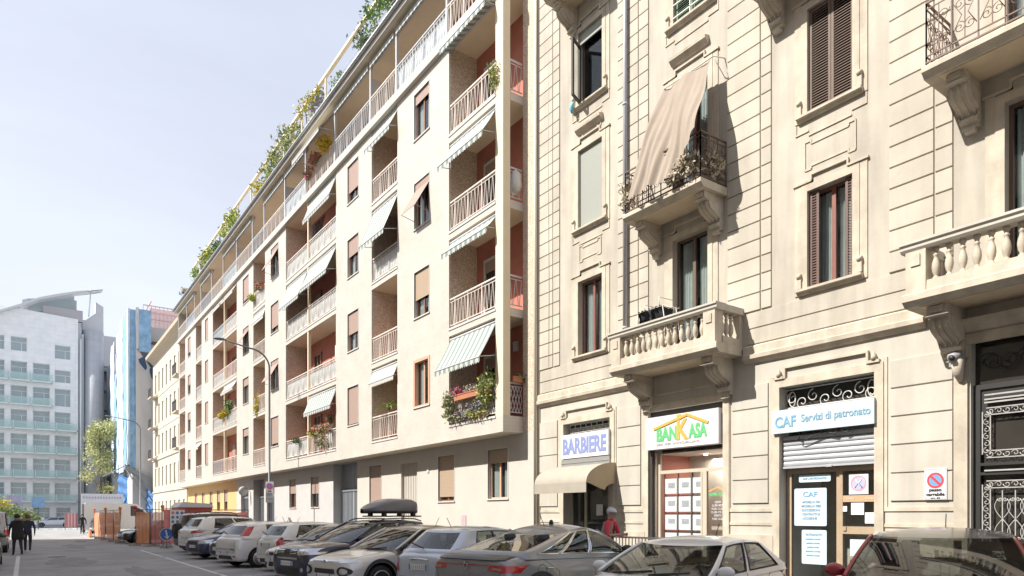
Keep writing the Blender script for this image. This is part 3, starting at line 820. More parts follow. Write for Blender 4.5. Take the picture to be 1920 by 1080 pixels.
def pwin(y0, y1, z0, z1, wood=shut, cur=True, door=False, split=True, dep=.2):
    b = B(); xf = W + dep - .06; t = .06
    b.box(xf, xf + .06, y0, y0 + t, z0, z1); b.box(xf, xf + .06, y1 - t, y1, z0, z1); b.box(xf + .001, xf + .059, y0 + t, y1 - t, z1 - t, z1); b.box(xf + .001, xf + .059, y0 + t, y1 - t, z0, z0 + (t if not door else .35))
    if split: b.box(xf - .005, xf + .055, (y0 + y1) / 2 - .04, (y0 + y1) / 2 + .04, z0 + t, z1 - t)
    f = b.build('window' if not door else 'french_window', wood, pal)
    g = B(); g.box(xf + .03, xf + .038, y0 + t, y1 - t, z0 + t, z1 - t); g.build('pane', wglass, f)
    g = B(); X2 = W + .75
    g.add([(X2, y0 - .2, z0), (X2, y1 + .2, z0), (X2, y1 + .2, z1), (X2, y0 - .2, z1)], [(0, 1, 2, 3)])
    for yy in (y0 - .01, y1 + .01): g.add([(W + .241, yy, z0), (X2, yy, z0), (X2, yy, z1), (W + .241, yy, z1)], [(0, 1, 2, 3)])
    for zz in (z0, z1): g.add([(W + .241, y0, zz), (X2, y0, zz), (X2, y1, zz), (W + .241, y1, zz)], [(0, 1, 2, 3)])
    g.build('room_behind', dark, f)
    if cur:
        g = B(); wd = y1 - y0
        for ya, yb in ((y0 + .07, y0 + wd * .44), (y0 + wd * .56, y1 - .07)):
            g.grid(28, 1, lambda u, v, ya=ya, yb=yb: (W + dep + .08 + .025 * math.sin(u * 30 + v), ya + (yb - ya) * u, z0 + .05 + (z1 - z0 - .1) * v))
        g.build('curtain', curtain, f)
    return f
def louvre(b, y0, y1, z0, z1, x, open_side=0):
    t = .05
    b.box(x, x + .04, y0, y0 + t, z0, z1); b.box(x, x + .04, y1 - t, y1, z0, z1); b.box(x, x + .04, y0 + t, y1 - t, z0, z0 + t); b.box(x, x + .04, y0 + t, y1 - t, z1 - t, z1)
    n = int((z1 - z0 - 2 * t) / .052)
    for i in range(n):
        z = z0 + t + .02 + i * (z1 - z0 - 2 * t - .02) / n
        b.add([(x - .002, y0 + t, z), (x - .002, y1 - t, z), (x + .035, y1 - t, z + .04), (x + .035, y0 + t, z + .04),
               (x - .002, y0 + t, z + .008), (x - .002, y1 - t, z + .008), (x + .035, y1 - t, z + .048), (x + .035, y0 + t, z + .048)], [(0, 1, 2, 3), (4, 7, 6, 5), (0, 4, 5, 1)])
# column 1
surround(*C1[0], apron=False); f = pwin(*C1[0], wood=redw)
surround(*C1[1], hood=True); f = pwin(*C1[1], cur=False)
g = B(); g.box(W + .05, W + .06, C1[1][0] + .01, C1[1][1] - .01, C1[1][2] + .02, C1[1][3]); g.build('roller_blind', stripes('green_slats', (.34, .35, .31), (.21, .225, .20), .042, 'Z', .6, .7), f, 'closed pale green slatted roller blind')
surround(*C1[2], apron=True); f = pwin(*C1[2], cur=False, split=False)
g = B(); g.box(W + .04, W + .05, 13.4, 14.3, 14.62, 14.88); g.bar((W + .05, 13.42, 14.6), (W + .05, 14.3, 14.6), .02); g.build('rolled_blind', stripes('green_slats', (.2, .2, .2), (.3, .3, .3), .04, 'Z'), f)
g = B(); yh = 14.26
for a, c in (((W - .02, 12.95), (W - .02, 14.5)), ((W - .42, 12.95), (W - .42, 14.5))):
    g.bar((a[0], yh - (0 if a[0] > W - .1 else .18), a[1]), (c[0], yh - (0 if c[0] > W - .1 else .18), c[1]), .03)
for z in (12.97, 14.48): g.bar((W - .02, yh, z), (W - .42, yh - .18, z), .03)
g.add([(W - .03, yh, 12.98), (W - .41, yh - .18, 12.98), (W - .41, yh - .18, 14.47), (W - .03, yh, 14.47)], [(0, 1, 2, 3)], 1)
g.build('open_casement', [mat('dark_frame', (.07, .065, .06), .5), wglass], f, 'open casement swung outwards')
surround(*C1[3])
panel(13.42, 14.28, 8.62, 9.05); panel(13.42, 14.28, 12.0, 12.35)
b = B(); b.lathe([(0, -.01), (.09, -.008), (.09, .02), (0, .02)], (W, 13.75, 12.2), 16, 0, 'X'); b.build('air_vent', zinc, pal)
# column 2
surround(*C2[0], door=True); pwin(*C2[0], door=True); surround(*C2[1], door=True, hood=True); pwin(*C2[1], wood=redw, door=True)
surround(*C2[2]); f = pwin(*C2[2], cur=False)
g = B()
louvre(g, 9.94, 10.42, 13.15, 15.15, W + .05); louvre(g, 10.43, 10.91, 13.15, 15.15, W + .05)
g.build('louvred_shutters', mat('shutter_green', (.10, .17, .10), .6), f)
g = B()
for z in (13.3, 13.6): g.bar((W - .03, 9.9, z), (W - .03, 10.95, z), .012)
g.bar((W - .03, 10.43, 13.1), (W - .03, 10.43, 13.6), .012); g.build('window_bar', ironw, f)
surround(*C2[3])
# column 3
surround(*C3[0], apron=False); f = pwin(*C3[0], wood=redw)
g = B(); louvre(g, 7.36, 7.55, 6.12, 7.96, W + .04); louvre(g, 6.68, 6.84, 6.12, 7.96, W + .04); g.build('louvred_shutters', mat('shutter_redbrown', (.14, .085, .07), .6, noise=.1), f)
surround(*C3[1]); f = pwin(*C3[1], cur=False)
g = B(); louvre(g, 7.12, 7.55, 9.49, 11.48, W + .03); louvre(g, 6.68, 7.11, 9.49, 11.48, W + .03); g.build('louvred_shutters', shut, f, 'closed dark brown louvred shutters')
panel(6.62, 7.62, 8.4, 8.95)
surround(*C3[2], door=True); pwin(*C3[2], door=True)
panel(6.85, 7.5, 12.0 - .32, 12.0 - .05)
# column 4 and 5
surround(*C4[0], door=True); pwin(*C4[0], door=True); surround(*C4[1], door=True); pwin(*C4[1], door=True)
for h in C5: surround(*h, apron=h[2] > 8); pwin(*h)

# brackets and balconies
def bracket(y, ztop, reach=.7, h=.76, wd=.3, m=stone, parent=None):
    pr = [(0, 0), (reach, 0), (reach, -.2 * h), (reach * .95, -.23 * h), (reach * .86, -.25 * h)]
    for i in range(9):
        t = i / 8
        pr.append((reach * (.84 - .62 * t + .10 * math.sin(t * 2 * PI)), -h * (.27 + .5 * t + .05 * math.sin(t * PI))))
    pr += [(reach * .28, -.8 * h), (reach * .28, -.88 * h), (reach * .16, -.92 * h), (reach * .16, -h), (0, -h)]
    b = B()
    b.prism([(W - x, ztop + z) for x, z in pr][::-1], 'Y', y - wd / 2, y + wd / 2, 0)
    b.prism([(W - x * .97, ztop + z * .97 - .01) for x, z in pr[4:-4]][::-1] + [(W - .1, ztop - .3 * h)], 'Y', y - wd / 2 - .03, y - wd / 2 + .002)
    b.prism([(W - x * .97, ztop + z * .97 - .01) for x, z in pr[4:-4]][::-1] + [(W - .1, ztop - .3 * h)], 'Y', y + wd / 2 - .002, y + wd / 2 + .03)
    for k in (-.09, 0, .09):   # front reeding
        b.tube([(W - x - .004, y + k, ztop + z) for x, z in pr[5:14]], .022, 6)
    b.box(W - reach - .035, W - reach, y - wd * .33, y + wd * .33, ztop - .17 * h, ztop - .035 * h)
    b.box(W - reach - .012, W - reach + .1, y - wd / 2 - .02, y + wd / 2 + .02, ztop - .225 * h, ztop - .2 * h)
    b.box(W - .13, W, y - wd * .3, y + wd * .3, ztop - h - .07, ztop - h + .002)
    return b.build('bracket', m, parent or pal)
def slab(y0, y1, z, reach=.93, parent=None, th=.2):
    b = B()
    b.prism([(W, z), (W - reach + .1, z), (W - reach + .06, z + .04), (W - reach + .02, z + .07), (W - reach, z + .08), (W - reach, z + th - .02), (W - reach + .01, z + th), (W, z + th)][::-1], 'Y', y0, y1)
    b.box(W - reach + .16, W - .08, y0 + .2, y1 - .2, z - .012, z + .0, 1)
    return b.build('slab', [stone, under], parent)
def baluster(b, x, y, z, h):
    pr = [(.055, 0), (.055, .05), (.03, .06), (.035, .09), (.062, .17), (.072, .27), (.062, .37), (.042, .44), (.035, .5), (.048, .52), (.048, .545), (.034, .56), (.04, .62), (.055, .63), (.055, .7)]
    b.lathe([(r * .84, q / .7 * h) for r, q in pr], (x, y, z), 10)
def stone_balcony(y0, y1, z, n=13, br=True, label=None):
    p = B().box(W - .4, W - .38, (y0 + y1) / 2 - .01, (y0 + y1) / 2 + .01, z + .05, z + .06)
    bal = slab(y0, y1, z, parent=pal); bal.name = 'stone_balcony'
    F = W - .88
    b = B()
    b.prism([(F - .02, 0), (F + .2, 0), (F + .2, .13), (F + .18, .16), (F + .0, .16), (F - .02, .13)][::-1] and [(F - .02, z + .2), (F + .2, z + .2), (F + .19, z + .36), (F - .01, z + .36)], 'Y', y0 + .06, y1 - .06)
    for ya, yb in ((y0 + .05, y0 + .22), (y1 - .22, y1 - .05)):
        b.box(F + .2, W, ya, yb, z + .2, z + .36)
    for yy in (y0 + .05, y1 - .35):
        b.box(F - .03, F + .22, yy, yy + .3, z + .2, z + .88)
        b.box(F - .05, F - .03, yy + .08, yy + .22, z + .62, z + .8)
        b.box(W - .1, W, yy + (.0 if yy < y1 - 1 else .12), yy + (.18 if yy < y1 - 1 else .3), z + .36, z + .88)
    b.build('pedestal', stone, bal)
    b = B()
    ya, yb = y0 + .36, y1 - .36
    for i in range(n):
        baluster(b, F + .08, ya + (yb - ya) * (i + .5) / n, z + .36, .5)
    for yy in (y0 + .14, y1 - .14):
        for i in range(3): baluster(b, F + .3 + i * .15, yy, z + .36, .5)
    b.build('balusters', stone, bal)
    b = B()
    b.prism([(F - .03, z + .86), (F - .06, z + .9), (F - .06, z + .94), (F - .09, z + .97), (F - .09, z + 1.01), (F + .24, z + 1.01), (F + .24, z + .97), (F + .19, z + .86)], 'Y', y0 - .02, y1 + .02)
    for yy in (y0 - .02, y1 - .27): b.box(F + .241, W, yy + .02, yy + .27, z + .87, z + 1.008)
    b.build('handrail', stucl, bal)
    if br:
        for yy in (y0 + .42, y1 - .42): bracket(yy, z)
    return bal
stone_balcony(9.0, 12.14, 5.05)
stone_balcony(2.2, 5.38, 5.03)
# wrought-iron scrolls
def scroll(c, r0, turns, a0, sgn=1, n=26, u=(0, 1, 0), v=(0, 0, 1)):
    c = Vector(c); u = Vector(u); v = Vector(v); pts = []
    for i in range(n + 1):
        t = i / n; a = a0 + sgn * t * turns * 2 * PI; r = r0 * (1 - .82 * t)
        pts.append(c + u * (r * math.cos(a)) + v * (r * math.sin(a)))
    return pts
def ironwork(b, p0, p1, z, h, step=.36, m=0):
    """scrolled railing between two floor points"""
    p0, p1 = Vector((*p0, z)), Vector((*p1, z)); d = p1 - p0; L = d.length; u = d / L
    Z = Vector((0, 0, 1))
    for q, t in ((h, .014), (h - .1, .008), (.16, .009), (.06, .012)): b.bar(p0 + Z * q, p1 + Z * q, t, m)
    n = max(1, round(L / step)); s = L / n
    for i in range(n + 1):
        b.bar(p0 + u * (i * s), p0 + u * (i * s) + Z * h, .009, m)
        if i == n: break
        c = p0 + u * ((i + .5) * s)
        H = h - .26
        for k in (-1, 1):
            b.tube(scroll(c + Z * (.16 + H * .26) + u * (k * s * .2), s * .24, 1.4, PI / 2 if k > 0 else PI / 2, k, 20, u, Z), .0065, 4, m)
            b.tube(scroll(c + Z * (.16 + H * .74) + u * (k * s * .2), s * .24, 1.4, -PI / 2, -k, 20, u, Z), .0065, 4, m)
            b.tube([c + Z * (.16 + H * .2) + u * (k * s * .44), c + Z * (.16 + H * .5) + u * (k * s * .12), c + Z * (.16 + H * .8) + u * (k * s * .44)], .0065, 4, m)
        b.bar(c + Z * .16, c + Z * (h - .1), .006, m)
def iron_balcony(y0, y1, z, reach=.9, brk=(.38, .38)):
    bal = slab(y0, y1, z, reach, parent=pal, th=.17); bal.name = 'iron_balcony'
    b = B(); F = W - reach + .06; z += .17
    ironwork(b, (F, y1 - .05), (F, y0 + .05), z, 1.0); ironwork(b, (F, y0 + .05), (W, y0 + .05), z, 1.0, .3); ironwork(b, (F, y1 - .05), (W, y1 - .05), z, 1.0, .3)
    b.build('railing', iron, bal)
    for yy in ([y0 + brk[0]] if brk[0] else []) + [y1 - brk[1]]: bracket(yy, z - .17, .64, .7, .25)
    return bal
iron_balcony(9.42, 11.72, 8.6, brk=(.24, .3))
iron_balcony(2.1, 5.1, 8.58)
iron_balcony(5.75, 8.55, 12.15)
iron_balcony(13.1, 14.75, 15.62, brk=(None, .25))
iron_balcony(9.0, 11.8, 15.6)
# downpipe
b = B(); b.tube([(W - .12, 12.42, 5.3), (W - .12, 12.42, 21)], .055, 10)
for z in (6.4, 9.2, 12, 14.8, 17.5): b.lathe([(.065, -.03), (.065, .03)], (W - .12, 12.42, z), 10)
b.build('downpipe', mat('pipe_grey', (.40, .40, .44), .45, noise=.1), pal)
# shop-window heads: surrounds and keystones
for (ya, yb, za, zb) in (barb, bank, cafo):
    b = B(); t = .16
    b.box(W - .04, W + .002, ya - t, ya, .12, zb + t); b.box(W - .04, W + .002, yb, yb + t, .12, zb + t); b.box(W - .039, W + .002, ya, yb, zb, zb + t)
    b.box(W - .06, W + .002, ya + .1, yb - .1, zb + .36, zb + .4); b.box(W - .059, W + .002, ya + .1, ya + .14, zb + t, zb + .36); b.box(W - .059, W + .002, yb - .14, yb - .1, zb + t, zb + .36)
    for y in (ya + .0, yb - .0):
        b.box(W - .07, W + .002, y - .1, y + .1, zb + t, zb + .21)
        b.lathe([(0, -.02), (.055, 0), (.045, .06), (.02, .12), (0, .16)], (W - .05, y, zb + .22), 10)
    b.build('shop_surround', stone, pal)
# portal: lintel, consoles, recess
b = B(); ya, yb = 2.5, 4.75
b.prism([(W, 4.62), (W - .1, 4.64), (W - .22, 4.74), (W - .24, 4.82), (W, 4.86)], 'Y', ya - .3, yb + .3)
b.box(W - .04, W + .002, ya - .02, yb + .02, 4.45, 4.62); b.box(W - .06, W + .001, ya - .25, ya - .021, 4.25, 4.62); b.box(W - .06, W + .001, yb + .021, yb + .25, 4.25, 4.62)
for y in (ya - .13, yb + .13):
    b.tube([(W - .05, y, 4.25), (W - .16, y, 4.18), (W - .13, y, 4.0), (W - .05, y, 3.88)], [.07, .1, .08, .04], 8); b.box(W - .05, W + .001, y - .1, y + .1, .12, 3.9)
b.build('portal_surround', stone, pal)
b = B(); X = W + .1
b.box(X, X + .06, ya, yb, 3.72, 3.8); b.box(X + .001, X + .05, ya, ya + .1, .12, 3.72); b.box(X + .001, X + .05, yb - .1, yb, .12, 3.72)
for z in (2.35, 2.5): b.box(X - .02, X + .04, ya + .1, yb - .1, z, z + .045)
b.box(X + .03, X + .05, ya, yb, 3.3, 3.72)
b.box(X + .002, X + .05, (ya + yb) / 2 - .05, (ya + yb) / 2 + .05, .12, 3.72)
gate = b.build('iron_gate', ironk, pal)
b = B(); b.box(X + .08, X + .1, ya, yb, .12, 4.6); b.build('gate_glass', glass('gate_glass_m', (.15, .14, .13), .05, .8, (.05, .045, .04)), gate)
b = B()
def vol_band(y0, y1, z0, z1, s, x):
    """rectangular band of running C-scrolls"""
    def run(p, q):
        p, q = Vector(p), Vector(q); d = q - p; n = max(2, round(d.length / s)); u = d / d.length; v = Vector((1, 0, 0)).cross(u)
        for i in range(n):
            c = p + u * (i + .5) * (d.length / n)
            b.tube(scroll(c, s * .48, 1.1, PI * .0, 1 if i % 2 else -1, 14, u, v), .0075, 4)
        b.bar(p + v * s * .5, q + v * s * .5, .008); b.bar(p - v * s * .5, q - v * s * .5, .008)
    run((x, y0, z0), (x, y1, z0)); run((x, y0, z1), (x, y1, z1)); run((x, y0, z0), (x, y0, z1)); run((x, y1, z0), (x, y1, z1))
mid = (ya + yb) / 2
for a, c in ((ya + .17, mid - .13), (mid + .13, yb - .17)):
    vol_band(a + .02, c - .02, 2.68, 3.36, .11, X - .01); vol_band(a + .02, c - .02, 1.08, 2.2, .11, X - .01)
    for q in range(3):
        y = a + .24 + q * (c - a - .48) / 2
        b.bar((X - .01, y, 1.2), (X - .01, y, 2.1), .007)
        for k in (-1, 1):
            for zc, sg in ((1.42, 1), (1.88, -1)):
                ze = 1.65 + sg * -.32
                b.tube([(X - .012, y + k * .105 * math.sin(t * PI * .8 / 10), 1.65 + (ze - 1.65) * t / 10) for t in range(11)], .0075, 4)
                b.tube(scroll((X - .012, y + k * .035, ze + sg * .01), .034, 1.3, PI / 2 - k * PI / 2 * 1.0, -k * -sg, 12), .0075, 4)
    for z in (3.5, 3.62, 3.55, 2.42): b.bar((X - .03, a, z), (X - .03, c, z), .012)
b.build('gate_scrolls', mat('gate_iron', (.40, .39, .38), .5, noise=.15, ns=10), gate)
b = B()
for i in range(8):
    y = ya + .2 + i * .26; b.tube(scroll((X - .01, y, 4.15), .16, 1.3, 0, 1 if i % 2 else -1, 18), .01, 4)
b.build('fanlight_scrolls', ironk, gate)
# opposite side row (out of frame): it shades the street and shows in the car windows
# shop fronts (parts of the palazzo), signs and awnings hung on it are things
alu = mat('aluminium', (.5, .5, .5), .35, metal=.6, noise=.05)
beige = mat('beige_frame', (.52, .46, .37), .5)
orangew = mat('tan_wood', (.42, .32, .22), .45, noise=.12, ns=5)
whitep = mat('sign_white', (.64, .64, .65), .4, noise=.04, ns=5)
paper = mat('paper', (.84, .85, .87), .8, noise=.05, ns=8)
def lettm(n, c): return mat('lettering_' + n, c, .5)
shopglass = glass('shop_glass', (.85, .88, .88), .015, .04, (.05, .05, .05))
def interior(y0, y1, z1, depth, mwall, mfloor, name):
    b = B(); X = W + .5
    b.add([(X + depth, y0, .12), (X + depth, y1, .12), (X + depth, y1, z1), (X + depth, y0, z1)], [(0, 1, 2, 3)], 0)
    for y in (y0, y1): b.add([(W + .3, y, .12), (X + depth, y, .12), (X + depth, y, z1), (W + .3, y, z1)], [(0, 1, 2, 3)], 0)
    b.add([(W + .3, y0, .13), (X + depth, y0, .13), (X + depth, y1, .13), (W + .3, y1, .13)], [(0, 1, 2, 3)], 1)
    b.add([(W + .3, y0, z1), (X + depth, y0, z1), (X + depth, y1, z1), (W + .3, y1, z1)], [(0, 1, 2, 3)], 1)
    return b.build(name, [mwall, mfloor], pal)
greyf = mat('grey_floor', (.3, .29, .27), .6)
# --- barber
ya, yb, za, zb = barb
interior(ya, yb, 3.0, 1.6, mat('dim_wall', (.2, .19, .18), .8), greyf, 'barber_interior')
b = B(); X = W + .22
b.box(X, X + .05, ya, yb, 3.12, 4.25)
b.build('fanlight', dark, pal)
b = B(); ironwork(b, (X - .04, yb - .05), (X - .04, ya + .05), 3.85, .38, .22); b.build('fanlight_grille', ironw, pal)
b = B()
for y in (ya + .0, 13.32, 14.25, yb - .08): b.box(X, X + .06, y, y + .08, .12, 3.1)
b.box(X + .001, X + .05, ya, yb, 3.0, 3.1); b.box(X + .001, X + .05, 13.4, yb - .08, .12, .5)
fr = b.build('shop_frame', beige, pal)
b = B(); b.box(X + .02, X + .028, 13.4, yb - .08, .5, 3.0); b.build('shop_window', shopglass, fr)
b = B(); b.box(W - .1, W - .001, 13.02, 14.94, 3.05, 3.25); b.box(W - .115, W - .1, 13.02, 14.94, 3.13, 3.15); b.build('shutter_housing', alu, pal)
b = B(); b.box(X + .0, X + .01, 13.6, 13.85, 1.7, 2.0); tag(b.build('paper_notice', paper), 'small white notice stuck inside the barber shop window', 'notice')
s = root('shop_sign', (W - .1, 14, 3.3), 'white signboard with blue BARBIERE lettering over the barber awning', 'sign', world=True)
b = B(); b.box(W - .12, W - .02, 13.02, 14.94, 3.27, 3.93); b.build('board', whitep, s)
wall_text('BARBIERE', 13.98, 3.6, W - .125, .58, lettm('blue', (.22, .27, .52)), s, width=1.74, bold=.02)
# barber awning: barrel canopy
s = root('barber_awning', (W, 14, 2.3), 'beige barrel awning with open scalloped side over the barber shop door', 'awning', world=True)
canv = mat('beige_canvas', (.36, .325, .27), .85, noise=.08, ns=3, bump=.05)
b = B(); A0, A1 = 12.86, 14.98; RX, RZ = 1.02, .52
def arc(v): return (W - RX * math.sin(v * PI / 2), 2.56 + RZ * math.cos(v * PI / 2) - .02)
b.grid(14, 10, lambda u, v: (arc(v)[0], A0 + (A1 - A0) * u, arc(v)[1] - .012 * math.sin(u * PI * 4) ** 2))
b.grid(14, 1, lambda u, v: (W - RX - .005, A0 + (A1 - A0) * u, 2.54 - .26 * v))
b.build('canopy', canv, s)
for y in (A0, A1):
    b = B()
    def side(u, v, y=y):
        x, z = arc(u); q = 1 - .62 * v if 0 < u < 1 else 1 - .45 * v
        cx, cz = W, 2.2
        return (cx + (x - cx) * q, y, cz + (z - cz) * q)
    b.grid(16, 3, side)
    b.build('side_panel', mat('shaded_canvas', (.46, .36, .24), .85, noise=.08, ns=3), s)  # browner than the canopy: shade on the awning's side is painted in
# --- agency
ya, yb, za, zb = bank
b = interior(ya, yb, 3.2, 3.0, mat('maroon_wall', (.42, .17, .13), .8), mat('pale_ceiling', (.7, .66, .6), .7), 'agency_interior')
s = root('shop_sign', (W - .1, 10.6, 3.3), 'large white illuminated box sign with green and orange BANKASA lettering under a roof outline', 'sign', world=True)
b = B(); b.box(W - .14, W + .1, 9.56, 11.7, 3.27, 4.04); b.build('box', whitep, s)
gm, om = lettm('green', (.12, .48, .18)), lettm('orange', (.75, .38, .08))
wall_text('BAN', 11.03, 3.61, W - .145, .42, gm, s, width=.62, bold=.018)
wall_text('K', 10.55, 3.67, W - .147, .62, om, s, width=.34, bold=.022)
wall_text('ASA', 10.12, 3.61, W - .145, .42, gm, s, width=.52, bold=.018)
wall_text('SERVIZI IMMOBILIARI', 10.7, 3.37, W - .144, .07, lettm('grey', (.4, .4, .4)), s, width=1.3)
b = B()
for p, q in (((11.43, 3.75), (10.42, 3.99)), ((10.42, 3.99), (9.83, 3.75))): b.bar((W - .15, *p), (W - .15, *q), .008, 0, .03)
b.box(W - .155, W - .142, 10.6, 10.72, 3.9, 4.02); b.build('roof_emblem', om, s)
b = B(); X = W + .16
b.box(X - .1, X + .12, ya, yb, 4.06, 4.2); b.build('shutter_housing', mat('dark_metal', (.05, .045, .04), .5), pal)
b = B()
b.box(X, X + .06, yb - .22, yb - .12, .12, 3.27); b.box(X, X + .06, ya, ya + .05, .12, 3.27); b.box(X, X + .06, 10.12, 10.24, .12, 2.74); b.box(X + .001, X + .059, ya + .05, yb - .22, 2.7, 2.78)
b.box(X - .01, X + .05, 10.24, 10.28, .12, 2.7)
fr = b.build('shop_frame', beige, pal)
b = B(); b.add([(X + .02, ya + .05, .2), (X + .02, yb - .2, .2), (X + .02, yb - .2, 3.25), (X + .02, ya + .05, 3.25)], [(0, 1, 2, 3)]); b.build('shop_window', shopglass, fr)
b = B(); b.box(W + .0, W + .02, yb - .1, yb, .12, 3.27); b.box(W + .05, W + .12, yb - .08, yb - .03, .12, 3.27); b.build('shutter_rail', mat('dark_metal', (0, 0, 0)), pal)
pw = [(11.42 - .42 * i, z) for i in range(3) for z in (2.38, 1.95, 1.52, 1.09, .66)]
rp = random.Random(5)
s = root('listing_display', (X + .08, 10.9, .5), 'hanging grid of white property sheets behind the agency window', 'display', world=True)
for (y, z) in pw:
    b = B(); b.box(X + .08, X + .086, y - .36, y - .0, z - .16, z + .2); o = b.build('sheet', paper, s)
    b = B()
    b.box(X + .075, X + .079, y - .3, y - .1, z - .05 + .05 * rp.random(), z + .1); b.build('picture', mat(rp.choice(('print_a', 'print_b')), rp.choice(((.5, .5, .55), (.6, .55, .5))), .8, noise=.3, ns=25), o)
b = B()
for i in range(4): b.bar((X + .1, 11.44 - .42 * i, .5), (X + .1, 11.44 - .42 * i, 2.7), .012)
for z in (2.17, 1.74, 1.31, .88): b.bar((X + .1, 10.16, z), (X + .1, 11.44, z), .01)
b.build('hanging_wires', mat('dark_metal', (0, 0, 0)), s)
s = root('door_decal', (X + .015, 9.8, 2.1), 'small green and orange roof emblem with white opening hours on the agency door glass', 'decal', world=True)
wall_text('BANKASA', 9.84, 2.17, X + .012, .1, gm, s, width=.42, bold=.004)
b = B(); b.bar((X + .01, 10.07, 2.24), (X + .01, 9.84, 2.33), .003, 0, .012); b.bar((X + .01, 9.84, 2.33), (X + .01, 9.62, 2.24), .003, 0, .012); b.build('roof_emblem', om, s)
for i, t in enumerate(('ORARI', 'LUN-VEN', '9.00-13.00', '15.00-19.30', 'SABATO', '9.00-13.00')):
    wall_text(t, 9.82, 2.0 - i * .075, X + .012, .07, whitep, s, width=(.16, .3, .34, .36, .2, .3)[i])
b = B()
for y, z in ((10.9, 3.05), (10.2, 2.98), (9.8, 3.08)): b.lathe([(0, 0), (.04, 0), (.04, .02), (0, .02)], (W + 1.1, y, 3.16), 10)
b.build('spot_lamp', mat('lamp_glow', (1, .95, .85), emit=6), pal)
al_ = bpy.data.lights.new('shop_light', 'AREA'); al_.energy = 16; al_.size = .8; al_.color = (1, .93, .84)
ao = bpy.data.objects.new('shop_light', al_); COL.objects.link(ao); ao.location = (W + 1.4, 10.6, 3.1); ao.parent = None
b = B(); b.box(W + 1.5, W + 1.9, 9.6, 10.2, .14, .85); b.box(W + 1.3, W + 2.2, 9.55, 10.4, .85, .9); b.build('desk', mat('desk_tan', (.55, .42, .3), .6), pal)
# --- CAF office
ya, yb, za, zb = cafo
interior(ya, yb, 3.0, 2.0, mat('office_wall', (.6, .62, .64), .8), greyf, 'office_interior')
X = W + .2
b = B(); b.box(X + .05, X + .06, ya, yb, 3.8, 4.27); b.build('fanlight', dark, pal)
b = B()
ironm = ironw
for i, k in enumerate((8.0, 7.78, 7.55, 7.3, 7.05, 6.85, 6.62, 6.42)):
    if i in (0, 7): b.tube([(X - .03, k + .07 * math.cos(a * .5), 4.03 + .15 * math.sin(a * .5)) for a in range(14)], .012, 4)
    b.tube(scroll((X - .03, k, 4.0 + .05 * (-1) ** i), .13, 1.2, PI / 2 * (-1) ** i, 1 if i % 2 else -1, 16), .011, 4)
b.bar((X - .03, ya, 3.86), (X - .03, yb, 3.86), .01); b.bar((X - .03, ya, 4.22), (X - .03, yb, 4.22), .01)
b.build('fanlight_grille', ironw, pal)
s = root('shop_sign', (W - .1, 7.2, 3.4), 'long pale blue sign reading CAF Servizi di patronato above the half open shutter', 'sign', world=True)
pb = mat('pale_blue_sign', (.50, .62, .69), .4)
b = B(); b.box(W - .1, W - .02, 6.24, 8.28, 3.34, 3.8); b.build('board', pb, s)
bl = lettm('sky_blue', (.17, .36, .52)); bl2 = lettm('slate_blue', (.22, .36, .47))
wall_text('CAF', 7.98, 3.56, W - .105, .3, bl, s, width=.45, bold=.004)
wall_text('Servizi di patronato', 6.97, 3.57, W - .105, .2, bl2, s, width=1.34, bold=.002)
b = B()
for i in range(6): b.prism([(W + .08, 2.68 + i * .102), (W + .068, 2.70 + i * .102), (W + .063, 2.73 + i * .102), (W + .068, 2.765 + i * .102), (W + .08, 2.781 + i * .102)][::-1], 'Y', ya + .02, yb - .02, 0, True)
b.box(W + .05, W + .1, ya + .02, yb - .02, 2.64, 2.68)
b.box(W + .03, W + .05, 7.1, 7.22, 2.63, 2.67)
b.build('roller_shutter', mat('shutter_grey', (.48, .49, .52), .4, metal=.2, noise=.06, ns=5), pal)
b = B(); b.tube([(W - .02, 7.7, 3.32), (W - .03, 7.75, 3.18), (W - .02, 7.68, 3.14), (W - .03, 7.4, 3.24), (W - .03, 7.2, 3.29), (W - .03, 7.0, 3.24), (W - .02, 6.9, 3.33)], .013, 5)
b.tube([(W - .02, 6.85, 3.33), (W - .03, 6.8, 3.24), (W - .03, 6.72, 3.28), (W - .02, 6.7, 3.33)], .012, 5)
tag(b.build('cable', ironk), 'loose black cable looping below the pale blue CAF sign', 'cable')
b = B()
b.box(X, X + .06, yb - .12, yb - .02, .12, 2.62); b.box(X, X + .06, 6.98, 7.1, .12, 2.6); b.box(X + .001, X + .059, ya + .02, yb - .12, 2.54, 2.64); b.box(X, X + .06, ya, ya + .06, .12, 2.54)
b.box(X - .01, X + .05, ya + .06, 6.98, 1.36, 1.5); b.box(X - .03, X, 6.9, 6.96, 1.42, 1.5); b.box(X, X + .06, 7.12, yb - .12, .12, .3)
fr = b.build('shop_frame', orangew, pal)
b = B(); b.add([(X + .02, ya + .06, .2), (X + .02, yb - .12, .2), (X + .02, yb - .12, 2.54), (X + .02, ya + .06, 2.54)], [(0, 1, 2, 3)]); b.build('shop_window', shopglass, fr)
XP = X + .012
def pposter(y0, y1, z0, z1, m, label, texts, name='poster', rnd=.03):
    s = root(name, (XP, (y0 + y1) / 2, z0), label, 'poster', world=True)
    b = B(); pts = []
    for cx_, cy_, a0 in ((y0 + rnd, z0 + rnd, PI), (y1 - rnd, z0 + rnd, 1.5 * PI), (y1 - rnd, z1 - rnd, 0), (y0 + rnd, z1 - rnd, PI / 2)):
        for k in range(4): a = a0 + k * PI / 6; pts.append((cx_ + rnd * math.cos(a), cy_ + rnd * math.sin(a)))
    b.prism(pts, 'X', XP - .006, XP); b.build('sheet', m, s)
    for t, y, z, sz, wd, mm in texts: wall_text(t, y, z, XP - .008, sz, mm, s, width=wd, bold=.002)
    return s
pale = mat('poster_pale_blue', (.54, .66, .73), .5)
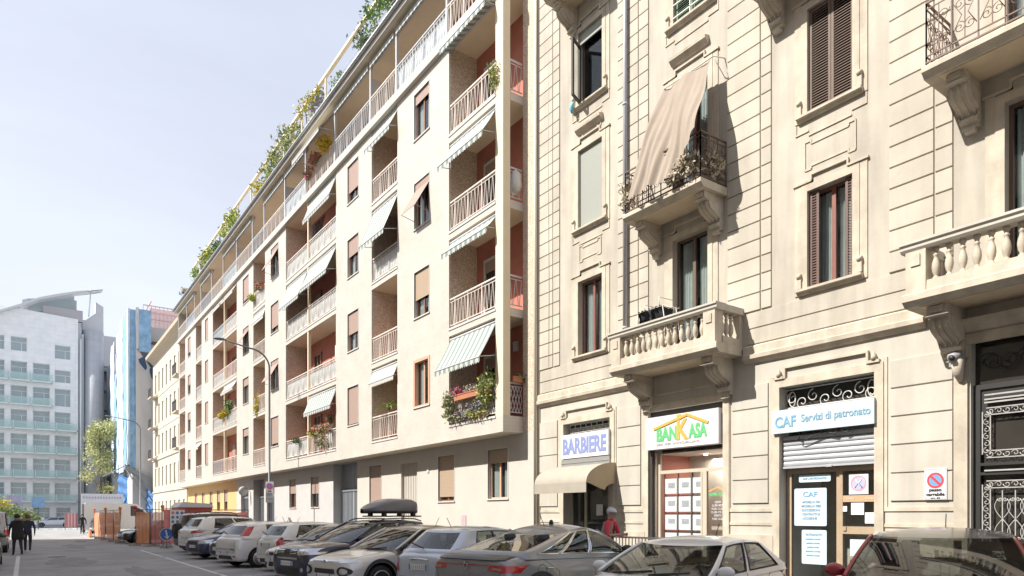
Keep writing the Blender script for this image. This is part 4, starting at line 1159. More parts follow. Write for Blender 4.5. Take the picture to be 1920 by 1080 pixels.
ym = 7.62
pposter(7.22, 7.88, 2.36, 2.5, pale, 'narrow rounded pale blue strip at the top of the CAF office window', [('CAF e PATRONATO', 7.55, 2.43, .05, .5, bl2)])
pposter(7.3, 7.98, 1.5, 2.24, pale, 'rounded pale blue CAF poster listing tax services in the office window', [('CAF', 7.64, 2.12, .14, .3, bl), ('MODELLO 730', 7.62, 1.97, .06, .36, bl2), ('MODELLO ISEE', 7.62, 1.89, .06, .4, bl2), ('SUCCESSIONI', 7.63, 1.81, .06, .38, bl2), ('CONTRATTI DI', 7.62, 1.73, .06, .37, bl2), ('LOCAZIONE', 7.65, 1.65, .06, .3, bl2)])
pposter(7.3, 7.82, .75, 1.42, pale, 'pale blue PATRONATO sheet below the CAF poster', [('PATRONATO', 7.56, 1.33, .06, .34, bl2)] + [('pensioni e servizi', 7.58, 1.24 - .08 * i, .04, .3 - .03 * (i % 3), bl2) for i in range(5)])
s = root('door_sticker', (XP, 6.68, 2.1), 'square white sticker with a round red and blue emblem on the office door', 'sticker', world=True)
b = B(); b.box(XP - .005, XP, 6.5, 6.86, 2.1, 2.48); b.build('sheet', paper, s)
def discX(b, X, y, z, r0, r1, m=0, n=28, x2=.003):
    vs = []
    for k in range(n):
        a = 2 * PI * k / n; vs += [(X, y + r0 * math.cos(a), z + r0 * math.sin(a)), (X, y + r1 * math.cos(a), z + r1 * math.sin(a))]
    b.add(vs, [(2 * k, 2 * k + 1, (2 * k + 3) % (2 * n), (2 * k + 2) % (2 * n)) for k in range(n)], m)
redm, blum = lettm('red', (.62, .06, .07)), lettm('deep_blue', (.10, .20, .55))
b = B(); discX(b, XP - .008, 6.68, 2.3, .12, .15); b.build('ring', lettm('faded_red', (.62, .3, .34)), s)
b = B(); discX(b, XP - .008, 6.68, 2.3, 0.001, .115); b.build('disc', lettm('violet', (.42, .42, .66)), s)
b = B(); b.tube([(XP - .012, 6.62, 2.38), (XP - .012, 6.67, 2.3), (XP - .012, 6.61, 2.22)], .01, 4); b.tube([(XP - .012, 6.74, 2.38), (XP - .012, 6.69, 2.3), (XP - .012, 6.75, 2.22)], .01, 4); b.build('figures', whitep, s)
s = root('door_strip', (XP, 6.65, 1.95), 'orange strip across the office door glass', 'strip', world=True)
b = B(); b.box(XP - .004, XP, 6.32, 6.98, 1.96, 2.08); b.build('strip', lettm('salmon', (.72, .34, .2)), s)
wall_text('TIRARE', 6.85, 2.02, XP - .006, .05, whitep, s, width=.2); wall_text('PULL', 6.48, 2.02, XP - .006, .05, whitep, s, width=.14)
for (a, c, e, f, lb) in ((6.58, 6.82, 1.72, 1.94, 'blank white sheet below the orange strip on the office door'), (6.32, 6.56, 1.56, 1.76, 'blank white sheet at the right edge of the office door glass'), (6.9, 6.98, 1.78, 1.88, 'tiny white tag beside the office door post'), (6.36, 6.84, .95, 1.26, 'pale blue sheet on the lower pane of the office door')):
    b = B(); b.box(XP - .005, XP, a, c, e, f); tag(b.build('paper_notice', pale if e < 1 else paper), lb, 'notice')
# no-parking plate
s = root('parking_sign', (W - .03, 5.26, 2), 'white passo carrabile plate with a red ringed blue disc on the pier beside the gate', 'sign', world=True)
b = B(); b.box(W - .045, W - .032, 5.08, 5.43, 1.97, 2.49); b.build('plate', whitep, s)
b = B(); b.box(W - .046, W - .0455, 5.09, 5.42, 1.98, 1.99); b.box(W - .046, W - .0455, 5.09, 5.42, 2.47, 2.48); b.box(W - .046, W - .0455, 5.09, 5.1, 1.99, 2.47); b.box(W - .046, W - .0455, 5.41, 5.42, 1.99, 2.47); b.build('border', lettm('steel', (.3, .35, .42)), s)
b = B(); discX(b, W - .048, 5.255, 2.29, .095, .13); b.add([(W - .049, 5.255 + .1, 2.29 + .07), (W - .049, 5.255 + .07, 2.29 + .1), (W - .049, 5.255 - .1, 2.29 - .07), (W - .049, 5.255 - .07, 2.29 - .1)], [(0, 1, 2, 3)]); b.build('ring', redm, s)
b = B(); discX(b, W - .047, 5.255, 2.29, .001, .096); b.build('disc', lettm('mid_blue', (.14, .33, .66)), s)
wall_text('passo', 5.255, 2.12, W - .048, .07, ironk, s, width=.19, bold=.002); wall_text('carrabile', 5.255, 2.06, W - .048, .07, ironk, s, width=.28, bold=.002); wall_text('art. 22', 5.255, 2.0, W - .048, .035, ironk, s, width=.14)
# security camera
s = root('security_camera', (W - .1, 4.9, 4.2), 'grey dome security camera on the corner of the portal', 'camera', world=True)
b = B(); b.box(W - .12, W - .05, 4.8, 5.02, 4.12, 4.36); b.build('mount', mat('camera_grey', (.3, .3, .32), .5), s)
b = B(); b.lathe([(.001, -.1), (.07, -.07), (.1, 0), (.09, .05), (.001, .08)], (W - .2, 4.91, 4.25), 16); b.build('dome', mat('camera_grey', (.3, .3, .32)), s)
b = B(); b.lathe([(.001, -.03), (.045, -.02), (.045, .02), (.001, .03)], (W - .29, 4.91, 4.23), 12, 0, 'X'); b.build('lens', ironk, s)

# --- cloth hung over the iron balcony, plants, drying rack
s = root('hanging_cloth', (W - .9, 10.6, 9), 'long beige cloth hung from a rod down over the iron balcony railing', 'cloth', world=True)
cl = mat('beige_cloth', (.32, .265, .215), .9, noise=.08, ns=3, bump=.1, bs=80)
def cloth(u, v):
    top = Vector((W - .38, 9.58 + 1.35 * u, 11.5)); bot = Vector((W - 1.08, 9.38 + 1.95 * u, 8.96 + .75 * max(0, 1 - u / .32) ** 1.2))
    p = top.lerp(bot, v)
    fold = .8 * .055 * math.sin(u * 23 + 2.2 * v) * (.3 + .7 * v) + .035 * math.sin(u * 51 - 3 * v) * v + .05 * math.sin(u * 9 + v * 5)
    p.x += fold - .05 * math.sin(min(1, v * 1.15) * PI * .8) ; p.y += .03 * math.sin(v * 9 + u * 12)
    return p
b = B(); b.grid(70, 36, cloth); b.build('cloth_sheet', cl, s)
b = B(); b.tube([(W, 9.5, 11.62), (W - .38, 9.5, 11.52), (W - .38, 10.9, 11.52), (W, 10.95, 11.62)], .014, 6); b.tube([(W, 9.5, 11.2), (W - .38, 9.5, 11.5)], .01, 5)
b.build('rod', ironw, s)
foliage('dry_plant', [((W - .92, 9.75, 9.12), (.2, .3, .22)), ((W - .5, 9.45, 9.15), (.35, .12, .3)), ((W - .95, 10.1, 9.0), (.12, .25, .15))], 900, .05, [GB_, lf('leaf_straw', (.55, .49, .38)), lf('leaf_umber', (.25, .2, .13))], None, [([(W - .85, 9.6, 8.8), (W - .9, 9.7, 9.4)], .01)], 3)
tag(bpy.data.objects['dry_plant'], 'withered grey brown creeper on the right end of the iron balcony', 'plant')
o = foliage('dry_plant', [((W - .82, 11.65, 9.25), (.2, .2, .35))], 300, .05, [GB_, lf('leaf_straw', (0, 0, 0))], None, [([(W - .8, 11.6, 8.8), (W - .82, 11.65, 9.4)], .01)], 4)
tag(o, 'withered plant at the left end of the iron balcony beside the downpipe', 'plant')
s = root('drying_rack', (W - .55, 11.2, 5.25), 'folding drying rack loaded with black clothes on the stone balcony', 'drying rack', world=True)
b = B(); x0, x1, y0, y1, z = W - .7, W - .25, 10.45, 11.6, 6.42
for x in (x0, x1):
    b.tube([(x, y0, 5.28), (x, y0 + .2, z), (x, y1 - .2, z), (x, y1, 5.28)], .01, 5)
b.tube([(x0, y0 + .3, z), (x0, y0 + .3, z + .22), (x1, y0 + .3, z + .22), (x1, y0 + .3, z)], .01, 5); b.tube([(x0, y1 - .4, z), (x0, y1 - .4, z + .15), (x1, y1 - .4, z + .15)], .008, 5)
for i in range(6): b.bar((x0 + i * .09, y0 + .1, z), (x0 + i * .09, y1 - .1, z), .004)
b.build('frame', ironw, s)
rp = random.Random(9)
for i in range(7):
    yy = 10.72 + i * .11; b = B(); ph = rp.random() * 6
    b.grid(8, 6, lambda u, v: (x0 - .02 + .45 * u, yy + .02 * math.sin(9 * u + ph) + (.03 * math.sin(6 * v)), z + .03 - (.35 + .12 * math.sin(u * 5 + ph)) * v))
    b.build('garment', mat('black_cloth' if i != 3 else 'grey_cloth', (.02, .02, .025) if i != 3 else (.4, .4, .45), .9), s)

# --- balcony plants on the modern block
def plant(blobs, n, size, mats, label, seed, droop=.3, name='balcony_plant', group=None, cat='plant', stems=None):
    o = foliage(name, blobs, int(n * (1.9 if name == 'balcony_plant' else .85)), size, mats, None, stems, seed, droop); tag(o, label, cat, group); return o
def pot(x0, x1, y0, y1, z0, z1, m, label):
    b = B(); b.box(x0, x1, y0, y1, z0, z1); b.box(x0 - .015, x1 + .015, y0 - .015, y1 + .015, z1, z1 + .03)
    return tag(b.build('planter', m), label, 'planter')
pm = mat('terracotta_pot', (.42, .17, .09), .8, noise=.1)
X = D1 - .12
pot(X - .1, X + .08, 17.5, 19.4, 5.42, 5.58, pm, 'long terracotta window box on the lowest corner balcony')
plant([((X, 17.6, 5.75), (.22, .35, .3)), ((X - .02, 17.7, 5.4), (.18, .3, .35))], 500, .055, [G3, G2, lf('leaf_pale', (.42, .46, .2))], 'big lime green bush at the right end of the lowest corner balcony', 21)
plant([((X, 18.5, 5.68), (.14, .45, .12))], 260, .045, [GW_, G2, lf('petal_mauve', (.45, .3, .38))], 'mixed pale blooms in the middle of the terracotta window box', 22)
plant([((X, 19.35, 5.72), (.14, .3, .14))], 220, .045, [GP, GP, G2], 'bright pink flowers at the left of the terracotta window box', 23)
plant([((X - .02, 19.85, 5.4), (.16, .25, .4)), ((X, 19.9, 5.0), (.12, .25, .25))], 380, .05, [G2, lf('leaf_pale', (0, 0, 0)), GB_], 'trailing sage green plant hanging off the left end of the lowest corner balcony', 24, 1.2)
plant([((X + .02, 18.3, 5.15), (.1, .5, .25)), ((X + .04, 19.1, 4.95), (.1, .5, .2))], 420, .045, [GBL, G2, lf('leaf_mauve', (.3, .22, .28))], 'dark mauve leaved plants behind the railing of the lowest corner balcony', 25)
plant([((X + .05, 18.6, 4.88), (.06, 1.1, .12))], 260, .06, [G3, GB_], 'row of upright yellow green blades along the foot of the lowest corner railing', 26, -1)
plant([((12.3, 18.7, 5.9), (.18, .2, .5))], 260, .05, [G5, G1], 'dark conical shrub inside the lowest corner loggia', 27)
pot(11.98, 12.38, 16.82, 16.98, 5.72, 5.86, pm, 'short terracotta box on the side railing of the lowest corner balcony')
plant([((12.25, 16.9, 5.92), (.12, .1, .1)), ((12.42, 16.85, 5.85), (.1, .1, .1))], 120, .04, [G5, G2], 'small dark plant on the side railing of the lowest corner balcony', 28)
# palm-like dracaena
s = root('potted_palm', (D1 + .2, 25.0, 4.7), 'spiky light green potted palm behind the lowest narrow balcony', 'plant', world=True)
b = B(); rp = random.Random(4)
for i in range(44):
    a = rp.random() * 2 * PI; e = .2 + rp.random() * 1.1; L = .55 + rp.random() * .35; c = Vector((D1 + .12, 25.0, 5.95))
    d = Vector((math.cos(a) * math.cos(e), math.sin(a) * math.cos(e), math.sin(e)))
    pts = [c + d * L * t + Vector((0, 0, -.55 * t * t * L)) for t in (0, .35, .7, 1)]
    sd = d.cross(Vector((0, 0, 1))).normalized()
    ww = [.012, .024, .018, .002]
    vs = [tuple(p + sd * ww[k]) for k, p in enumerate(pts)] + [tuple(p - sd * ww[k]) for k, p in enumerate(pts)]
    b.add(vs, [(k, k + 1, 5 + k, 4 + k) for k in range(3)], rp.randrange(2))
b.build('fronds', [lf('frond_light', (.3, .42, .12)), lf('frond_dark', (.17, .28, .06))], s)
b = B(); b.tube([(D1 + .12, 25.0, 5.0), (D1 + .12, 25.0, 5.95)], .03, 6); b.build('stem', M_bark(), s)
b = B(); b.lathe([(.14, 4.72), (.19, 5.05), (.001, 5.05)], (D1 + .25, 25.0, 0), 12); b.build('pot', pm, s)
P_ = [([((X + .02, 33.2, 5.72), (.15, .5, .14))], 260, .06, [G3, GR, G2], 'yellow and red flowers on the lowest wide balcony, left of its post'),
      ([((X, 32.2, 5.8), (.16, .7, .2)), ((X + .3, 31.6, 6.2), (.2, .3, .3))], 420, .06, [G2, GW_, G3, GR], 'pale leafy flowers crowding the lowest wide balcony right of its post'),
      ([((X, 31.2, 5.72), (.14, .4, .14))], 200, .055, [G1, GR, GW_], 'red and white blooms at the right end of the lowest wide balcony'),
      ([((X - .02, 31.9, 5.2), (.1, .9, .3))], 260, .055, [GB_, GB_, G2], 'dry trailing stems over the lowest wide railing'),
      ([((X, 35.6, 5.55), (.12, .5, .12))], 140, .055, [G5, G2], 'dark trailing plant on the frosted railing of the lowest wide loggia'),
      ([((X, 51.2, 11.95 - 3.25 + .15), (.2, .6, .2)), ((X, 52.3, 8.85), (.2, .6, .2))], 320, .08, [G4, G4, G3], 'yellow flowers on the second wide loggia far along the facade'),
      ([((X + .1, 50.4, 9.3), (.2, .9, .45))], 300, .08, [G1, G2], 'tall green shrubs behind the yellow flowers far along the facade'),
      ([((X, 44.1, 15.2), (.2, .2, .2))], 120, .07, [G3, G3], 'round lime green ball plant on the top narrow balcony'),
      ([((X + .05, 42.6, 15.5), (.15, .6, .25))], 260, .07, [GB_, G2, GR], 'rusty flowers along the top narrow balcony'),
      ([((X + .1, 43.4, 8.4), (.15, .2, .7))], 200, .07, [G3, G4], 'yellow green climber on the second narrow loggia'),
      ([((11.45, 31.2, 19.35 - .35), (.28, .35, .3))], 420, .06, [G4, G4, lf('petal_gold', (.75, .5, .03))], 'big round golden yellow bush on the top floor balcony'),
      ([((11.45, 32.6, 18.9), (.18, .9, .18)), ((11.5, 33.6, 18.6), (.15, .6, .2))], 420, .06, [GR, G4, G2, GP], 'red and yellow flowers along the top floor railing beside the golden bush'),
      ([((X, 17.3, 15.0), (.1, .2, .5))], 120, .05, [G3, G2], 'thin yellow green climber on the third corner balcony')]
for i, (bl_, n, sz, ms, lb) in enumerate(P_): plant(bl_, n, sz, ms, lb, 40 + i)
# roof terrace greenery
T_ = [([((12.3, 25.2, 21.9), (.5, 1.5, .9)), ((12.2, 26.8, 21.6), (.4, .7, .7)), ((12.2, 24.6, 22.7), (.3, .6, .5))], 1500, .09, [G1, lf('leaf_fresh', (.16, .3, .06)), G2], 'tall fresh green tree rising above the roof rail nearest the palazzo', .0),
      ([((12.2, 27.9, 21.2), (.4, .8, .6))], 500, .08, [GBL, G2, G5], 'grey green bush under the tall roof tree'),
      ([((12.2, 22.6, 22.4), (.4, .8, .9))], 600, .09, [G1, G5, G2], 'dark green shrub at the near end of the roof terrace'),
      ([((12.2, 30.8, 21.0), (.35, 1.1, .4))], 300, .07, [lf('leaf_fresh', (0, 0, 0)), G2], 'sparse pale shrub between two roof posts'),
      ([((12.1, 34.0, 21.6), (.3, 1.2, .5)), ((12.1, 35.2, 21.9), (.3, .7, .5))], 500, .09, [G4, G3, G2], 'yellow climber draped over the roof beam'),
      ([((12.2, 33.2, 21.0), (.3, 1.0, .4))], 240, .09, [GBL, lf('leaf_mauve', (0, 0, 0))], 'bluish wiry shrub below the yellow climber'),
      ([((12.3, 39.0, 21.6), (.6, 2.3, .8)), ((12.1, 41.2, 21.3), (.5, 1.6, .7)), ((12.3, 37.3, 21.3), (.4, 1, .6))], 1700, .11, [G3, G2, GB_, G1], 'wide bushy olive and lime hedge leaning out over the roof edge'),
      ([((12.2, 43.6, 21.0), (.4, 1.1, .5))], 400, .11, [G3, G4], 'low lime bush at the end of the olive hedge'),
      ([((12.1, 50.6, 21.4), (.4, 1.8, .7)), ((12.1, 52.6, 21.1), (.3, 1, .5))], 700, .12, [G3, G3, G1], 'lime green climber on the middle roof posts'),
      ([((12.1, 54.8, 21.0), (.3, 1.1, .4))], 300, .12, [G5, G1], 'dark green clump beside the lime climber'),
      ([((12.1, 58.4, 21.2), (.4, 2.2, .6))], 600, .13, [G3, G2], 'yellow green hedge near the far end of the roof'),
      ([((12.1, 62.4, 21.0), (.3, 1.2, .45))], 260, .13, [G3, G1], 'small green bush at the last roof posts'),
      ([((12.0, 67.3, 20.95), (.2, 1.6, .25))], 120, .14, [GB_, GBL], 'thin wiry plants past the last roof post')]
for i, q in enumerate(T_):
    bl_, n, sz, ms, lb = q[:5]; bl_ = [((c[0] - .25, c[1], c[2] + .85), rd_) for c, rd_ in bl_]
    plant(bl_, n, sz, ms, lb, 70 + i, 0, 'roof_plant', 'plants along the roof terrace', 'plant', [([(c[0] + .3, c[1], 20.5), (c[0], c[1], c[2])], .03) for c, _ in bl_])
# ------------------------------------------------------------------ cars
def paintm(name, c, metal=.25, rough=.28): return mat('car_' + name, c, rough, metal=metal, coat=.9, noise=.03, ns=3)
carglass = glass('car_glass', (.50, .54, .52), .02, .22, (.03, .035, .035), 1.55, 1.7)
tyrem = mat('tyre', (.022, .022, .023), .85); rimm = mat('alloy', (.55, .56, .58), .3, metal=.8)
plast = mat('black_plastic', (.035, .035, .037), .6); chrome = mat('chrome', (.7, .7, .72), .12, metal=1)
lampc = mat('lamp_clear', (.62, .64, .68), .08, metal=.55, coat=.8); lampr = mat('lamp_red', (.45, .015, .02), .15, coat=.9)
lampo = mat('lamp_orange', (.7, .2, .02), .2, coat=.8)
platem = mat('plate_white', (.75, .75, .75), .5); seatm = mat('seat', (.05, .05, .055), .8)
arch_dark = mat('arch_dark', (.012, .012, .012), .9)

def smooth_obj(me):
    for p in me.polygons: p.use_smooth = True

def car(name, label, loc, rz, L=4.2, Wd=1.78, H=1.5, paint=None, roofm=None, zb=.2, hood=(.74, .98), deck=None, tailz=None,
        wbx=None, wtx=None, rtx=None, rbx=None, belt=.98, belt_r=None, roofw=.74, R_=.32, wf=None, wr=None, crown=.06, rearup=.0,
        wins=((.05, .47), (.50, .80)), pill=.0, front=None, rear=None, clad=False, rails=None, spokes=10, group='cars parked nose in and nose out along the street',
        trim=None, near=True, bumper=None, handles=True, arcroof=.04, pil_lamp=False):
    """x forward, y left, z up; origin on the ground at the centre"""
    T = root(name, (*loc, 0), label, 'car', group, rz)
    h = L / 2; paint = paint or paintm('silver', (.5, .5, .52))
    wf = wf if wf is not None else h - .82; wr = wr if wr is not None else -h + .75
    wbx = wbx if wbx is not None else h - .98; wtx = wtx if wtx is not None else wbx - .75
    rtx = rtx if rtx is not None else -h + .45; rbx = rbx if rbx is not None else -h + .12
    belt_r = belt_r or belt + .06; deck = deck or belt_r; tailz = tailz or deck - .04
    hw = Wd / 2
    # ---- lower body loft
    S = [(h, .70, hood[0] - .12, .0), (h - .03, .80, hood[0] - .05, 0), (h - .12, .885, hood[0], 0), (h - .32, .95, hood[0] + .05, 0), (h - .6, .985, (hood[0] * .45 + hood[1] * .55), 0),
         (wbx + .02, 1, hood[1], 0), (wbx - .35, 1, belt - .005, 0), (wbx - .8, 1, belt, 0), (0, 1, belt + (belt_r - belt) * .5, 0), (wr + .3, 1.0, belt_r - .01, 0), (wr - .1, .99, belt_r, 0),
         (-h + .3, .965, deck, 0), (-h + .12, .92, deck - .02, 0), (-h + .03, .85, tailz - .06, 0), (-h, .76, tailz - .16, 0)]
    S = sorted(S, key=lambda q: -q[0])
    bm = B(); NP = 0; rings = []
    for i, (x, f, zt, _) in enumerate(S):
        w_ = hw * f; lo = zb + (.06 if abs(x) > h - .1 else 0) + (.1 if abs(x) > h - .02 else 0)
        zs = zt - .07
        half = [(0, lo), (w_ * .7, lo), (w_ * .93, lo + .03), (w_ * .985, lo + .14), (w_, lo + (zs - lo) * .45), (w_ * .995, lo + (zs - lo) * .7), (w_ * .965, zs - .02), (w_ * .9, zs + .045), (w_ * .72, zt - .005), (w_ * .35, zt + .008), (0, zt + .012)]
        ring_ = [(x, y, z) for y, z in half] + [(x, -y, z) for y, z in half[-2:0:-1]]
        NP = len(ring_); rings.append(ring_)
    vs = [p for r_ in rings for p in r_]
    fs = [(i * NP + k, (i + 1) * NP + k, (i + 1) * NP + (k + 1) % NP, i * NP + (k + 1) % NP) for i in range(len(S) - 1) for k in range(NP)]
    fs += [tuple(range(NP)), tuple(range((len(S) - 1) * NP + NP - 1, (len(S) - 1) * NP - 1, -1))]
    bm.add(vs, fs, 0, True)
    me = bm.mesh('body', [paint, arch_dark, plast]); recalc(me)
    o = bpy.data.objects.new('tmp', me); COL.objects.link(o)
    md = o.modifiers.new('s', 'SUBSURF'); md.levels = 2 if near else 1; md.render_levels = md.levels
    cutter = B()
    for wx in (wf, wr):
        for sg in (-1, 1):
            c2 = B(); c2.lathe([(R_ + .065, -.2), (R_ + .065, .2)], (wx, sg * (hw - .08), R_), 28 if near else 16, 0, 'Y'); cutter.merge(c2)
    cm = cutter.mesh('cut', [arch_dark]); recalc(cm)
    co = bpy.data.objects.new('cut', cm); COL.objects.link(co)
    bo = o.modifiers.new('b', 'BOOLEAN'); bo.operation = 'DIFFERENCE'; bo.object = co; bo.solver = 'EXACT'
    dg = bpy.context.evaluated_depsgraph_get()
    me2 = bpy.data.meshes.new_from_object(o.evaluated_get(dg))
    for q in (o, co): bpy.data.objects.remove(q)
    if len(me2.vertices) < 50: raise RuntimeError('boolean failed ' + name)
    me2.materials.clear()
    for mm in (paint, arch_dark, bumper or paint): me2.materials.append(mm)
    for p in me2.polygons:
        c = p.center; d = min((Vector((c.x - wx, c.z - R_)).length for wx in (wf, wr)))
        inside = (d < R_ + .075 and abs(p.normal.y) < .35 and abs(c.y) < hw - .01) or (d < R_ + .06 and abs(c.y) < hw - .15)
        p.material_index = 1 if inside and d < R_ + .08 else (2 if (bumper and c.z < zb + .17) else 0)
        p.use_smooth = not inside
    body = link('body', me2, T)
    body_m = me2
    # ---- greenhouse
    nF, nS, nR, nT = 10, 44, 10, 10
    def ringpt(t, k):
        """k over the whole ring: front right->left, left side front->rear, rear, right side"""
        zf = belt + .015; zr = belt_r + .015; zroof = H - crown
        xf = wbx + (wtx - wbx) * t; xr = rbx + (rtx - rbx) * (t ** .85)
        w0 = hw * .925; w1 = hw * roofw; ww = w0 + (w1 - w0) * (t ** 1.25)
        if k < nF:
            s = -1 + 2 * k / nF; y = s * ww; x = xf - .20 * (abs(s) ** 2.4) * (1 - .3 * t); zz = zf; 
        elif k < nF + nS:
            s = (k - nF) / nS; y = ww * (1 + .015 * math.sin(PI * s)) ; x = (xf - .20 * (1 - .3 * t)) * (1 - s) + (xr + .12) * s
            y *= 1 - (.05 * s ** 3 + .04 * (1 - s) ** 4) + .04; y = min(y, ww * 1.0); zz = zf + (zr - zf) * s
        elif k < nF + nS + nR:
            s = 1 - 2 * (k - nF - nS) / nR; y = s * ww * .97; x = xr + .12 * abs(s) ** 2.2; zz = zr
        else:
            s = 1 - (k - nF - nS - nR) / nS; y = -ww * (1 + .015 * math.sin(PI * s)); x = (xf - .20 * (1 - .3 * t)) * (1 - s) + (xr + .12) * s
            y *= 1 - (.05 * s ** 3 + .04 * (1 - s) ** 4) + .04; y = max(y, -ww); zz = zf + (zr - zf) * s
        ur = (x - xr) / max(.1, (xf - xr))
        ztop = zroof - arcroof * (2 * ur - 1.0) ** 2 - rearup * (1 - ur)
        z = zz + (ztop - zz) * (math.sin(t * PI / 2) * .12 + t * .88)
        return Vector((x, y, z))
    NK = 2 * nS + nF + nR
    P = [[ringpt(j / nT, k) for k in range(NK)] for j in range(nT + 1)]
    skirt = [Vector((p.x + (.03 if k < nF else 0) - (.03 if nF + nS <= k < nF + nS + nR else 0), p.y * 1.035, p.z - .085)) for k, p in enumerate(P[0])]
    def is_glass(j, k):
        t = (j + .5) / nT
        if k < nF: return None if (t > .95 or k in (0, nF - 1) and False) else ('windscreen' if 0 < k < nF - 1 or True else None)
        if nF <= k < nF + nS or k >= nF + nS + nR:
            s = (k - nF + .5) / nS if k < nF + nS else 1 - (k - nF - nS - nR + .5) / nS
            if t > .86: return None
            if pil_lamp and s > .93 and .04 < t < .8: return 'tail_light'
            for wi, (a, c) in enumerate(wins):
                cut = c - (pill * .35 * t if wi == len(wins) - 1 else 0)
                if a < s < cut: return ('side_window', wi, k < nF + nS)
            return None
        if pil_lamp and .04 < t < .8 and k in (nF + nS, nF + nS + nR - 1): return 'tail_light'
        if .12 < t < .9 and nF + nS + 0 < k < nF + nS + nR - 1: return 'rear_window'
        return None
    shell = B(); gl = {}
    n0 = len(shell.v); shell.v += [tuple(p) for r_ in P for p in r_]
    for j in range(nT):
        for k in range(NK):
            f = (j * NK + k, j * NK + (k + 1) % NK, (j + 1) * NK + (k + 1) % NK, (j + 1) * NK + k)
            g_ = is_glass(j, k)
            # edge strips of windscreen stay body colour
            if g_ == 'windscreen' and (k == 0 or k == nF - 1):
                # half-width pillar
                pass
            if g_: gl.setdefault(g_, []).append(f)
            else: shell.f.append(f); shell.m.append(0); shell.sm.append(True)
    k1 = len(shell.v); shell.v += [tuple(p) for p in skirt]
    for k in range(NK): shell.f.append((k1 + k, k1 + (k + 1) % NK, (k + 1) % NK, k)); shell.m.append(0); shell.sm.append(True)
    # roof cap
    prev = [nT * NK + k for k in range(NK)]
    cx_ = sum(p.x for p in P[-1]) / NK
    for q in range(1, 6):
        s_ = (.93, .8, .6, .35, .1)[q - 1]; cur = []
        for k in range(NK):
            p = P[-1][k]; x_ = cx_ + (p.x - cx_) * s_
            def ez(x): u = (x - rtx) / max(.1, wtx - rtx); return H - crown - arcroof * (2 * u - 1) ** 2 - rearup * (1 - u)
            cur.append(len(shell.v)); shell.v.append((x_, p.y * s_, p.z + ez(x_) - ez(p.x) + crown * (1 - s_ ** 2)))
        for k in range(NK): shell.f.append((prev[k], prev[(k + 1) % NK], cur[(k + 1) % NK], cur[k])); shell.m.append(0); shell.sm.append(True)
        prev = cur
    shell.f.append(tuple(prev)); shell.m.append(0); shell.sm.append(True)
    rf = link('roof', (rme := shell.mesh('roof', [roofm or paint])), T); recalc(rme)
    # A pillars as tubes in body colour
    for k in (0, nF):
        ap = B(); ap.tube([P[j][k % NK] + Vector((.004, 0, .006)) for j in range(nT + 1)], .022, 6); ap.build('windscreen_pillar', paint, T)
    for key, faces in gl.items():
        nm = key if isinstance(key, str) else key[0]
        used = sorted({i for f in faces for i in f}); mp = {i: n for n, i in enumerate(used)}
        bb = B(); bb.v = [tuple(Vector(shell.v[i]) * 1.0 + Vector((0, -.006 if shell.v[i][1] > 0 else .006, 0))) for i in used]
        for f in faces: bb.f.append(tuple(mp[i] for i in f)); bb.m.append(0); bb.sm.append(True)
        gm_ = bb.mesh(nm, [carglass if nm != 'tail_light' else lampr]); link(nm, gm_, T)
        # dark rubber line round the side windows
        if nm == 'side_window' and near:
            edges = {}
            for f in faces:
                for i in range(4):
                    e = tuple(sorted((f[i], f[(i + 1) % 4]))); edges[e] = edges.get(e, 0) + 1
            tb = B()
            for (a, c), n_ in edges.items():
                if n_ == 1: tb.bar(shell.v[a], shell.v[c], .009)
            tb.build('window_seal', plast if not trim else trim, T)
    # interior
    if near:
        it = B(); it.box(rbx + .25, wbx - .3, -hw * .8, hw * .8, belt - .1, belt - .02)
        it.build('dashboard', seatm, T)
        for sx in (wtx - .35, wtx - 1.2):
            for sy in (-.38, .38):
                it = B(); it.tube([(sx, sy, belt - .1), (sx - .06, sy, belt + .12)], [.22, .19], 8); it.tube([(sx - .07, sy, belt + .14), (sx - .09, sy, belt + .36)], [.12, .1], 8); it.build('seat', seatm, T)
        it = B(); st_ = [(wbx - .55, .38 + .17 * math.cos(a * PI / 8), belt - .02 + .17 * math.sin(a * PI / 8)) for a in range(17)]; it.tube(st_, .014, 5); it.build('steering_wheel', plast, T)
    # ---- wheels
    for wx in (wf, wr):
        for sg in (-1, 1):
            wb_ = B(); wd = .2
            wb_.lathe([(R_ * .62, -wd / 2), (R_ * .9, -wd / 2), (R_ * .98, -wd * .42), (R_, -wd * .3), (R_, wd * .3), (R_ * .98, wd * .42), (R_ * .9, wd / 2), (R_ * .62, wd / 2)], (wx, sg * (hw - .115), R_), 28, 0, 'Y')
            ty = wb_.build('wheel', tyrem, T)
            rb_ = B(); yf = sg * (hw - .03); n = 24
            rb_.lathe([(R_ * .7, -.03), (R_ * .7, .02), (R_ * .64, .02), (R_ * .62, -.03)], (wx, yf - sg * .0, R_), 24, 0, 'Y')
            rb_.lathe([(.001, -.01), (.06, -.01), (.05, .02), (.001, .02)], (wx, yf, R_), 14, 0, 'Y')
            for q in range(spokes):
                a = 2 * PI * q / spokes; rb_.bar((wx + .05 * math.cos(a), yf, R_ + .05 * math.sin(a)), (wx + R_ * .64 * math.cos(a), yf - sg * .008, R_ + R_ * .64 * math.sin(a)), .012 if spokes > 8 else .024)
            rb_.build('rim', rimm, ty)
            db = B(); db.lathe([(.001, -.01), (R_ * .63, -.01), (R_ * .63, 0), (.001, 0)], (wx, yf - sg * .05, R_), 20, 0, 'Y'); db.build('brake_disc', arch_dark, ty)
    # ---- conforming patches
    vsb = [v.co.copy() for v in body_m.vertices]; psb = [tuple(p.vertices) for p in body_m.polygons]
    k0 = len(vsb); vsb += [Vector(v) for v in shell.v]; psb += [tuple(i + k0 for i in f) for f in shell.f]
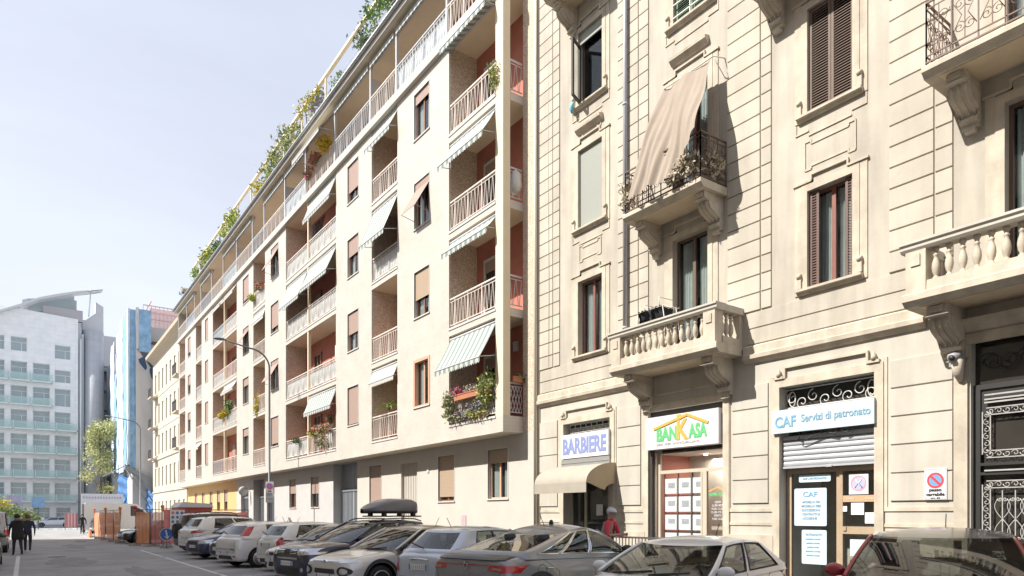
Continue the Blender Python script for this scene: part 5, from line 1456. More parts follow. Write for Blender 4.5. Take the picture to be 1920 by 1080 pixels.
    for key, faces in gl.items(): psb += [tuple(i + k0 for i in f) for f in faces]
    bvh = BVHTree.FromPolygons(vsb, psb)
    def cast(axis, sgn, a, c):
        if axis == 'x': o_, d_ = Vector((sgn * 5, a, c)), Vector((-sgn, 0, 0))
        elif axis == 'y': o_, d_ = Vector((a, sgn * 5, c)), Vector((0, -sgn, 0))
        else: o_, d_ = Vector((a, c, 5)), Vector((0, 0, -1))
        hit = bvh.ray_cast(o_, d_)
        return (hit[0], hit[1]) if hit[0] is not None else (None, None)
    def patch(nm, axis, sgn, quad, m, off=.008, nu=8, nv=5, parent=None, fn=None):
        (a0, a1, a2, a3) = [Vector(q) for q in quad] if quad else (None,) * 4
        bb = B(); idx = {}
        for i in range(nu + 1):
            for j in range(nv + 1):
                u, v = i / nu, j / nv
                p = (a0.lerp(a1, u)).lerp(a3.lerp(a2, u), v) if not fn else Vector(fn(u, v))
                hit, nr = cast(axis, sgn, p.x, p.y)
                if hit is None: continue
                if nr.length > 0:
                    dr = {'x': Vector((sgn, 0, 0)), 'y': Vector((0, sgn, 0)), 'z': Vector((0, 0, 1))}[axis]
                    if nr.dot(dr) < 0: nr = -nr
                    hit = hit + (nr * .5 + dr * .5) * off
                idx[(i, j)] = len(bb.v); bb.v.append(tuple(hit))
        for i in range(nu):
            for j in range(nv):
                q = [(i, j), (i + 1, j), (i + 1, j + 1), (i, j + 1)]
                if all(t in idx for t in q):
                    pp = [Vector(bb.v[idx[t]]) for t in q]
                    if max((pp[a] - pp[c]).length for a, c in ((0, 2), (1, 3))) > .35: continue
                    bb.f.append(tuple(idx[t] for t in q)); bb.m.append(0); bb.sm.append(True)
        if not bb.f: return None
        return bb.build(nm, m, parent or T)
    def line(nm, axis, sgn, pts, m, r=.005, off=.0, seg=10):
        out = []
        for i in range(len(pts) - 1):
            for q in range(seg):
                t = q / seg; a = pts[i][0] + (pts[i + 1][0] - pts[i][0]) * t; c = pts[i][1] + (pts[i + 1][1] - pts[i][1]) * t
                hp, nr = cast(axis, sgn, a, c)
                if hp is not None: out.append(hp)
        bb = B()
        run = []
        for p in out:
            if run and (p - run[-1]).length > .25:
                if len(run) > 1: bb.tube(run, r, 4)
                run = []
            run.append(p)
        if len(run) > 1: bb.tube(run, r, 4)
        if bb.f: return bb.build(nm, m, T)
    seam = arch_dark
    xB = ringpt(0, nF + int(nS * wins[0][1])).x
    for sg in (-1, 1):
        if near:
            line('door_seam', 'y', sg, [(xB, belt + .02), (xB, zb + .12)], seam, .004)
            line('door_seam', 'y', sg, [(wbx - .25, belt), (wbx - .2, zb + .25), (wbx - .28, zb + .12), (wr + R_ + .1, zb + .12), (wr + R_ + .12, belt - .2), (wr + .1, belt)], seam, .004)
            if handles:
                for hx in (xB + .14, wr + .25):
                    hp, _ = cast('y', sg, hx, belt - .14)
                    if hp is not None:
                        hb = B(); hb.tube([hp + Vector((.08, sg * .012, 0)), hp + Vector((.04, sg * .03, 0)), hp + Vector((-.06, sg * .03, 0)), hp + Vector((-.09, sg * .012, 0))], .013, 6); hb.build('door_handle', trim or paint, T)
        # mirrors
        mp_ = ringpt(.12, nF + 3 if sg > 0 else 0); mx_ = wbx - .42
        mb_ = B()
        c_ = Vector((mx_, sg * (hw + .06), belt + .08))
        mb_.lathe([(.01, -.07), (.07, -.055), (.095, 0), (.09, .045), (.02, .06)], (0, 0, 0), 12, 0, 'X'); 
        mb_.v = [(c_.x + v[0] * 1.0, c_.y + v[1] * 1.15, c_.z + v[2] * .8) for v in mb_.v]
        mb_.bar((mx_, sg * (hw - .08), belt + .02), (mx_, sg * (hw + .02), belt + .04), .02)
        mb_.build('wing_mirror', paint if not clad else plast, T)
        if clad:
            for wx in (wf, wr):
                patch('arch_cladding', 'y', sg, None, plast, .014, 24, 2, fn=lambda u, v, wx=wx: (wx + (R_ + .07 + .07 * v) * math.cos(PI * (1 - u)), R_ + (R_ + .07 + .07 * v) * math.sin(PI * u)))
            patch('sill_cladding', 'y', sg, [(wr + R_ + .13, zb + .03), (wf - R_ - .13, zb + .03), (wf - R_ - .13, zb + .16), (wr + R_ + .13, zb + .16)], plast, .012, 14, 2)
    ctx = dict(T=T, patch=patch, line=line, cast=cast, h=h, hw=hw, H=H, belt=belt, wbx=wbx, wtx=wtx, rtx=rtx, rbx=rbx, zb=zb, P=P, paint=paint, belt_r=belt_r, deck=deck, wf=wf, wr=wr)
    if front: front(ctx)
    else: std_front(ctx)
    if rear: rear(ctx)
    else: std_rear(ctx)
    if rails:
        for sg in (-1, 1):
            rb_ = B(); zz = H - .05
            xs = [wtx - .15, wtx - .35, (wtx + rtx) / 2, rtx + .35, rtx + .12]
            rb_.tube([(x_, sg * hw * roofw * .93, zz + d_) for x_, d_ in zip(xs, (0, .06, .075, .06, 0))], .018, 6)
            rb_.build('roof_rail', rails, T)
    ab = B(); ax_ = rtx + .25; ab.tube([(ax_, 0, H - .03), (ax_ - .12, 0, H + .16)], .006, 5)
    if near: ab.build('aerial', plast, T)
    return ctx

def plate(c, sgn, z=.45, w_=.52, hh=.11, x=None, y=0):
    hp, _ = c['cast']('x', sgn, y, z)
    if hp is None: return
    x = hp.x + sgn * .02
    b = B(); b.box(x - .012, x + .012, y - w_ / 2, y + w_ / 2, z - hh / 2, z + hh / 2); p = b.build('number_plate', platem, c['T'])
    b = B(); xx = x + sgn * .0135
    for s_ in (-1, 1): b.box(xx - .002, xx + .001, y + s_ * w_ * .46 - .02, y + s_ * w_ * .46 + .02, z - hh / 2, z + hh / 2)
    b.build('blue_band', lettm('deep_blue', (0, 0, 0)), p)
    b = B()
    for i in range(7):
        yy = y - w_ * .36 + i * w_ * .12; b.box(xx - .002, xx + .0015, yy - .012, yy + .012, z - hh * .3, z + hh * .3)
    b.build('plate_marks', mat('plate_grey', (.45, .45, .47), .6), p)

def std_front(c, lampw=.42, lz=None, grille=True, lower=True, gm=None):
    h, hw = c['h'], c['hw']; lz = lz or .66; P_ = c['patch']
    for s in (-1, 1):
        P_('headlight', 'x', 1, [(s * hw * .48, lz - .07), (s * hw * .93, lz - .03), (s * hw * .93, lz + .11), (s * hw * .52, lz + .05)], lampc, .008, 10, 5)
        P_('fog_lamp', 'x', 1, [(s * hw * .6, .33), (s * hw * .78, .34), (s * hw * .76, .42), (s * hw * .6, .42)], plast, .006, 4, 3)
    if grille: P_('grille', 'x', 1, [(-hw * .42, lz - .06), (hw * .42, lz - .06), (hw * .46, lz + .03), (-hw * .46, lz + .03)], gm or plast, .006, 10, 3)
    if lower: P_('lower_grille', 'x', 1, [(-hw * .5, .3), (hw * .5, .3), (hw * .45, .43), (-hw * .45, .43)], plast, .006, 10, 3)
    plate(c, 1, .5)
    c['line']('bonnet_seam', 'z', 1, [(h - .2, hw * .72), (c['wbx'] - .05, hw * .84)], arch_dark, .004); c['line']('bonnet_seam', 'z', 1, [(h - .2, -hw * .72), (c['wbx'] - .05, -hw * .84)], arch_dark, .004)
    b = B()
    for s in (.1, -.5): b.bar((c['wbx'] - .0, s * hw, c['belt'] + .03), (c['wbx'] - .13, s * hw + .5, c['belt'] + .07), .012)
    b.build('wiper', plast, c['T'])

def std_rear(c, lamps=None, pz=.8, glass_low=None):
    h, hw = c['h'], c['hw']; P_ = c['patch']
    for s in (-1, 1):
        if lamps: lamps(c, s)
        else: P_('tail_light', 'x', -1, [(s * hw * .66, .72), (s * hw * .95, .74), (s * hw * .92, .98), (s * hw * .7, .94)], lampr, .01, 8, 8)
        P_('reflector', 'x', -1, [(s * hw * .6, .36), (s * hw * .8, .36), (s * hw * .8, .4), (s * hw * .6, .4)], lampr, .008, 3, 2)
    P_('rear_bumper_insert', 'x', -1, [(-hw * .55, .28), (hw * .55, .28), (hw * .5, .4), (-hw * .5, .4)], plast, .006, 8, 2)
    plate(c, -1, pz)
    c['line']('boot_seam', 'x', -1, [(-hw * .75, .9), (-hw * .72, .52), (hw * .72, .52), (hw * .75, .9)], arch_dark, .004)
    b = B(); b.bar((c['rbx'] - .0, .0, c['belt_r'] + .06), (c['rbx'] + .06, .45, c['belt_r'] + .16), .01); b.build('rear_wiper', plast, c['T'])

AL = math.radians(13)
def nose_out(xc, yc, L, al=AL):   # nose centre at (xc,yc), body extends inwards
    return (xc + math.cos(al) * L / 2, yc + math.sin(al) * L / 2), PI + al
def tail_out(xc, yc, L, al=AL):
    return (xc + math.cos(al) * L / 2, yc + math.sin(al) * L / 2), al

# 1 red hatchback with grey roof, nearest
p, a = nose_out(6.4, 2.8, 4.2, math.radians(20))
car('parked_car', 'dark red hatchback with a grey roof, nearest the right edge of the photo', p, a, 4.2, 1.8, 1.57, paintm('red', (.36, .02, .03), .2), paintm('roof_grey', (.14, .135, .13), .5), belt=1.03, hood=(.8, 1.02), wbx=1.12, wtx=.12, rtx=-1.6, rbx=-1.95, roofw=.76, crown=.07)
# 2 white hatchback
p, a = nose_out(5.45, 5.95, 3.97)
def f2(c):
    std_front(c)
car('parked_car', 'white compact hatchback with a curved roofline parked nose out in front of the agency', p, a, 3.97, 1.74, 1.425, paintm('white', (.80, .80, .82), .0), belt=.93, hood=(.72, .94), wbx=1.0, wtx=.1, rtx=-1.35, rbx=-1.88, roofw=.72, front=f2, wins=((.06, .44), (.47, .86)), crown=.06, arcroof=.07)
# 3 grey coupe-like crossover, tail out
p, a = tail_out(5.65, 9.2, 4.57)
def r3(c):
    h, hw, P_ = c['h'], c['hw'], c['patch']
    for s in (-1, 1):
        P_('tail_light', 'x', -1, [(s * hw * .5, .87), (s * hw * .985, .83), (s * hw * .985, .945), (s * hw * .55, .95)], lampr, .012, 12, 5)
        P_('lamp_insert', 'x', -1, [(s * hw * .6, .885), (s * hw * .8, .87), (s * hw * .8, .905), (s * hw * .62, .92)], mat('lamp_smoke', (.30, .22, .2), .15, coat=.8), .018, 8, 3)
    P_('light_bar', 'x', -1, [(-hw * .55, .935), (hw * .55, .935), (hw * .55, .95), (-hw * .55, .95)], lampr, .012, 12, 1)
    P_('spoiler', 'x', -1, [(-hw * .8, 1.02), (hw * .8, 1.02), (hw * .78, 1.08), (-hw * .78, 1.08)], mat('spoiler_dark', (.08, .085, .09), .35, metal=.3), .03, 14, 2)
    b = B(); hp, _ = c['cast']('x', -1, 0, .93); x = hp.x - .02
    for p_, q_ in (((0, 1.0), (.045, .93)), ((.045, .93), (0, .86)), ((0, .86), (-.045, .93)), ((-.045, .93), (0, 1.0))): b.bar((x, *p_), (x, *q_), .008, 0, .006)
    b.build('diamond_badge', chrome, c['T'])
    me = text_mesh('ARKANA', .06, .003)
    hp, _ = c['cast']('x', -1, 0, .79)
    me.transform(Matrix.Translation((hp.x - .012, 0, .79)) @ TEXT_ROT @ Matrix.Diagonal((1.9, 1, 1, 1))); me.materials.append(chrome); link('badge_lettering', me, c['T'])
    plate(c, -1, .56)
    c['line']('boot_seam', 'x', -1, [(-hw * .8, .9), (-hw * .7, .68), (hw * .7, .68), (hw * .8, .9)], arch_dark, .004)
    P_('rear_bumper_insert', 'x', -1, [(-hw * .6, .28), (hw * .6, .28), (hw * .6, .42), (-hw * .6, .42)], plast, .006, 8, 2)
    b = B(); b.lathe([(.001, .07), (.03, .06), (.045, 0), (.02, -.02)], (c['rtx'] + .45, 0, c['H'] - .0), 10); b.build('shark_fin', plast, c['T'])
    hp, _ = c['cast']('y', -1, c['wr'] + .15, .86)
    pts = [c['cast']('y', -1, c['wr'] + .05 + .1 * math.cos(t), .84 + .1 * math.sin(t))[0] for t in [PI * q / 8 for q in range(17)]]
    b = B(); b.tube([q for q in pts if q is not None], .004, 4); b.build('fuel_flap', arch_dark, c['T'])
car('parked_car', 'metallic grey coupe crossover parked tail out with wide red C shaped tail lights', p, a, 4.57, 1.82, 1.56, paintm('grey', (.25, .26, .28), .3, .3), belt=1.02, belt_r=1.1, deck=1.08, tailz=1.1, hood=(.82, 1.02), wbx=1.25, wtx=.45, rtx=-.6, rbx=-1.95, roofw=.72, rear=r3, wins=((.05, .40), (.43, .70), (.72, .90)), R_=.35, trim=chrome, crown=.07, arcroof=.10, clad=True)
# 4 small silver-blue hatch, tail out
p, a = tail_out(6.15, 11.75, 3.7)
def r4(c):
    def lm(c, s): c['patch']('tail_light', 'x', -1, [(s * c['hw'] * .72, .62), (s * c['hw'] * .95, .64), (s * c['hw'] * .95, .9), (s * c['hw'] * .76, .86)], lampr, .01, 6, 6)
    std_rear(c, lm, .72)
    b = B(); b.tube([(-c['h'] - .0, .25, .86), (-c['h'] - .03, .0, .88), (-c['h'] - .0, -.25, .86)], .02, 6); b.build('boot_handle', chrome, c['T'])
car('parked_car', 'small silver blue hatchback parked tail out, left of the grey crossover', p, a, 3.7, 1.65, 1.5, paintm('silver_blue', (.50, .55, .64), .25), belt=.95, hood=(.78, .96), wbx=.95, wtx=.2, rtx=-1.25, rbx=-1.72, roofw=.74, rear=r4)
# 5 silver crossover nose out with round lamps
p, a = nose_out(5.1, 13.95, 4.0)
def f5(c):
    h, hw, P_ = c['h'], c['hw'], c['patch']
    for s in (-1, 1):
        P_('headlight', 'x', 1, None, plast, .010, 14, 3, fn=lambda u, v, s=s: (s * hw * .70 + .17 * v * math.cos(2 * PI * u), .56 + .10 * v * math.sin(2 * PI * u)))
        P_('lamp_lens', 'x', 1, None, lampc, .018, 14, 3, fn=lambda u, v, s=s: (s * hw * .72 + .10 * v * math.cos(2 * PI * u), .56 + .065 * v * math.sin(2 * PI * u)))
        P_('running_light', 'x', 1, [(s * hw * .45, .72), (s * hw * .9, .74), (s * hw * .88, .765), (s * hw * .45, .755)], lampc, .012, 8, 1)
    for z in (.725, .755): P_('chrome_strip', 'x', 1, [(-hw * .42, z), (hw * .42, z), (hw * .42, z + .012), (-hw * .42, z + .012)], chrome, .014, 10, 1)
    b = B(); hp, _ = c['cast']('x', 1, 0, .76); x = hp.x + .02
    for dz in (0, -.055): b.bar((x, -.075, .73 + dz), (x, 0, .775 + dz), .012); b.bar((x, .075, .73 + dz), (x, 0, .775 + dz), .012)
    b.build('chevron_badge', chrome, c['T'])
    P_('grille', 'x', 1, [(-hw * .42, .5), (hw * .42, .5), (hw * .4, .6), (-hw * .4, .6)], plast, .008, 8, 2); P_('lower_grille', 'x', 1, [(-hw * .55, .26), (hw * .55, .26), (hw * .5, .4), (-hw * .5, .4)], plast, .008, 8, 2)
    plate(c, 1, .44)
    b = B(); b.bar((c['wbx'], .1, c['belt'] + .03), (c['wbx'] - .13, .6, c['belt'] + .07), .014); b.build('wiper', plast, c['T'])
    for s in (-1, 1): c['line']('bonnet_seam', 'z', 1, [(h - .2, s * hw * .72), (c['wbx'] - .05, s * hw * .84)], arch_dark, .004)
car('parked_car', 'silver crossover parked nose out with small round headlamps and dark wheel arch cladding', p, a, 4.0, 1.76, 1.49, paintm('silver', (.66, .66, .67), .25), paintm('roof_brown', (.30, .25, .22), .4), belt=.94, hood=(.80, .96), wbx=.98, wtx=.02, rtx=-1.35, rbx=-1.85, front=f5, clad=True, R_=.33)
# 6 navy SUV with roof box
p, a = nose_out(5.15, 16.6, 4.34)
def f6(c):
    h, hw, P_ = c['h'], c['hw'], c['patch']
    for s in (-1, 1):
        P_('headlight', 'x', 1, [(s * hw * .5, .76), (s * hw * .95, .78), (s * hw * .95, .93), (s * hw * .5, .9)], lampc, .012, 10, 5)
        P_('lamp_reflector', 'x', 1, None, chrome, .02, 12, 2, fn=lambda u, v, s=s: (s * hw * .68 + .05 * v * math.cos(2 * PI * u), .84 + .05 * v * math.sin(2 * PI * u)))
        P_('fog_lamp', 'x', 1, None, lampc, .012, 12, 2, fn=lambda u, v, s=s: (s * hw * .7 + .05 * v * math.cos(2 * PI * u), .42 + .05 * v * math.sin(2 * PI * u)))
    P_('grille', 'x', 1, [(-hw * .49, .76), (hw * .49, .76), (hw * .49, .9), (-hw * .49, .9)], plast, .008, 10, 3)
    for z in (.785, .825, .865):
        for s in (-1, 1): P_('grille_bar', 'x', 1, [(s * hw * .14, z), (s * hw * .46, z), (s * hw * .46, z + .018), (s * hw * .14, z + .018)], chrome, .016, 5, 1)
    P_('chrome_strip', 'x', 1, [(-hw * .5, .66), (hw * .5, .66), (hw * .5, .70), (-hw * .5, .70)], chrome, .012, 10, 1)
    P_('lower_grille', 'x', 1, [(-hw * .55, .28), (hw * .55, .28), (hw * .5, .46), (-hw * .5, .46)], plast, .008, 8, 2)
    plate(c, 1, .56)
    for s in (-1, 1): c['line']('bonnet_seam', 'z', 1, [(h - .2, s * hw * .72), (c['wbx'] - .05, s * hw * .84)], arch_dark, .004)
navy = paintm('navy', (.035, .04, .075), .4)
c6 = car('parked_car', 'navy blue sport utility parked nose out beneath the grey roof box', p, a, 4.34, 1.8, 1.6, navy, belt=1.03, hood=(.92, 1.05), wbx=1.1, wtx=.1, rtx=-1.6, rbx=-1.95, roofw=.78, front=f6, clad=True, R_=.35, rails=mat('rail_dark', (.07, .065, .06), .4), crown=.05)
T6 = c6['T']
rb0 = root('roof_box', (T6.location.x, T6.location.y, 1.66), 'glossy dark grey roof box carried on the roof bars of the navy sport utility', 'roof box', None, T6.rotation_euler.z)
def rbox(z0, z1, top):
    b = B(); n = 18; mm = 28
    def f(u, v):
        x = .95 - 1.75 * u; t = min(1, u / .45) ; w_ = .42 * (min(1, (u * 6 + .02)) ** .5) * (min(1, (1 - u) * 9 + .02) ** .5) * (.78 + .22 * min(1, u * 2))
        a = PI * v; k = (.12 + .88 * math.sin(min(1, u * 1.9) * PI / 2) ** 1.2) * (1 if u < .78 else 1 - ((u - .78) / .22) ** 2 * .55)
        return (x, w_ * (math.copysign(abs(math.cos(a)) ** .55, math.cos(a))), (z0 + (z1 - z0) * k * math.sin(a) ** .5) if top else z0 + (z1 - z0) * math.sin(a) ** .4)
    b.grid(mm, n, f)
    return b
dg_ = mat('roofbox_grey', (.13, .13, .15), .3, coat=.4, noise=.05)
rbox(.17, .5, True).build('lid', dg_, rb0, loc=(-.95, 0, 0)); rbox(.17, .09, False).build('tray', mat('roofbox_black', (.05, .05, .055), .5), rb0, loc=(-.95, 0, 0))
b = B()
for x in (.45, -.55):
    b.box(x - .04, x + .04, -.6, .6, -.0, .035)
    for y in (-.3, .3): b.box(x - .05, x + .05, y - .05, y + .05, .035, .1)
b.build('roof_bar', plast, rb0, loc=(-.95, 0, .0))
# 7 pale car nose out between
p, a = nose_out(5.6, 19.0, 3.9)
car('parked_car', 'pale champagne hatchback parked nose out, half hidden beyond the navy sport utility', p, a, 3.9, 1.7, 1.47, paintm('champagne', (.66, .66, .64), .15), belt=.96, hood=(.78, .97), wbx=1.05, wtx=.25, rtx=-1.3, rbx=-1.8)
# 8 small white city car, tail out, oval lamps
p, a = tail_out(5.95, 21.2, 3.5)
def r8(c):
    def lm(c, s): c['patch']('tail_light', 'x', -1, None, lampr, .012, 14, 3, fn=lambda u, v: (s * c['hw'] * .83 + .085 * v * math.cos(2 * PI * u), .92 + .13 * v * math.sin(2 * PI * u)))
    std_rear(c, lm, .82)
car('parked_car', 'small white city car parked tail out with oval red tail lights', p, a, 3.5, 1.5, 1.5, paintm('cream_white', (.76, .77, .76), .0), belt=.98, hood=(.8, 1.0), wbx=1.15, wtx=.65, rtx=-1.35, rbx=-1.68, rear=r8, roofw=.76, R_=.28, wins=((.05, .4), (.44, .84)))
# 9 silver-white supermini, tail out, tall triangular lamps
p, a = tail_out(5.3, 23.55, 4.05)
def r9(c):
    def lm(c, s): pass
    std_rear(c, lm, .5)
    c['patch']('rubbing_strip', 'x', -1, [(-c['hw'] * .9, .58), (c['hw'] * .9, .58), (c['hw'] * .9, .63), (-c['hw'] * .9, .63)], chrome, .012, 16, 1)
car('parked_car', 'silver white hatchback parked tail out with tall raking red tail lights', p, a, 4.05, 1.7, 1.49, paintm('pearl', (.74, .74, .76), .1), belt=.97, belt_r=1.02, hood=(.78, .98), wbx=1.15, wtx=.4, rtx=-1.55, rbx=-1.92, rear=r9, pil_lamp=True, spokes=18, R_=.31, wins=((.05, .42), (.46, .70)))
# 10, 11 dark cars nose out
p, a = nose_out(5.6, 26.1, 3.9)
car('parked_car', 'black hatchback parked nose out, mostly hidden between the silver white and navy cars', p, a, 3.9, 1.7, 1.45, paintm('black', (.03, .03, .035), .3), belt=.95, hood=(.75, .96))
p, a = nose_out(5.3, 28.75, 4.1)
car('parked_car', 'dark indigo hatchback parked nose out beside the white sport utility', p, a, 4.1, 1.75, 1.47, paintm('indigo', (.05, .06, .13), .45), belt=.96, hood=(.8, .97), wbx=1.1, wtx=.3)
# 12 white SUV tail out
p, a = tail_out(5.55, 31.7, 4.4)
def r12(c):
    def lm(c, s): c['patch']('tail_light', 'x', -1, [(s * c['hw'] * .56, .93), (s * c['hw'] * .98, .96), (s * c['hw'] * .98, 1.08), (s * c['hw'] * .62, 1.03)], lampr, .014, 10, 5)
    std_rear(c, lm, .75)
car('parked_car', 'white sport utility with black lower bumper parked tail out near the barriers', p, a, 4.4, 1.85, 1.66, paintm('bright_white', (.82, .82, .80), .0), belt=1.08, belt_r=1.16, hood=(.95, 1.08), rear=r12, clad=True, bumper=plast, R_=.35, rails=mat('rail_dark', (0, 0, 0)), wins=((.05, .42), (.45, .8)), zb=.24)
# 13 dark SUV with spare wheel
p, a = tail_out(5.8, 34.5, 4.2)
def r13(c):
    std_rear(c)
    b = B(); b.lathe([(.2, -.1), (.34, -.1), (.36, 0), (.34, .1), (.2, .1)], (-c['h'] - .12, -.05, .98), 20, 0, 'X'); b.lathe([(.001, -.11), (.2, -.1), (.2, .1), (.001, .1)], (-c['h'] - .12, -.05, .98), 14, 0, 'X'); b.build('spare_wheel', tyrem, c['T'])
car('parked_car', 'dark slate off roader with a spare wheel on its tail, last before the site barriers', p, a, 4.2, 1.8, 1.82, paintm('slate', (.06, .07, .09), .35), belt=1.12, hood=(1.0, 1.12), rear=r13, clad=True, R_=.36, rtx=-1.85, rbx=-2.0, roofw=.8, rails=plast, zb=.26)
# 14 black saloon nose beyond first barrier, nose towards street
p, a = nose_out(4.6, 46.4, 4.6, math.radians(8))
car('parked_car', 'black saloon with silver alloy wheels poking out between the orange barriers', p, a, 4.6, 1.8, 1.42, paintm('black', (0, 0, 0)), belt=.92, hood=(.72, .92), wbx=1.1, wtx=.3, rtx=-.9, rbx=-1.6, near=False, R_=.34, deck=.98)
# far cars
car('parked_car', 'white car with a black and red nose beside the far red and white barrier', (5.7, 78), -PI / 2 + .15, 4.1, 1.75, 1.5, paintm('white', (0, 0, 0)), near=False)
car('parked_car', 'dark estate parked against the far end of the orange netting', (5.9, 71.5), -PI / 2 + .1, 4.2, 1.75, 1.5, paintm('slate', (0, 0, 0)), near=False)
car('passing_car', 'pale silver saloon crossing the far end of the street', (3.2, 110), PI, 4.3, 1.75, 1.45, paintm('ice_silver', (.6, .63, .68), .3), near=False, group=None)
car('passing_car', 'white car half hidden behind the silver saloon at the far junction', (.6, 112.3), PI, 4.1, 1.75, 1.45, paintm('white', (0, 0, 0)), near=False, group=None)
# left kerb: grey van seen from behind, dark olive car
def vrear(c):
    c['patch']('rear_step', 'x', -1, [(-c['hw'] * .95, .3), (c['hw'] * .95, .3), (c['hw'] * .95, .52), (-c['hw'] * .95, .52)], plast, .03, 10, 2)
    for s in (-1, 1): c['patch']('tail_light', 'x', -1, [(s * c['hw'] * .82, .75), (s * c['hw'] * .96, .75), (s * c['hw'] * .95, 1.05), (s * c['hw'] * .85, 1.05)], lampr, .01, 4, 6)
    plate(c, -1, .62)
car('parked_van', 'silver grey people carrier parked at the left kerb behind the two walkers', (-1.52, 40.2), PI / 2, 4.5, 1.86, 1.9, paintm('silver_grey', (.38, .38, .42), .4), belt=1.15, hood=(1.0, 1.15), rtx=-2.1, rbx=-2.2, roofw=.86, wbx=1.35, wtx=.75, rear=vrear, bumper=plast, R_=.34, group=None)
car('parked_car', 'dark olive car cut by the left edge of the photo', (-1.5, 28.1), -PI / 2, 4.4, 1.8, 1.5, paintm('olive', (.09, .09, .06), .4), belt=.98, group=None)
for o_ in list(bpy.data.objects):
    if o_.get('label', '').startswith(('silver grey people', 'dark olive')): o_['group'] = 'cars along the left kerb'
# ------------------------------------------------------------------ street furniture and the building site
steel = mat('galvanised', (.15, .165, .185), .5, metal=.1, noise=.06)
def lamp(x, y, h, arm, label, r=.06):
    s = root('street_lamp', (x, y, 0), label, 'street lamp', 'street lamps on the right pavement')
    b = B(); pts = [(0, 0, .1), (0, 0, 1.3), (0, 0, 1.31), (0, 0, h - 1.3)]; rr_ = [r * 1.5, r * 1.4, r, r * .8]
    for k in range(1, 9):
        a = k / 8 * PI / 2; pts.append((-arm * .45 * (1 - math.cos(a)), 0, h - 1.3 + 1.0 * math.sin(a) * .9)); rr_.append(r * .7)
    pts.append((-arm, 0, h - .3 + .15)); rr_.append(r * .55)
    b.tube(pts, rr_, 10); b.build('pole', steel, s)
    b = B(); b.lathe([(.02, -.3), (.09, -.25), (.13, -.05), (.12, .15), (.03, .3)], (0, 0, 0), 12, 0, 'X'); b.v = [(v[0] - arm - .2, v[1], v[2] * .55 + h - .14) for v in b.v]
    b.build('lamp_head', steel, s)
    return s
lamp(10.3, 36.1, 10.55, 2.2, 'tall grey curved arm street lamp carrying a parking sign')
lamp(9.6, 78.5, 11.6, 2.6, 'distant thin street lamp in front of the blue scaffold netting', .07)
s = root('street_sign', (10.2, 35.9, 2.3), 'white no stopping sign with pictograms strapped to the street lamp', 'sign', world=True)
b = B(); b.box(10.17, 10.43, 35.93, 35.95, 2.35, 3.42); b.v = [(x, y, z) for x, y, z in b.v]
b = B(); c0 = Vector((10.28, 35.98, 2.88)); ux = Vector((.86, -.5, 0)) * .2; b.obox(c0, ux, Vector((0, 0, .54)), Vector((.5, .86, 0)) * .01); b.build('plate', whitep, s)
def disc(b, c, u, v, r0, r1, m=0, n=24):
    c, u, v = Vector(c), Vector(u).normalized(), Vector(v).normalized(); vs = []
    for k in range(n):
        a = 2 * PI * k / n; vs += [tuple(c + (u * math.cos(a) + v * math.sin(a)) * r0), tuple(c + (u * math.cos(a) + v * math.sin(a)) * r1)]
    b.add(vs, [(2 * k, 2 * k + 1, (2 * k + 3) % (2 * n), (2 * k + 2) % (2 * n)) for k in range(n)], m)
nf = Vector((-.5, -.86, 0)) * .016
b = B(); disc(b, c0 + nf + Vector((0, 0, .3)), ux, (0, 0, 1), .11, .16); b.obox(c0 + nf + Vector((0, 0, .3)), (ux.normalized() + Vector((0, 0, -1))).normalized() * .12, (ux.normalized() + Vector((0, 0, 1))).normalized() * .014, nf * .1); b.build('red_ring', redm, s)
b = B(); disc(b, c0 + nf * .95 + Vector((0, 0, .3)), ux, (0, 0, 1), .001, .11); b.build('blue_disc', blum, s)
b = B()
b.obox(c0 + nf + Vector((0, 0, .05)), ux * .4, Vector((0, 0, .03)), nf * .1); b.obox(c0 + nf + Vector((0, 0, -.08)), ux * .7, Vector((0, 0, .012)), nf * .1); b.obox(c0 + nf + Vector((0, 0, -.15)), ux * .6, Vector((0, 0, .012)), nf * .1); b.obox(c0 + nf + Vector((0, 0, -.35)), ux * .7, Vector((0, 0, .01)), nf * .1)
b.build('pictograms', mat('sign_black', (.05, .05, .06), .5), s)
# orange site fencing
net = mat('orange_net', (.95, .40, .20), .8, noise=.12, ns=3, trans=.12); net2 = mat('red_net', (.75, .28, .24), .8, noise=.12, ns=3, trans=.25)
rp = random.Random(8)
def fence_panel(p, q, label, m=net, h=2.0):
    p, q = Vector((*p, 0)), Vector((*q, 0)); d = (q - p); u = d.normalized(); n = Vector((-u.y, u.x, 0))
    s = root('site_fence', ((p.x + q.x) / 2, (p.y + q.y) / 2, 0), label, 'fence', 'orange netted site fence panels', world=True)
    b = B(); Z = Vector((0, 0, 1))
    for a in (p + u * .03, q - u * .03): b.tube([a + Z * .1, a + Z * h], .02, 6)
    for z in (.15, h): b.tube([p + Z * z, q + Z * z], .018, 6)
    for i in range(1, int(d.length / .35)): b.bar(p + u * i * .35 + Z * .15, p + u * i * .35 + Z * h, .004)
    b.build('frame', steel, s)
    b = B(); ph = rp.random() * 6
    b.grid(14, 8, lambda a, c: tuple(p + d * a + Z * (.12 + (h * .93 - .12) * c + .03 * math.sin(a * 14 + ph)) + n * (.04 + .03 * math.sin(a * 17 + c * 5 + ph))))
    b.build('net', m, s)
    b = B()
    for a in (p, q): b.obox(a + Z * .07, u * .12, n * .3, Z * .07)
    b.build('foot', mat('concrete_foot', (.42, .40, .38), .9), s)
    return s
F = [((4.3, 60.5), (4.35, 57.1)), ((4.35, 57.0), (4.45, 53.6)), ((4.45, 53.5), (4.6, 50.1)), ((4.6, 50.0), (4.75, 47.7))]
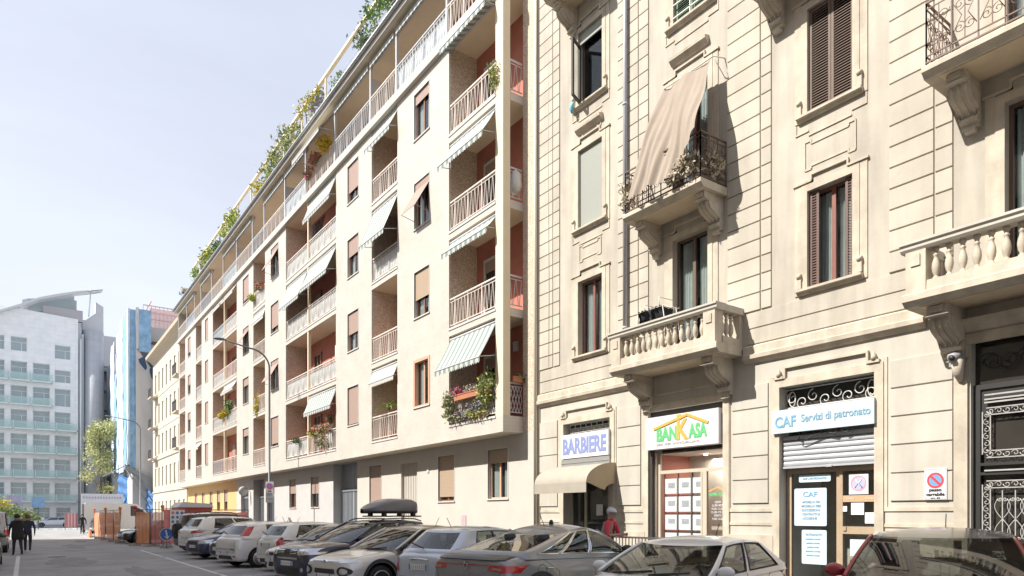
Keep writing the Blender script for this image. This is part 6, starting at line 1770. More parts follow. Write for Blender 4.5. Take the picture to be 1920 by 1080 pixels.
for i, (p, q) in enumerate(F): fence_panel(p, q, 'orange netted fence panel along the roadway, ' + ('farthest of the run', 'second from the far end of the run', 'third from the far end of the run', 'nearest the black saloon')[i])
fence_panel((5.0, 42.9), (5.55, 41.6), 'orange netted fence panel angled in front of the black saloon')
fence_panel((5.55, 41.5), (6.05, 40.9), 'short reddish fence panel left of the site notice board', net2)
fence_panel((7.25, 41.2), (10.9, 42.4), 'red netted fence panel behind the parked cars, right of the notice board', net2)
fence_panel((9.2, 44.4), (11.6, 45.5), 'wire fence panel with loose red netting next to the garage gate', net2)
# notice board panel
s = root('notice_board', (7.0, 40.9, 0), 'white site notice board with rows of round blue safety pictograms on red netting', 'notice board', world=True)
p0, p1 = Vector((6.1, 40.8, 0)), Vector((7.2, 41.15, 0)); u = (p1 - p0).normalized(); n = Vector((u.y, -u.x, 0))
b = B(); Z = Vector((0, 0, 1)); b.tube([p0 + Z * .05, p0 + Z * 2.05], .02, 6); b.tube([p1 + Z * .05, p1 + Z * 2.05], .02, 6); b.tube([p0 + Z * 2.05, p1 + Z * 2.05], .02, 6); b.tube([p0 + Z * .2, p1 + Z * .2], .02, 6)
for t in (.3, .6, .9): b.tube([p0 + u * t + Z * .05, p0 + u * t + Z * .9], .015, 5)
b.build('frame', mat('red_frame', (.5, .12, .1), .6), s)
b = B(); b.grid(8, 8, lambda a, c: tuple(p0.lerp(p1, a) + Z * (.2 + 1.8 * c) - n * (.02 + .01 * math.sin(a * 12)))); b.build('net', mat('pink_net', (.72, .26, .24), .85, noise=.15, ns=3), s)
b = B(); b.obox(p0.lerp(p1, .62) + Z * 1.45 + n * .03, u * .4, Z * .52, n * .01); b.build('board', whitep, s)
b = B(); bb2 = B()
for i in range(3):
    for j in range(4):
        c = p0.lerp(p1, .62) + u * (-.25 + .25 * i) + Z * (1.82 - .24 * j) + n * .045
        disc(b if (i + j) % 4 and j < 3 else bb2, c, u, Z, .001, .085, n=14)
b.build('blue_pictograms', mat('sign_blue', (.09, .17, .36), .5), s); bb2.build('red_pictograms', mat('sign_red', (.6, .2, .2), .5), s)
b = B(); b.obox(p0 + u * 1.15 + Z * .4, u * .02, Z * .4, n * .02)
# round blue arrow sign on a stand
s = root('direction_sign', (5.95, 38.9, 0), 'round blue sign with a white arrow pointing down on a low metal stand', 'sign', world=True)
c = Vector((5.95, 38.9, .72)); u = Vector((.8, -.2, 0)).normalized(); u = Vector((math.cos(math.radians(-9)), math.sin(math.radians(-9)), 0)); n = Vector((u.y, -u.x, 0))
b = B(); disc(b, c, u, Z, .001, .32, 0, 32); disc(b, c - n * .02, u, Z, .001, .33, 0, 32); b.build('disc', mat('arrow_blue', (.04, .13, .42), .4), s)
b = B(); disc(b, c + n * .003, u, Z, .30, .325, 0, 32)
dr = (Z * -1 + u * .18).normalized(); sd = dr.cross(n).normalized()
b.obox(c + n * .006 - dr * .05, dr * .17, sd * .035, n * .002)
tip = c + n * .008 + dr * .25
b.add([tuple(tip), tuple(tip - dr * .17 + sd * .14), tuple(tip - dr * .12 + sd * .035), tuple(tip - dr * .12 - sd * .035), tuple(tip - dr * .17 - sd * .14)], [(0, 1, 2, 3, 4)])
b.build('arrow', whitep, s)
b = B(); b.bar(c - Z * .3 - n * .03, c - Z * .72 - n * .03, .02)
for k in (-1, 1): b.bar(c - Z * .4 + u * k * .1 - n * .03, c - Z * .71 + u * k * .28, .015); b.bar(c - Z * .4 + u * k * .1 - n * .03, c - Z * .71 + u * k * .28 - n * .4, .015)
b.build('stand', steel, s)
b = B(); b.obox(c - Z * .64 + u * .0 - n * .25, u * .22, n * .15, Z * .06); b.build('sandbag', mat('sandbag', (.5, .46, .42), .9, noise=.2), s)
# warning lamps
for (x, y, z, lb, m) in ((4.33, 60.4, 2.1, 'amber warning lamp at the far end of the orange fence', lampo), (4.47, 53.5, 2.12, 'amber warning lamp in the middle of the orange fence', lampo), (4.75, 47.7, 2.1, 'pair of amber lamps beside the black saloon', lampo), (5.0, 42.9, 2.12, 'red warning lamp on the near fence post', lampr), (6.05, 40.85, 2.15, 'amber warning lamp on the notice board post', lampo)):
    b = B(); b.lathe([(.02, -.06), (.09, -.05), (.1, 0), (.09, .05), (.02, .06)], (x, y, z), 14, 0, 'Y'); b.box(x - .06, x + .06, y - .04, y + .04, z - .26, z - .09)
    tag(b.build('warning_lamp', m), lb, 'warning lamp', 'warning lamps on the fence')
# site cabin
s = root('site_cabin', (9.0, 50.3, 0), 'red site cabin with a white roof behind the fence', 'cabin', world=True)
b = B(); b.box(8.25, 10.25, 49.2, 52.0, .1, 2.2)
for i in range(9): b.box(8.27 + i * .235, 8.32 + i * .235, 49.17, 49.2, .1, 2.18)
b.build('body', mat('cabin_red', (.55, .10, .07), .6, noise=.12), s)
b = B(); b.prism([(8.15, 2.2), (10.35, 2.2), (10.2, 2.45), (8.5, 2.55)], 'Y', 49.05, 52.1); b.build('roof', whitep, s)
b = B(); b.box(8.5, 9.2, 49.14, 49.165, 1.2, 1.6); b.build('notice', whitep, s)
# far red and white barrier
s = root('barrier', (4.5, 93, 0), 'red and white striped works barrier at the far end of the street', 'barrier', world=True)
b = B(); b.box(3.75, 5.0, 92.9, 93, .3, 1.9); b.build('board', stripes('barrier_stripes', (.5, .16, .17), (.58, .42, .42), .3, 'X'), s)
b = B()
for x in (3.78, 4.93): b.box(x, x + .06, 92.85, 93.1, 0, 1.95)
b.build('post', steel, s)
b = B(); b.lathe([(.18, 0), (.16, .05), (.05, .6), (.03, .7)], (4.25, 63.5, 0), 12); tag(b.build('traffic_cone', net), 'small orange cone at the far end of the orange fence', 'cone')
# white box van and hoarding
s = root('delivery_van', (6.8, 75, 0), 'white delivery van parked side on behind the orange fence', 'van', world=True)
b = B(); b.prism([(4.5, .35), (10.0, .35), (10.0, 1.5), (9.5, 2.2), (8.8, 2.75), (4.7, 2.85), (4.5, 2.6)][::-1], 'Y', 74.5, 76.6); b.build('body', paintm('van_white', (.7, .7, .7), .0, .4), s)
b = B()
for x in (5.5, 8.9): b.lathe([(.12, -.12), (.33, -.12), (.34, .12), (.12, .12)], (x, 74.6, .34), 16, 0, 'Y')
b.build('wheel', tyrem, s)
b = B(); b.prism([(8.3, 1.6), (9.55, 1.6), (9.35, 2.15), (8.5, 2.55), (8.3, 2.55)], 'Y', 74.47, 74.5); b.build('side_window', carglass, s)
b = B(); b.box(4.46, 4.5, 74.5, 76.6, .4, 2.7); b.build('rear_frame', plast, s)
s = root('hoarding', (8, 99, 0), 'low white site hoarding with a band of dark marks below the tree', 'hoarding', world=True)
b = B(); b.box(5.7, 10.2, 98.9, 99.1, 0, 4.3); 
for i in range(14): b.box(5.9 + i * .3, 6.05 + i * .3, 98.87, 98.9, 3.7, 3.95, 1)
b.build('board', [mat('hoarding_white', (.6, .61, .65), .7, noise=.08), mat('hoarding_marks', (.35, .34, .42), .7)], s)
# pavement railing
s = root('pavement_railing', (11.0, 10.6, .12), 'low white railing on the pavement between the barber and the agency', 'railing', world=True)
b = B(); b.bar((10.9, 9.6, 1.22), (10.9, 12.2, 1.22), .02); b.bar((10.9, 9.6, .3), (10.9, 12.2, .3), .015)
for i in range(27): b.bar((10.9, 9.6 + i * .1, .3), (10.9, 9.6 + i * .1, 1.22), .009)
b.build('bars', whitep, s)
b = B()
for y in (9.6, 12.2): b.bar((10.9, y, .12), (10.9, y, 1.27), .025)
b.build('post', framew, s)
# parked scooter near the lamp
s = root('scooter', (10.6, 35.2, .125), 'black scooter with a windshield parked on the pavement by the street lamp', 'scooter')
b = B()
for x in (-.6, .6): b.lathe([(.1, -.05), (.24, -.05), (.25, .05), (.1, .05)], (x, 0, .25), 16, 0, 'Y')
b.build('wheel', tyrem, s)
b = B(); b.tube([(-.75, 0, .6), (-.5, 0, .72), (-.1, 0, .68), (0, 0, .35), (.3, 0, .33), (.48, 0, .8), (.5, 0, 1.05)], [.08, .15, .15, .12, .1, .1, .06], 10); b.build('body', plast, s)
b = B(); b.grid(4, 4, lambda u, v: (.55 - .12 * v, -.2 + .4 * u, 1.0 + .45 * v)); b.build('windshield', carglass, s)
b = B(); b.bar((.45, -.3, 1.05), (.45, .3, 1.05), .015)
for y in (-.32, .32): b.lathe([(.001, -.01), (.06, 0), (.001, .01)], (.45, y, 1.25), 10, 0, 'X'); b.bar((.45, y * .9, 1.05), (.45, y, 1.25), .006)
b.build('handlebar', plast, s)
# post with a black lantern-like sign at the right edge
s = root('sign_post', (8.2, 2.62, 0), 'dark blue post with a black pointed sign at the right edge', 'sign post', world=True)
b = B(); b.tube([(8.25, 2.55, 0), (8.25, 2.55, 3.2)], .035, 10); b.build('post', mat('post_blue', (.09, .10, .2), .5), s)
b = B(); b.prism([(8.12, 2.47), (8.3, 2.7), (8.48, 2.47), (8.3, 2.24)], 'Y', 2.5, 2.53) ; b.build('sign_back', ironk, s)

# ------------------------------------------------------------------ people
skin = mat('skin', (.48, .27, .19), .6)
def person(label, loc, rz, J, zones, name='person', hair=None, extra=None, face=True):
    """J: joints dict -> skinned single body; zones: fn(co)->material index"""
    T = root(name, (*loc, 0) if len(loc) == 2 else loc, label, 'person', None, rz)
    vs, es, rs = [], [], []
    def v(p, r):
        vs.append(Vector(p)); rs.append(r); return len(vs) - 1
    pel = v(J['pelvis'], (.15, .11)); sp = v(J['spine'], (.135, .10)); ch = v(J['chest'], (.165, .115)); nk = v(J['neck'], (.06, .06)); hd0 = v(J['head0'], (.075, .085)); hd = v(J['head'], (.088, .105)); tp = v(J['top'], (.055, .065))
    es += [(pel, sp), (sp, ch), (ch, nk), (nk, hd0), (hd0, hd), (hd, tp)]
    for s in ('l', 'r'):
        hp = v(J['hip' + s], (.095, .1)); kn = v(J['knee' + s], (.062, .065)); an = v(J['ankle' + s], (.042, .045)); he = v(J['ankle' + s] + Vector((.02, 0, -.05)), (.042, .04)); to = v(J['ankle' + s] + Vector((.17, 0, -.065)), (.04, .025))
        es += [(pel, hp), (hp, kn), (kn, an), (an, he), (he, to)]
        sh = v(J['sh' + s], (.07, .07)); el = v(J['el' + s], (.045, .045)); wr_ = v(J['wr' + s], (.028, .03))
        dv = (J['wr' + s] - J['el' + s]).normalized(); pm_ = v(J['wr' + s] + dv * .06, (.036, .018))
        es += [(ch, sh), (sh, el), (el, wr_), (wr_, pm_)]
        side = dv.cross(Vector((0, 1, 0))); side = side.normalized() if side.length > .1 else Vector((1, 0, 0))
        curl = Vector((0, 1 if s == 'r' else -1, 0))
        for i, (o_, ln) in enumerate(((-.027, .065), (-.009, .078), (.009, .072), (.027, .056))):
            b0 = J['wr' + s] + dv * .085 + side * o_; a = v(b0, (.0095, .009)); b1 = v(b0 + dv * ln * .5 + curl * .008, (.0088, .0085)); c1 = v(b0 + dv * ln * .85 + curl * .03, (.0075, .007))
            es += [(pm_, a), (a, b1), (b1, c1)]
        t0 = v(J['wr' + s] + dv * .04 + side * -.035, (.011, .01)); t1 = v(J['wr' + s] + dv * .075 + side * -.055 + curl * .015, (.009, .009)); es += [(pm_, t0), (t0, t1)]
    me = bpy.data.meshes.new('body'); me.from_pydata([tuple(p) for p in vs], es, [])
    o = bpy.data.objects.new('tmp', me); COL.objects.link(o)
    md = o.modifiers.new('k', 'SKIN'); md.use_smooth_shade = True
    for i, sv in enumerate(me.skin_vertices[0].data): sv.radius = rs[i]; sv.use_root = (i == 0)
    sb = o.modifiers.new('s', 'SUBSURF'); sb.levels = 2; sb.render_levels = 2
    dg = bpy.context.evaluated_depsgraph_get(); m2 = bpy.data.meshes.new_from_object(o.evaluated_get(dg)); bpy.data.objects.remove(o)
    m2.materials.clear()
    for mm in zones[0]: m2.materials.append(mm)
    for p in m2.polygons: p.material_index = zones[1](p.center, J); p.use_smooth = True
    link('body', m2, T)
    H_ = J['head']; fd = (J['face'] - J['head']).normalized(); lt = Vector((0, 0, 1)).cross(fd).normalized()
    if face:
        b = B(); b.tube([H_ + fd * .095 + Z * .025, H_ + fd * .122 - Z * .01, H_ + fd * .1 - Z * .02], [.008, .014, .01], 6); b.build('nose', skin, T)
        for k in (-1, 1):
            b = B(); b.lathe([(.001, -.012), (.012, 0), (.001, .012)], tuple(H_ + fd * .094 + lt * k * .033 + Z * .02), 8); b.build('eye', mat('eye_dark', (.03, .02, .015), .3), T)
            b = B(); b.lathe([(.001, -.03), (.018, -.01), (.022, .015), (.001, .03)], tuple(H_ + lt * k * .09 - fd * .005), 8); b.build('ear', skin, T)
        b = B(); b.tube([H_ + fd * .098 - Z * .05 + lt * .025, H_ + fd * .104 - Z * .052, H_ + fd * .098 - Z * .05 - lt * .025], .006, 5); b.build('mouth', mat('lips', (.35, .13, .11), .6), T)
    if hair:
        b = B(); c = H_ + Z * .03 - fd * .015
        def hf(u, v_):
            a = 2 * PI * u; e = -.55 + (PI / 2 + .55) * v_
            d = fd * math.cos(a) * math.cos(e) + lt * math.sin(a) * math.cos(e) + Z * math.sin(e)
            k = 1.0 if math.cos(a) < .35 or e > .5 else .84
            return tuple(c + Vector((d.x * .108, d.y * .108, d.z * .118)) * k)
        b.grid(20, 10, hf); b.build('hair', hair, T)
    if extra: extra(T, J, fd, lt)
    return T
V = Vector
def stand(h=1.75, stride=.0, arms=((.0, .0), (.0, .0)), lean=0.0, head=None):
    k = h / 1.75; J = {}
    J['pelvis'] = V((0, 0, .95 * k)); J['spine'] = V((lean * .3, 0, 1.12 * k)); J['chest'] = V((lean * .7, 0, 1.34 * k)); J['neck'] = V((lean, 0, 1.49 * k)); J['head0'] = V((lean + .01, 0, 1.56 * k)); J['head'] = V((lean + .015, 0, 1.635 * k)); J['top'] = V((lean + .01, 0, 1.70 * k))
    J['face'] = J['head'] + V(head or (1, 0, 0))
    for s, y, st in (('l', 1, stride), ('r', -1, -stride)):
        J['hip' + s] = V((0, y * .09, .9 * k)); J['knee' + s] = V((st * .5 + .03, y * .1, .5 * k)); J['ankle' + s] = V((st * 1.0 - (.06 if st < 0 else 0), y * .1, .1 * k + (.04 if st < 0 else 0)))
        J['sh' + s] = V((lean * .95, y * .18, 1.42 * k)); sw, out = arms[0 if s == 'l' else 1]
        J['el' + s] = J['sh' + s] + V((sw * .28, y * (.06 + out * .2), -.28 * k)); J['wr' + s] = J['el' + s] + V((.06 + abs(sw) * .1 + sw * .2, -y * out * .1, -.25 * k))
    return J
blk = mat('coat_black', (.022, .022, .025), .9); nvy = mat('jacket_navy', (.03, .035, .06), .9); jean = mat('trousers_dark', (.03, .03, .038), .9); shoe = mat('shoe_black', (.02, .02, .02), .6); wshoe = mat('shoe_white', (.7, .7, .7), .6)
def zn(top, sleeve_skin=False, legs=jean, sh=shoe):
    def f(c, J):
        if c.z < .1: return 3
        if c.z < J['pelvis'].z - .02 and abs(c.y) < .2 and c.z < .93: 
            if (c - J['wrl']).length < .16 or (c - J['wrr']).length < .16: return 0
            return 2
        if c.z > J['neck'].z + .02: return 0
        for s in 'lr':
            if (c - J['wr' + s]).dot((J['wr' + s] - J['el' + s]).normalized()) > -.005 and (c - J['wr' + s]).length < .2: return 0
            if sleeve_skin and (c - J['el' + s]).dot((J['wr' + s] - J['el' + s]).normalized()) > .055 and (c - J['el' + s]).length < .3 and c.z < J['sh' + s].z - .19: return 0
        return 1
    return ([skin, top, legs, sh], f)
# walker in black hooded coat, seen from behind
def coat(T, J, fd, lt):
    b = B()
    b.lathe([(.21, .66), (.225, .8), (.21, 1.0), (.2, 1.15), (.215, 1.3), (.2, 1.40), (.11, 1.5), (.03, 1.52)], (-.01, 0, 0), 22)
    b.v = [(x * .72, y * 1.0, z) for x, y, z in b.v]; b.build('coat', blk, T)
    b = B(); b.tube([V((-.13, .13, 1.5)), V((-.2, 0, 1.52)), V((-.13, -.13, 1.5)), V((0.02, -.15, 1.5))], [.05, .07, .05, .03], 8); b.build('fur_collar', mat('fur_grey', (.22, .19, .16), 1, noise=.4, ns=60), T)
person('walker in a long black hooded coat strolling away on the left, seen from behind', (-.22, 35.8), PI / 2 + .2, stand(1.72, .22, ((.2, .1), (-.2, .1)), .06), zn(blk), hair=mat('hair_dark', (.03, .025, .02), .9), extra=coat)
s = root('handbag', (-.59, 36.0, .75), 'small red bag hanging at the left side of the walker in the black coat', 'bag', world=True)
b = B(); b.box(-.6, -.52, 35.75, 35.95, .8, 1.12); b.build('bag_body', mat('bag_red', (.5, .03, .05), .6), s); b = B(); b.tube([(-.56, 35.77, 1.12), (-.56, 35.85, 1.3), (-.56, 35.93, 1.12)], .008, 5); b.build('strap', blk, s)
person('walker in a navy jacket and white shoes beside the walker in the black coat', (.14, 38.4), PI / 2 - .1, stand(1.7, .12, ((.15, .1), (-.15, .15)), .02), zn(nvy, legs=jean, sh=wshoe), hair=mat('hair_brown', (.16, .09, .05), .9))
person('distant pedestrian in black standing by the far orange fence', (4.15, 70.5), -PI / 2, stand(1.75, .1, ((.1, .15), (-.1, .15))), zn(blk), hair=mat('hair_dark', (0, 0, 0)))
# man with cap leaning by the grey car
def cap(T, J, fd, lt):
    H_ = J['head']; b = B(); c = H_ + Z * .045
    b.grid(18, 8, lambda u, v: tuple(c + (fd * math.cos(2 * PI * u) * math.cos(v * PI / 2) + lt * math.sin(2 * PI * u) * math.cos(v * PI / 2)) * .112 + Z * .088 * math.sin(v * PI / 2)))
    b.build('cap', mat('cap_grey', (.52, .53, .60), .85), T)
    b = B(); b.grid(10, 3, lambda u, v: tuple(c + (fd * math.cos(-1.1 + 2.2 * u) + lt * math.sin(-1.1 + 2.2 * u)) * (.108 + .075 * v * math.cos(-1.1 + 2.2 * u)) - Z * (.005 + .02 * v))); b.build('cap_peak', mat('cap_peak', (.12, .12, .15), .8), T)
    gm_ = mat('gilet_khaki', (.30, .26, .20), .9, noise=.15)
    for k in (-1, 1):
        b = B()
        def gf(u, v, k=k):
            z = .98 + .46 * v; a = .35 + u * 1.9; r_ = .175 - .03 * (v ** 3); l_ = J['spine'].lerp(J['chest'], min(1, max(0, (z - 1.1) / .3)))
            return (l_.x + math.cos(a) * r_ * .85, k * math.sin(a) * r_ * 1.1, z)
        b.grid(12, 8, gf); b.build('waistcoat', gm_, T)
J = stand(1.74, .05, ((.5, .1), (.6, .1)), .16, (1, -.25, -.15))
for s_, y in (('l', 1), ('r', -1)): J['el' + s_] = J['sh' + s_] + V((.06, y * .1, -.27)); J['wr' + s_] = J['el' + s_] + V((.2, -y * .12, .02))
person('man in a pale cap, red shirt and khaki waistcoat standing outside the barber shop', (10.55, 11.3, .12), -1.25, J, zn(mat('shirt_red', (.55, .05, .09), .85), True), hair=mat('hair_grey', (.4, .38, .36), .9), extra=cap)

# small things on the balconies and in the road
for i, (x, y, r0, lb) in enumerate(((1.1, 33.5, .32, 'round iron manhole cover in the near road surface'), (3.0, 52.0, .32, 'round iron manhole cover farther down the road'))):
    b = B(); b.lathe([(.001, .004), (r0, .004), (r0, .009), (.001, .009)], (x, y, 0), 28, 0); tag(b.build('manhole_cover', mat('cast_iron', (.10, .10, .10), .6, noise=.3, ns=30)), lb, 'manhole cover')
s = root('air_conditioner', (13.0, 22.9, 19.2), 'white air conditioning unit high on the red penthouse wall', 'air conditioner', world=True)
b = B(); b.box(12.88, 13.2, 22.5, 23.3, 19.2, 19.75); b.build('casing', framew, s); b = B(); b.lathe([(.001, 0), (.2, 0), (.2, .012), (.001, .012)], (12.868, 22.82, 19.47), 18, 0, 'X'); b.build('fan_grille', grey, s)
for (y0, y1, k, h, m_, lb) in ((31.0, 31.9, 1, 1.9, frost, 'pale cabinet on the second wide loggia right of its post'), (32.3, 33.2, 0, 1.6, frost, 'whitish cabinet behind the flowers on the lowest wide loggia'), (33.0, 33.7, 2, 1.5, grey, 'dark grey cabinet on the third wide loggia'), (53.5, 54.4, 1, 1.7, frost, 'white cabinet on a far loggia beyond the street lamp')):
    z = ZF[k]; s = root('cabinet', (12.5, y0, z), lb, 'cabinet', 'cabinets on the loggias', world=True)
    b = B(); b.box(12.2, 12.7, y0, y1, z + .03, z + h); b.build('body', m_, s); b = B(); b.box(12.18, 12.2, (y0 + y1) / 2 - .01, (y0 + y1) / 2 + .01, z + .1, z + h - .05); b.build('door_gap', plast, s)
s = root('lattice_screen', (12.0, 33.5, ZF[3]), 'dark lattice screen on the fourth wide loggia', 'screen', world=True)
b = B()
for q in range(9):
    b.bar((11.95, 32.6 + q * .18, ZF[3] + .9), (11.95, 33.6 + q * .18 - .2, ZF[3] + 1.9), .014); b.bar((11.96, 33.6 + q * .18 - .2, ZF[3] + .9), (11.96, 32.6 + q * .18, ZF[3] + 1.9), .014)
b.build('lattice', plast, s)
b = B(); b.tube([(12.15, 16.98, ZF[2] + .3), (12.2, 17.0, ZF[2] + .5), (12.18, 16.98, ZF[2] + .85), (12.15, 16.98, ZF[2] + .98)], [.14, .2, .17, .04], 10); tag(b.build('laundry_bag', framew), 'crumpled white bag at the side railing of the third corner balcony', 'bag')
s = root('towel', (12.38, 14.5, 12.85), 'small turquoise cloth tied below the open casement window', 'cloth', world=True)
b = B(); b.tube([(12.25, 14.38, 13.0), (12.22, 14.42, 12.86), (12.24, 14.4, 12.7)], [.03, .07, .03], 8); b.build('cloth_sheet', mat('turquoise', (.2, .5, .6), .8), s)
# cables and hooks on the stucco front
b = B(); b.tube([(12.37, 15.6, 6.0), (12.36, 15.58, 8.2), (12.37, 15.62, 12), (12.37, 15.6, 17)], .008, 4); tag(b.build('wall_cable', mat('cable_grey', (.3, .27, .24), .7)), 'thin cable running up the left rusticated pier of the palazzo', 'cable')
# ------------------------------------------------------------------ the end of the street
ofw = brickmat('office_panel', (.85, .86, .88), (.76, .78, .81), 1.2, .6, .02, .02, .5, 'XZ', .1, 0)
ofb = mat('office_band', (.70, .75, .75), .6, noise=.05, ns=.5)
ofg = glass('office_glass', (.5, .55, .57), .03, .6, (.48, .58, .62), 1.5, 2.5)
grg = mat('green_glass_panel', (.50, .70, .69), .2, coat=.5, trans=.62)
offr = mat('office_frame', (.75, .77, .78), .5)
YO = 116.0
off = root('office_building', (-10, YO, 0), 'pale office block with glass balconies and a sweeping curved roof closing the street', 'building', world=True)
b = B()
colx = [(-11.5, -9.6), (-9.0, -7.1), (-6.5, -4.65), (-4.0, -2.15), (-1.5, .35), (1.0, 2.95), (3.5, 5.4)]
rows = [3.6, 6.95, 10.3, 13.6, 16.9, 20.2]
def wall_grid_y(b, Y, x0, x1, z0, z1, holes, d=.5, m=0, mr=0):
    t = B(); wall_grid(t, 0, x0, x1, z0, z1, holes, d, m, mr)
    # plane X facing -X with y -> plane Y facing -Y with x
    k = len(b.v); b.v += [(v[1], Y + v[0], v[2]) for v in t.v]; b.f += [tuple(i + k for i in reversed(f)) for f in t.f]; b.m += t.m; b.sm += t.sm
hl = []
for z in rows[:-1] + [20.2]:
    for i, (a, c) in enumerate(colx):
        if z > 20 and i >= 6: continue
        
        hl.append((a, c, z + .1, z + 2.55, .5))
hl += [(3.5, 5.4, 20.35, 22.1, .3), (3.5, 5.4, 23.7, 25.6, .3), (-1.5, .35, 24.2, 26.1, .3), (-4.0, -2.15, 24.2, 26.1, .3), (-7.5, -5.6, 24.2, 26.1, .3)]
hl += [(1.0, 2.95, .3, 2.7, .5), (3.7, 5.4, .3, 2.7, .5), (-3, -1, .3, 2.7, .5)]
wall_grid_y(b, YO, -30, 6.3, 0, 28.0, [h for h in hl], .5, 0, 0)
# stepped top with the sloping parapet
b.add([(-30, YO, 28.0), (6.3, YO, 28.0), (6.3, YO, 29.6), (-.3, YO, 30.0), (-30, YO, 30.0)], [(0, 1, 2, 3, 4)])
b.add([(6.3, YO, 0), (6.3, YO + 25, 0), (6.3, YO + 25, 29.6), (6.3, YO, 29.6)], [(0, 1, 2, 3)])
b.add([(-30, YO, 30), (6.3, YO, 29.6), (6.3, YO + 25, 29.6), (-30, YO + 25, 30)], [(0, 1, 2, 3)])
b.build('wall', [ofw], off)
for h in hl:
    b = B(); b.box(h[0], h[1], YO + h[4] - .06, YO + h[4] - .04, h[2], h[3]); f = b.build('window', ofg, off)
    b = B(); y = YO + h[4] - .1
    for x in (h[0], h[1] - .07): b.box(x, x + .07, y, y + .05, h[2], h[3])
    b.box(h[0], h[1], y - .001, y + .049, h[3] - .08, h[3]); b.box(h[0], h[1], y - .001, y + .049, h[3] - .75, h[3] - .69); b.box(h[0] + .65 * (h[1] - h[0]), h[0] + .65 * (h[1] - h[0]) + .06, y, y + .048, h[2], h[3] - .75)
    b.build('frame', offr, f)
    b = B(); b.add([(h[0], YO + h[4], h[2]), (h[1], YO + h[4], h[2]), (h[1], YO + h[4], h[3]), (h[0], YO + h[4], h[3])], [(0, 1, 2, 3)]); b.build('room_behind', mat('office_room', (.22, .23, .23), .9), f)
for z in rows:
    x1 = 6.2 if z < 16 else 3.3
    b = B(); b.box(-30, x1, YO - .9, YO, z - .18, z - .02); b.build('balcony_slab', ofb, off)
    n = 12
    for i in range(12):
        a = x1 - (i + 1) * 2.45; c = a + 2.4
        if a < -16: break
        b = B(); b.box(a, c, YO - .9, YO - .87, z - .02, z + .95); b.build('glass_balustrade', grg, off)
        b = B(); b.bar((c, YO - .85, z - .4), (c, YO - .85, z + .98), .05); b.bar((c, YO, z - .1), (c, YO - .95, z - .5), .04); b.build('baluster_post', offr, off)
# curved roof
rfm = mat('roof_metal', (.62, .64, .67), .5, metal=.2, noise=.05)
YR = YO - .8
top = [(-9.0, 24.6), (-5.6, 27.3), (-2.56, 29.3), (-.45, 30.45), (1.72, 31.75), (3.93, 32.65), (6.2, 33.45), (9.3, 34.2)]
bot = [(9.3, 34.0), (6.2, 32.85), (4.0, 32.0), (1.72, 31.1), (-.45, 29.85), (-2.56, 28.75), (-5.6, 26.7), (-9.0, 23.9)]
b = B(); b.prism(top + [(x, z + .3) for x, z in bot], 'Y', YR, YR + 1.6); b.build('curved_roof', rfm, off)
b = B()
b.prism([(-30, 10), (-5, 26), (-.3, 29.9), (-.3, 30.2), (-3, 28.5)], 'Y', YO + .6, YO + .8); b.prism([(-.2, 30), (6.2, 29.7), (6.2, 32.6), (4.0, 32.5), (.5, 31.9), (-.2, 31.6)], 'Y', YO + 1.3, YO + 2, 1); b.box(2.2, 6.9, YO + .4, YO + 3, 29.4, 31.0, 1)
b.build('attic', [ofw, mat('attic_grey', (.44, .43, .45), .5)], off)
b = B(); b.prism([(.5, 30.0), (5.9, 31.1), (5.9, 33.2), (3.6, 32.6), (.5, 31.7)], 'Y', YO + 1.2, YO + 1.28); b.build('attic_glass', ofg, off)
b = B(); b.tube([(7.6, YO, 30.2), (7.9, YO, 34.4)], .1, 6); b.build('roof_strut', offr, off)
# service strip, drainpipe and cylindrical tower
b = B(); b.box(6.3, 6.75, YO + .3, YO + 3, 0, 29.2); b.box(6.75, 7.0, YO + .1, YO + .6, 0, 27.6); b.build('service_strip', mat('strip_grey', (.45, .48, .52), .5), off)
b = B(); b.tube([(6.62, YO - .05, .2), (6.62, YO - .05, 26.8)], .12, 8); b.build('downpipe', offr, off)
cyl = brickmat('tower_panel', (.55, .57, .61), (.44, .46, .5), .75, 3.0, .03, .02, .4, 'XZ', .1, 0)
tw = root('stair_tower', (8.2, YO + 1.6, 0), 'grey panelled cylindrical stair tower with a notched top beside the office block', 'tower', world=True)
b = B(); b.lathe([(1.35, 0), (1.35, 28.4)], (8.25, YO + 1.4, 0), 32); b.build('shaft', cyl, tw)
b = B(); b.prism([(6.9, 26), (9.55, 26), (9.55, 32.3), (8.55, 32.9), (8.55, 31.2), (7.3, 30.0), (6.9, 30)], 'Y', YO + 1.5, YO + 3.0); b.build('crown_wall', mat('tower_wall', (.58, .60, .64), .5, noise=.05), tw)
# recessed grey block behind
gb = root('rear_office', (11, YO + 10, 0), 'pale grey glazed block seen in the gap right of the stair tower', 'building', world=True)
b = B(); b.box(9.3, 16, YO + 10, YO + 24, 25.2, 30.0); b.box(9.3, 16, YO + 10.5, YO + 24, 0, 25.2, 1); b.build('wall', [mat('rear_wall', (.50, .51, .54), .6), ofg], gb)
b = B()
for i in range(8): b.box(9.3, 16, YO + 9.3, YO + 10.5, 2.5 + i * 3.1, 2.75 + i * 3.1)
for i in range(8): b.box(9.4 + i * .8, 9.46 + i * .8, YO + 10.4, YO + 10.49, 0, 25.2)
b.build('floor_slab', mat('slab_dark', (.2, .22, .24), .6), gb)
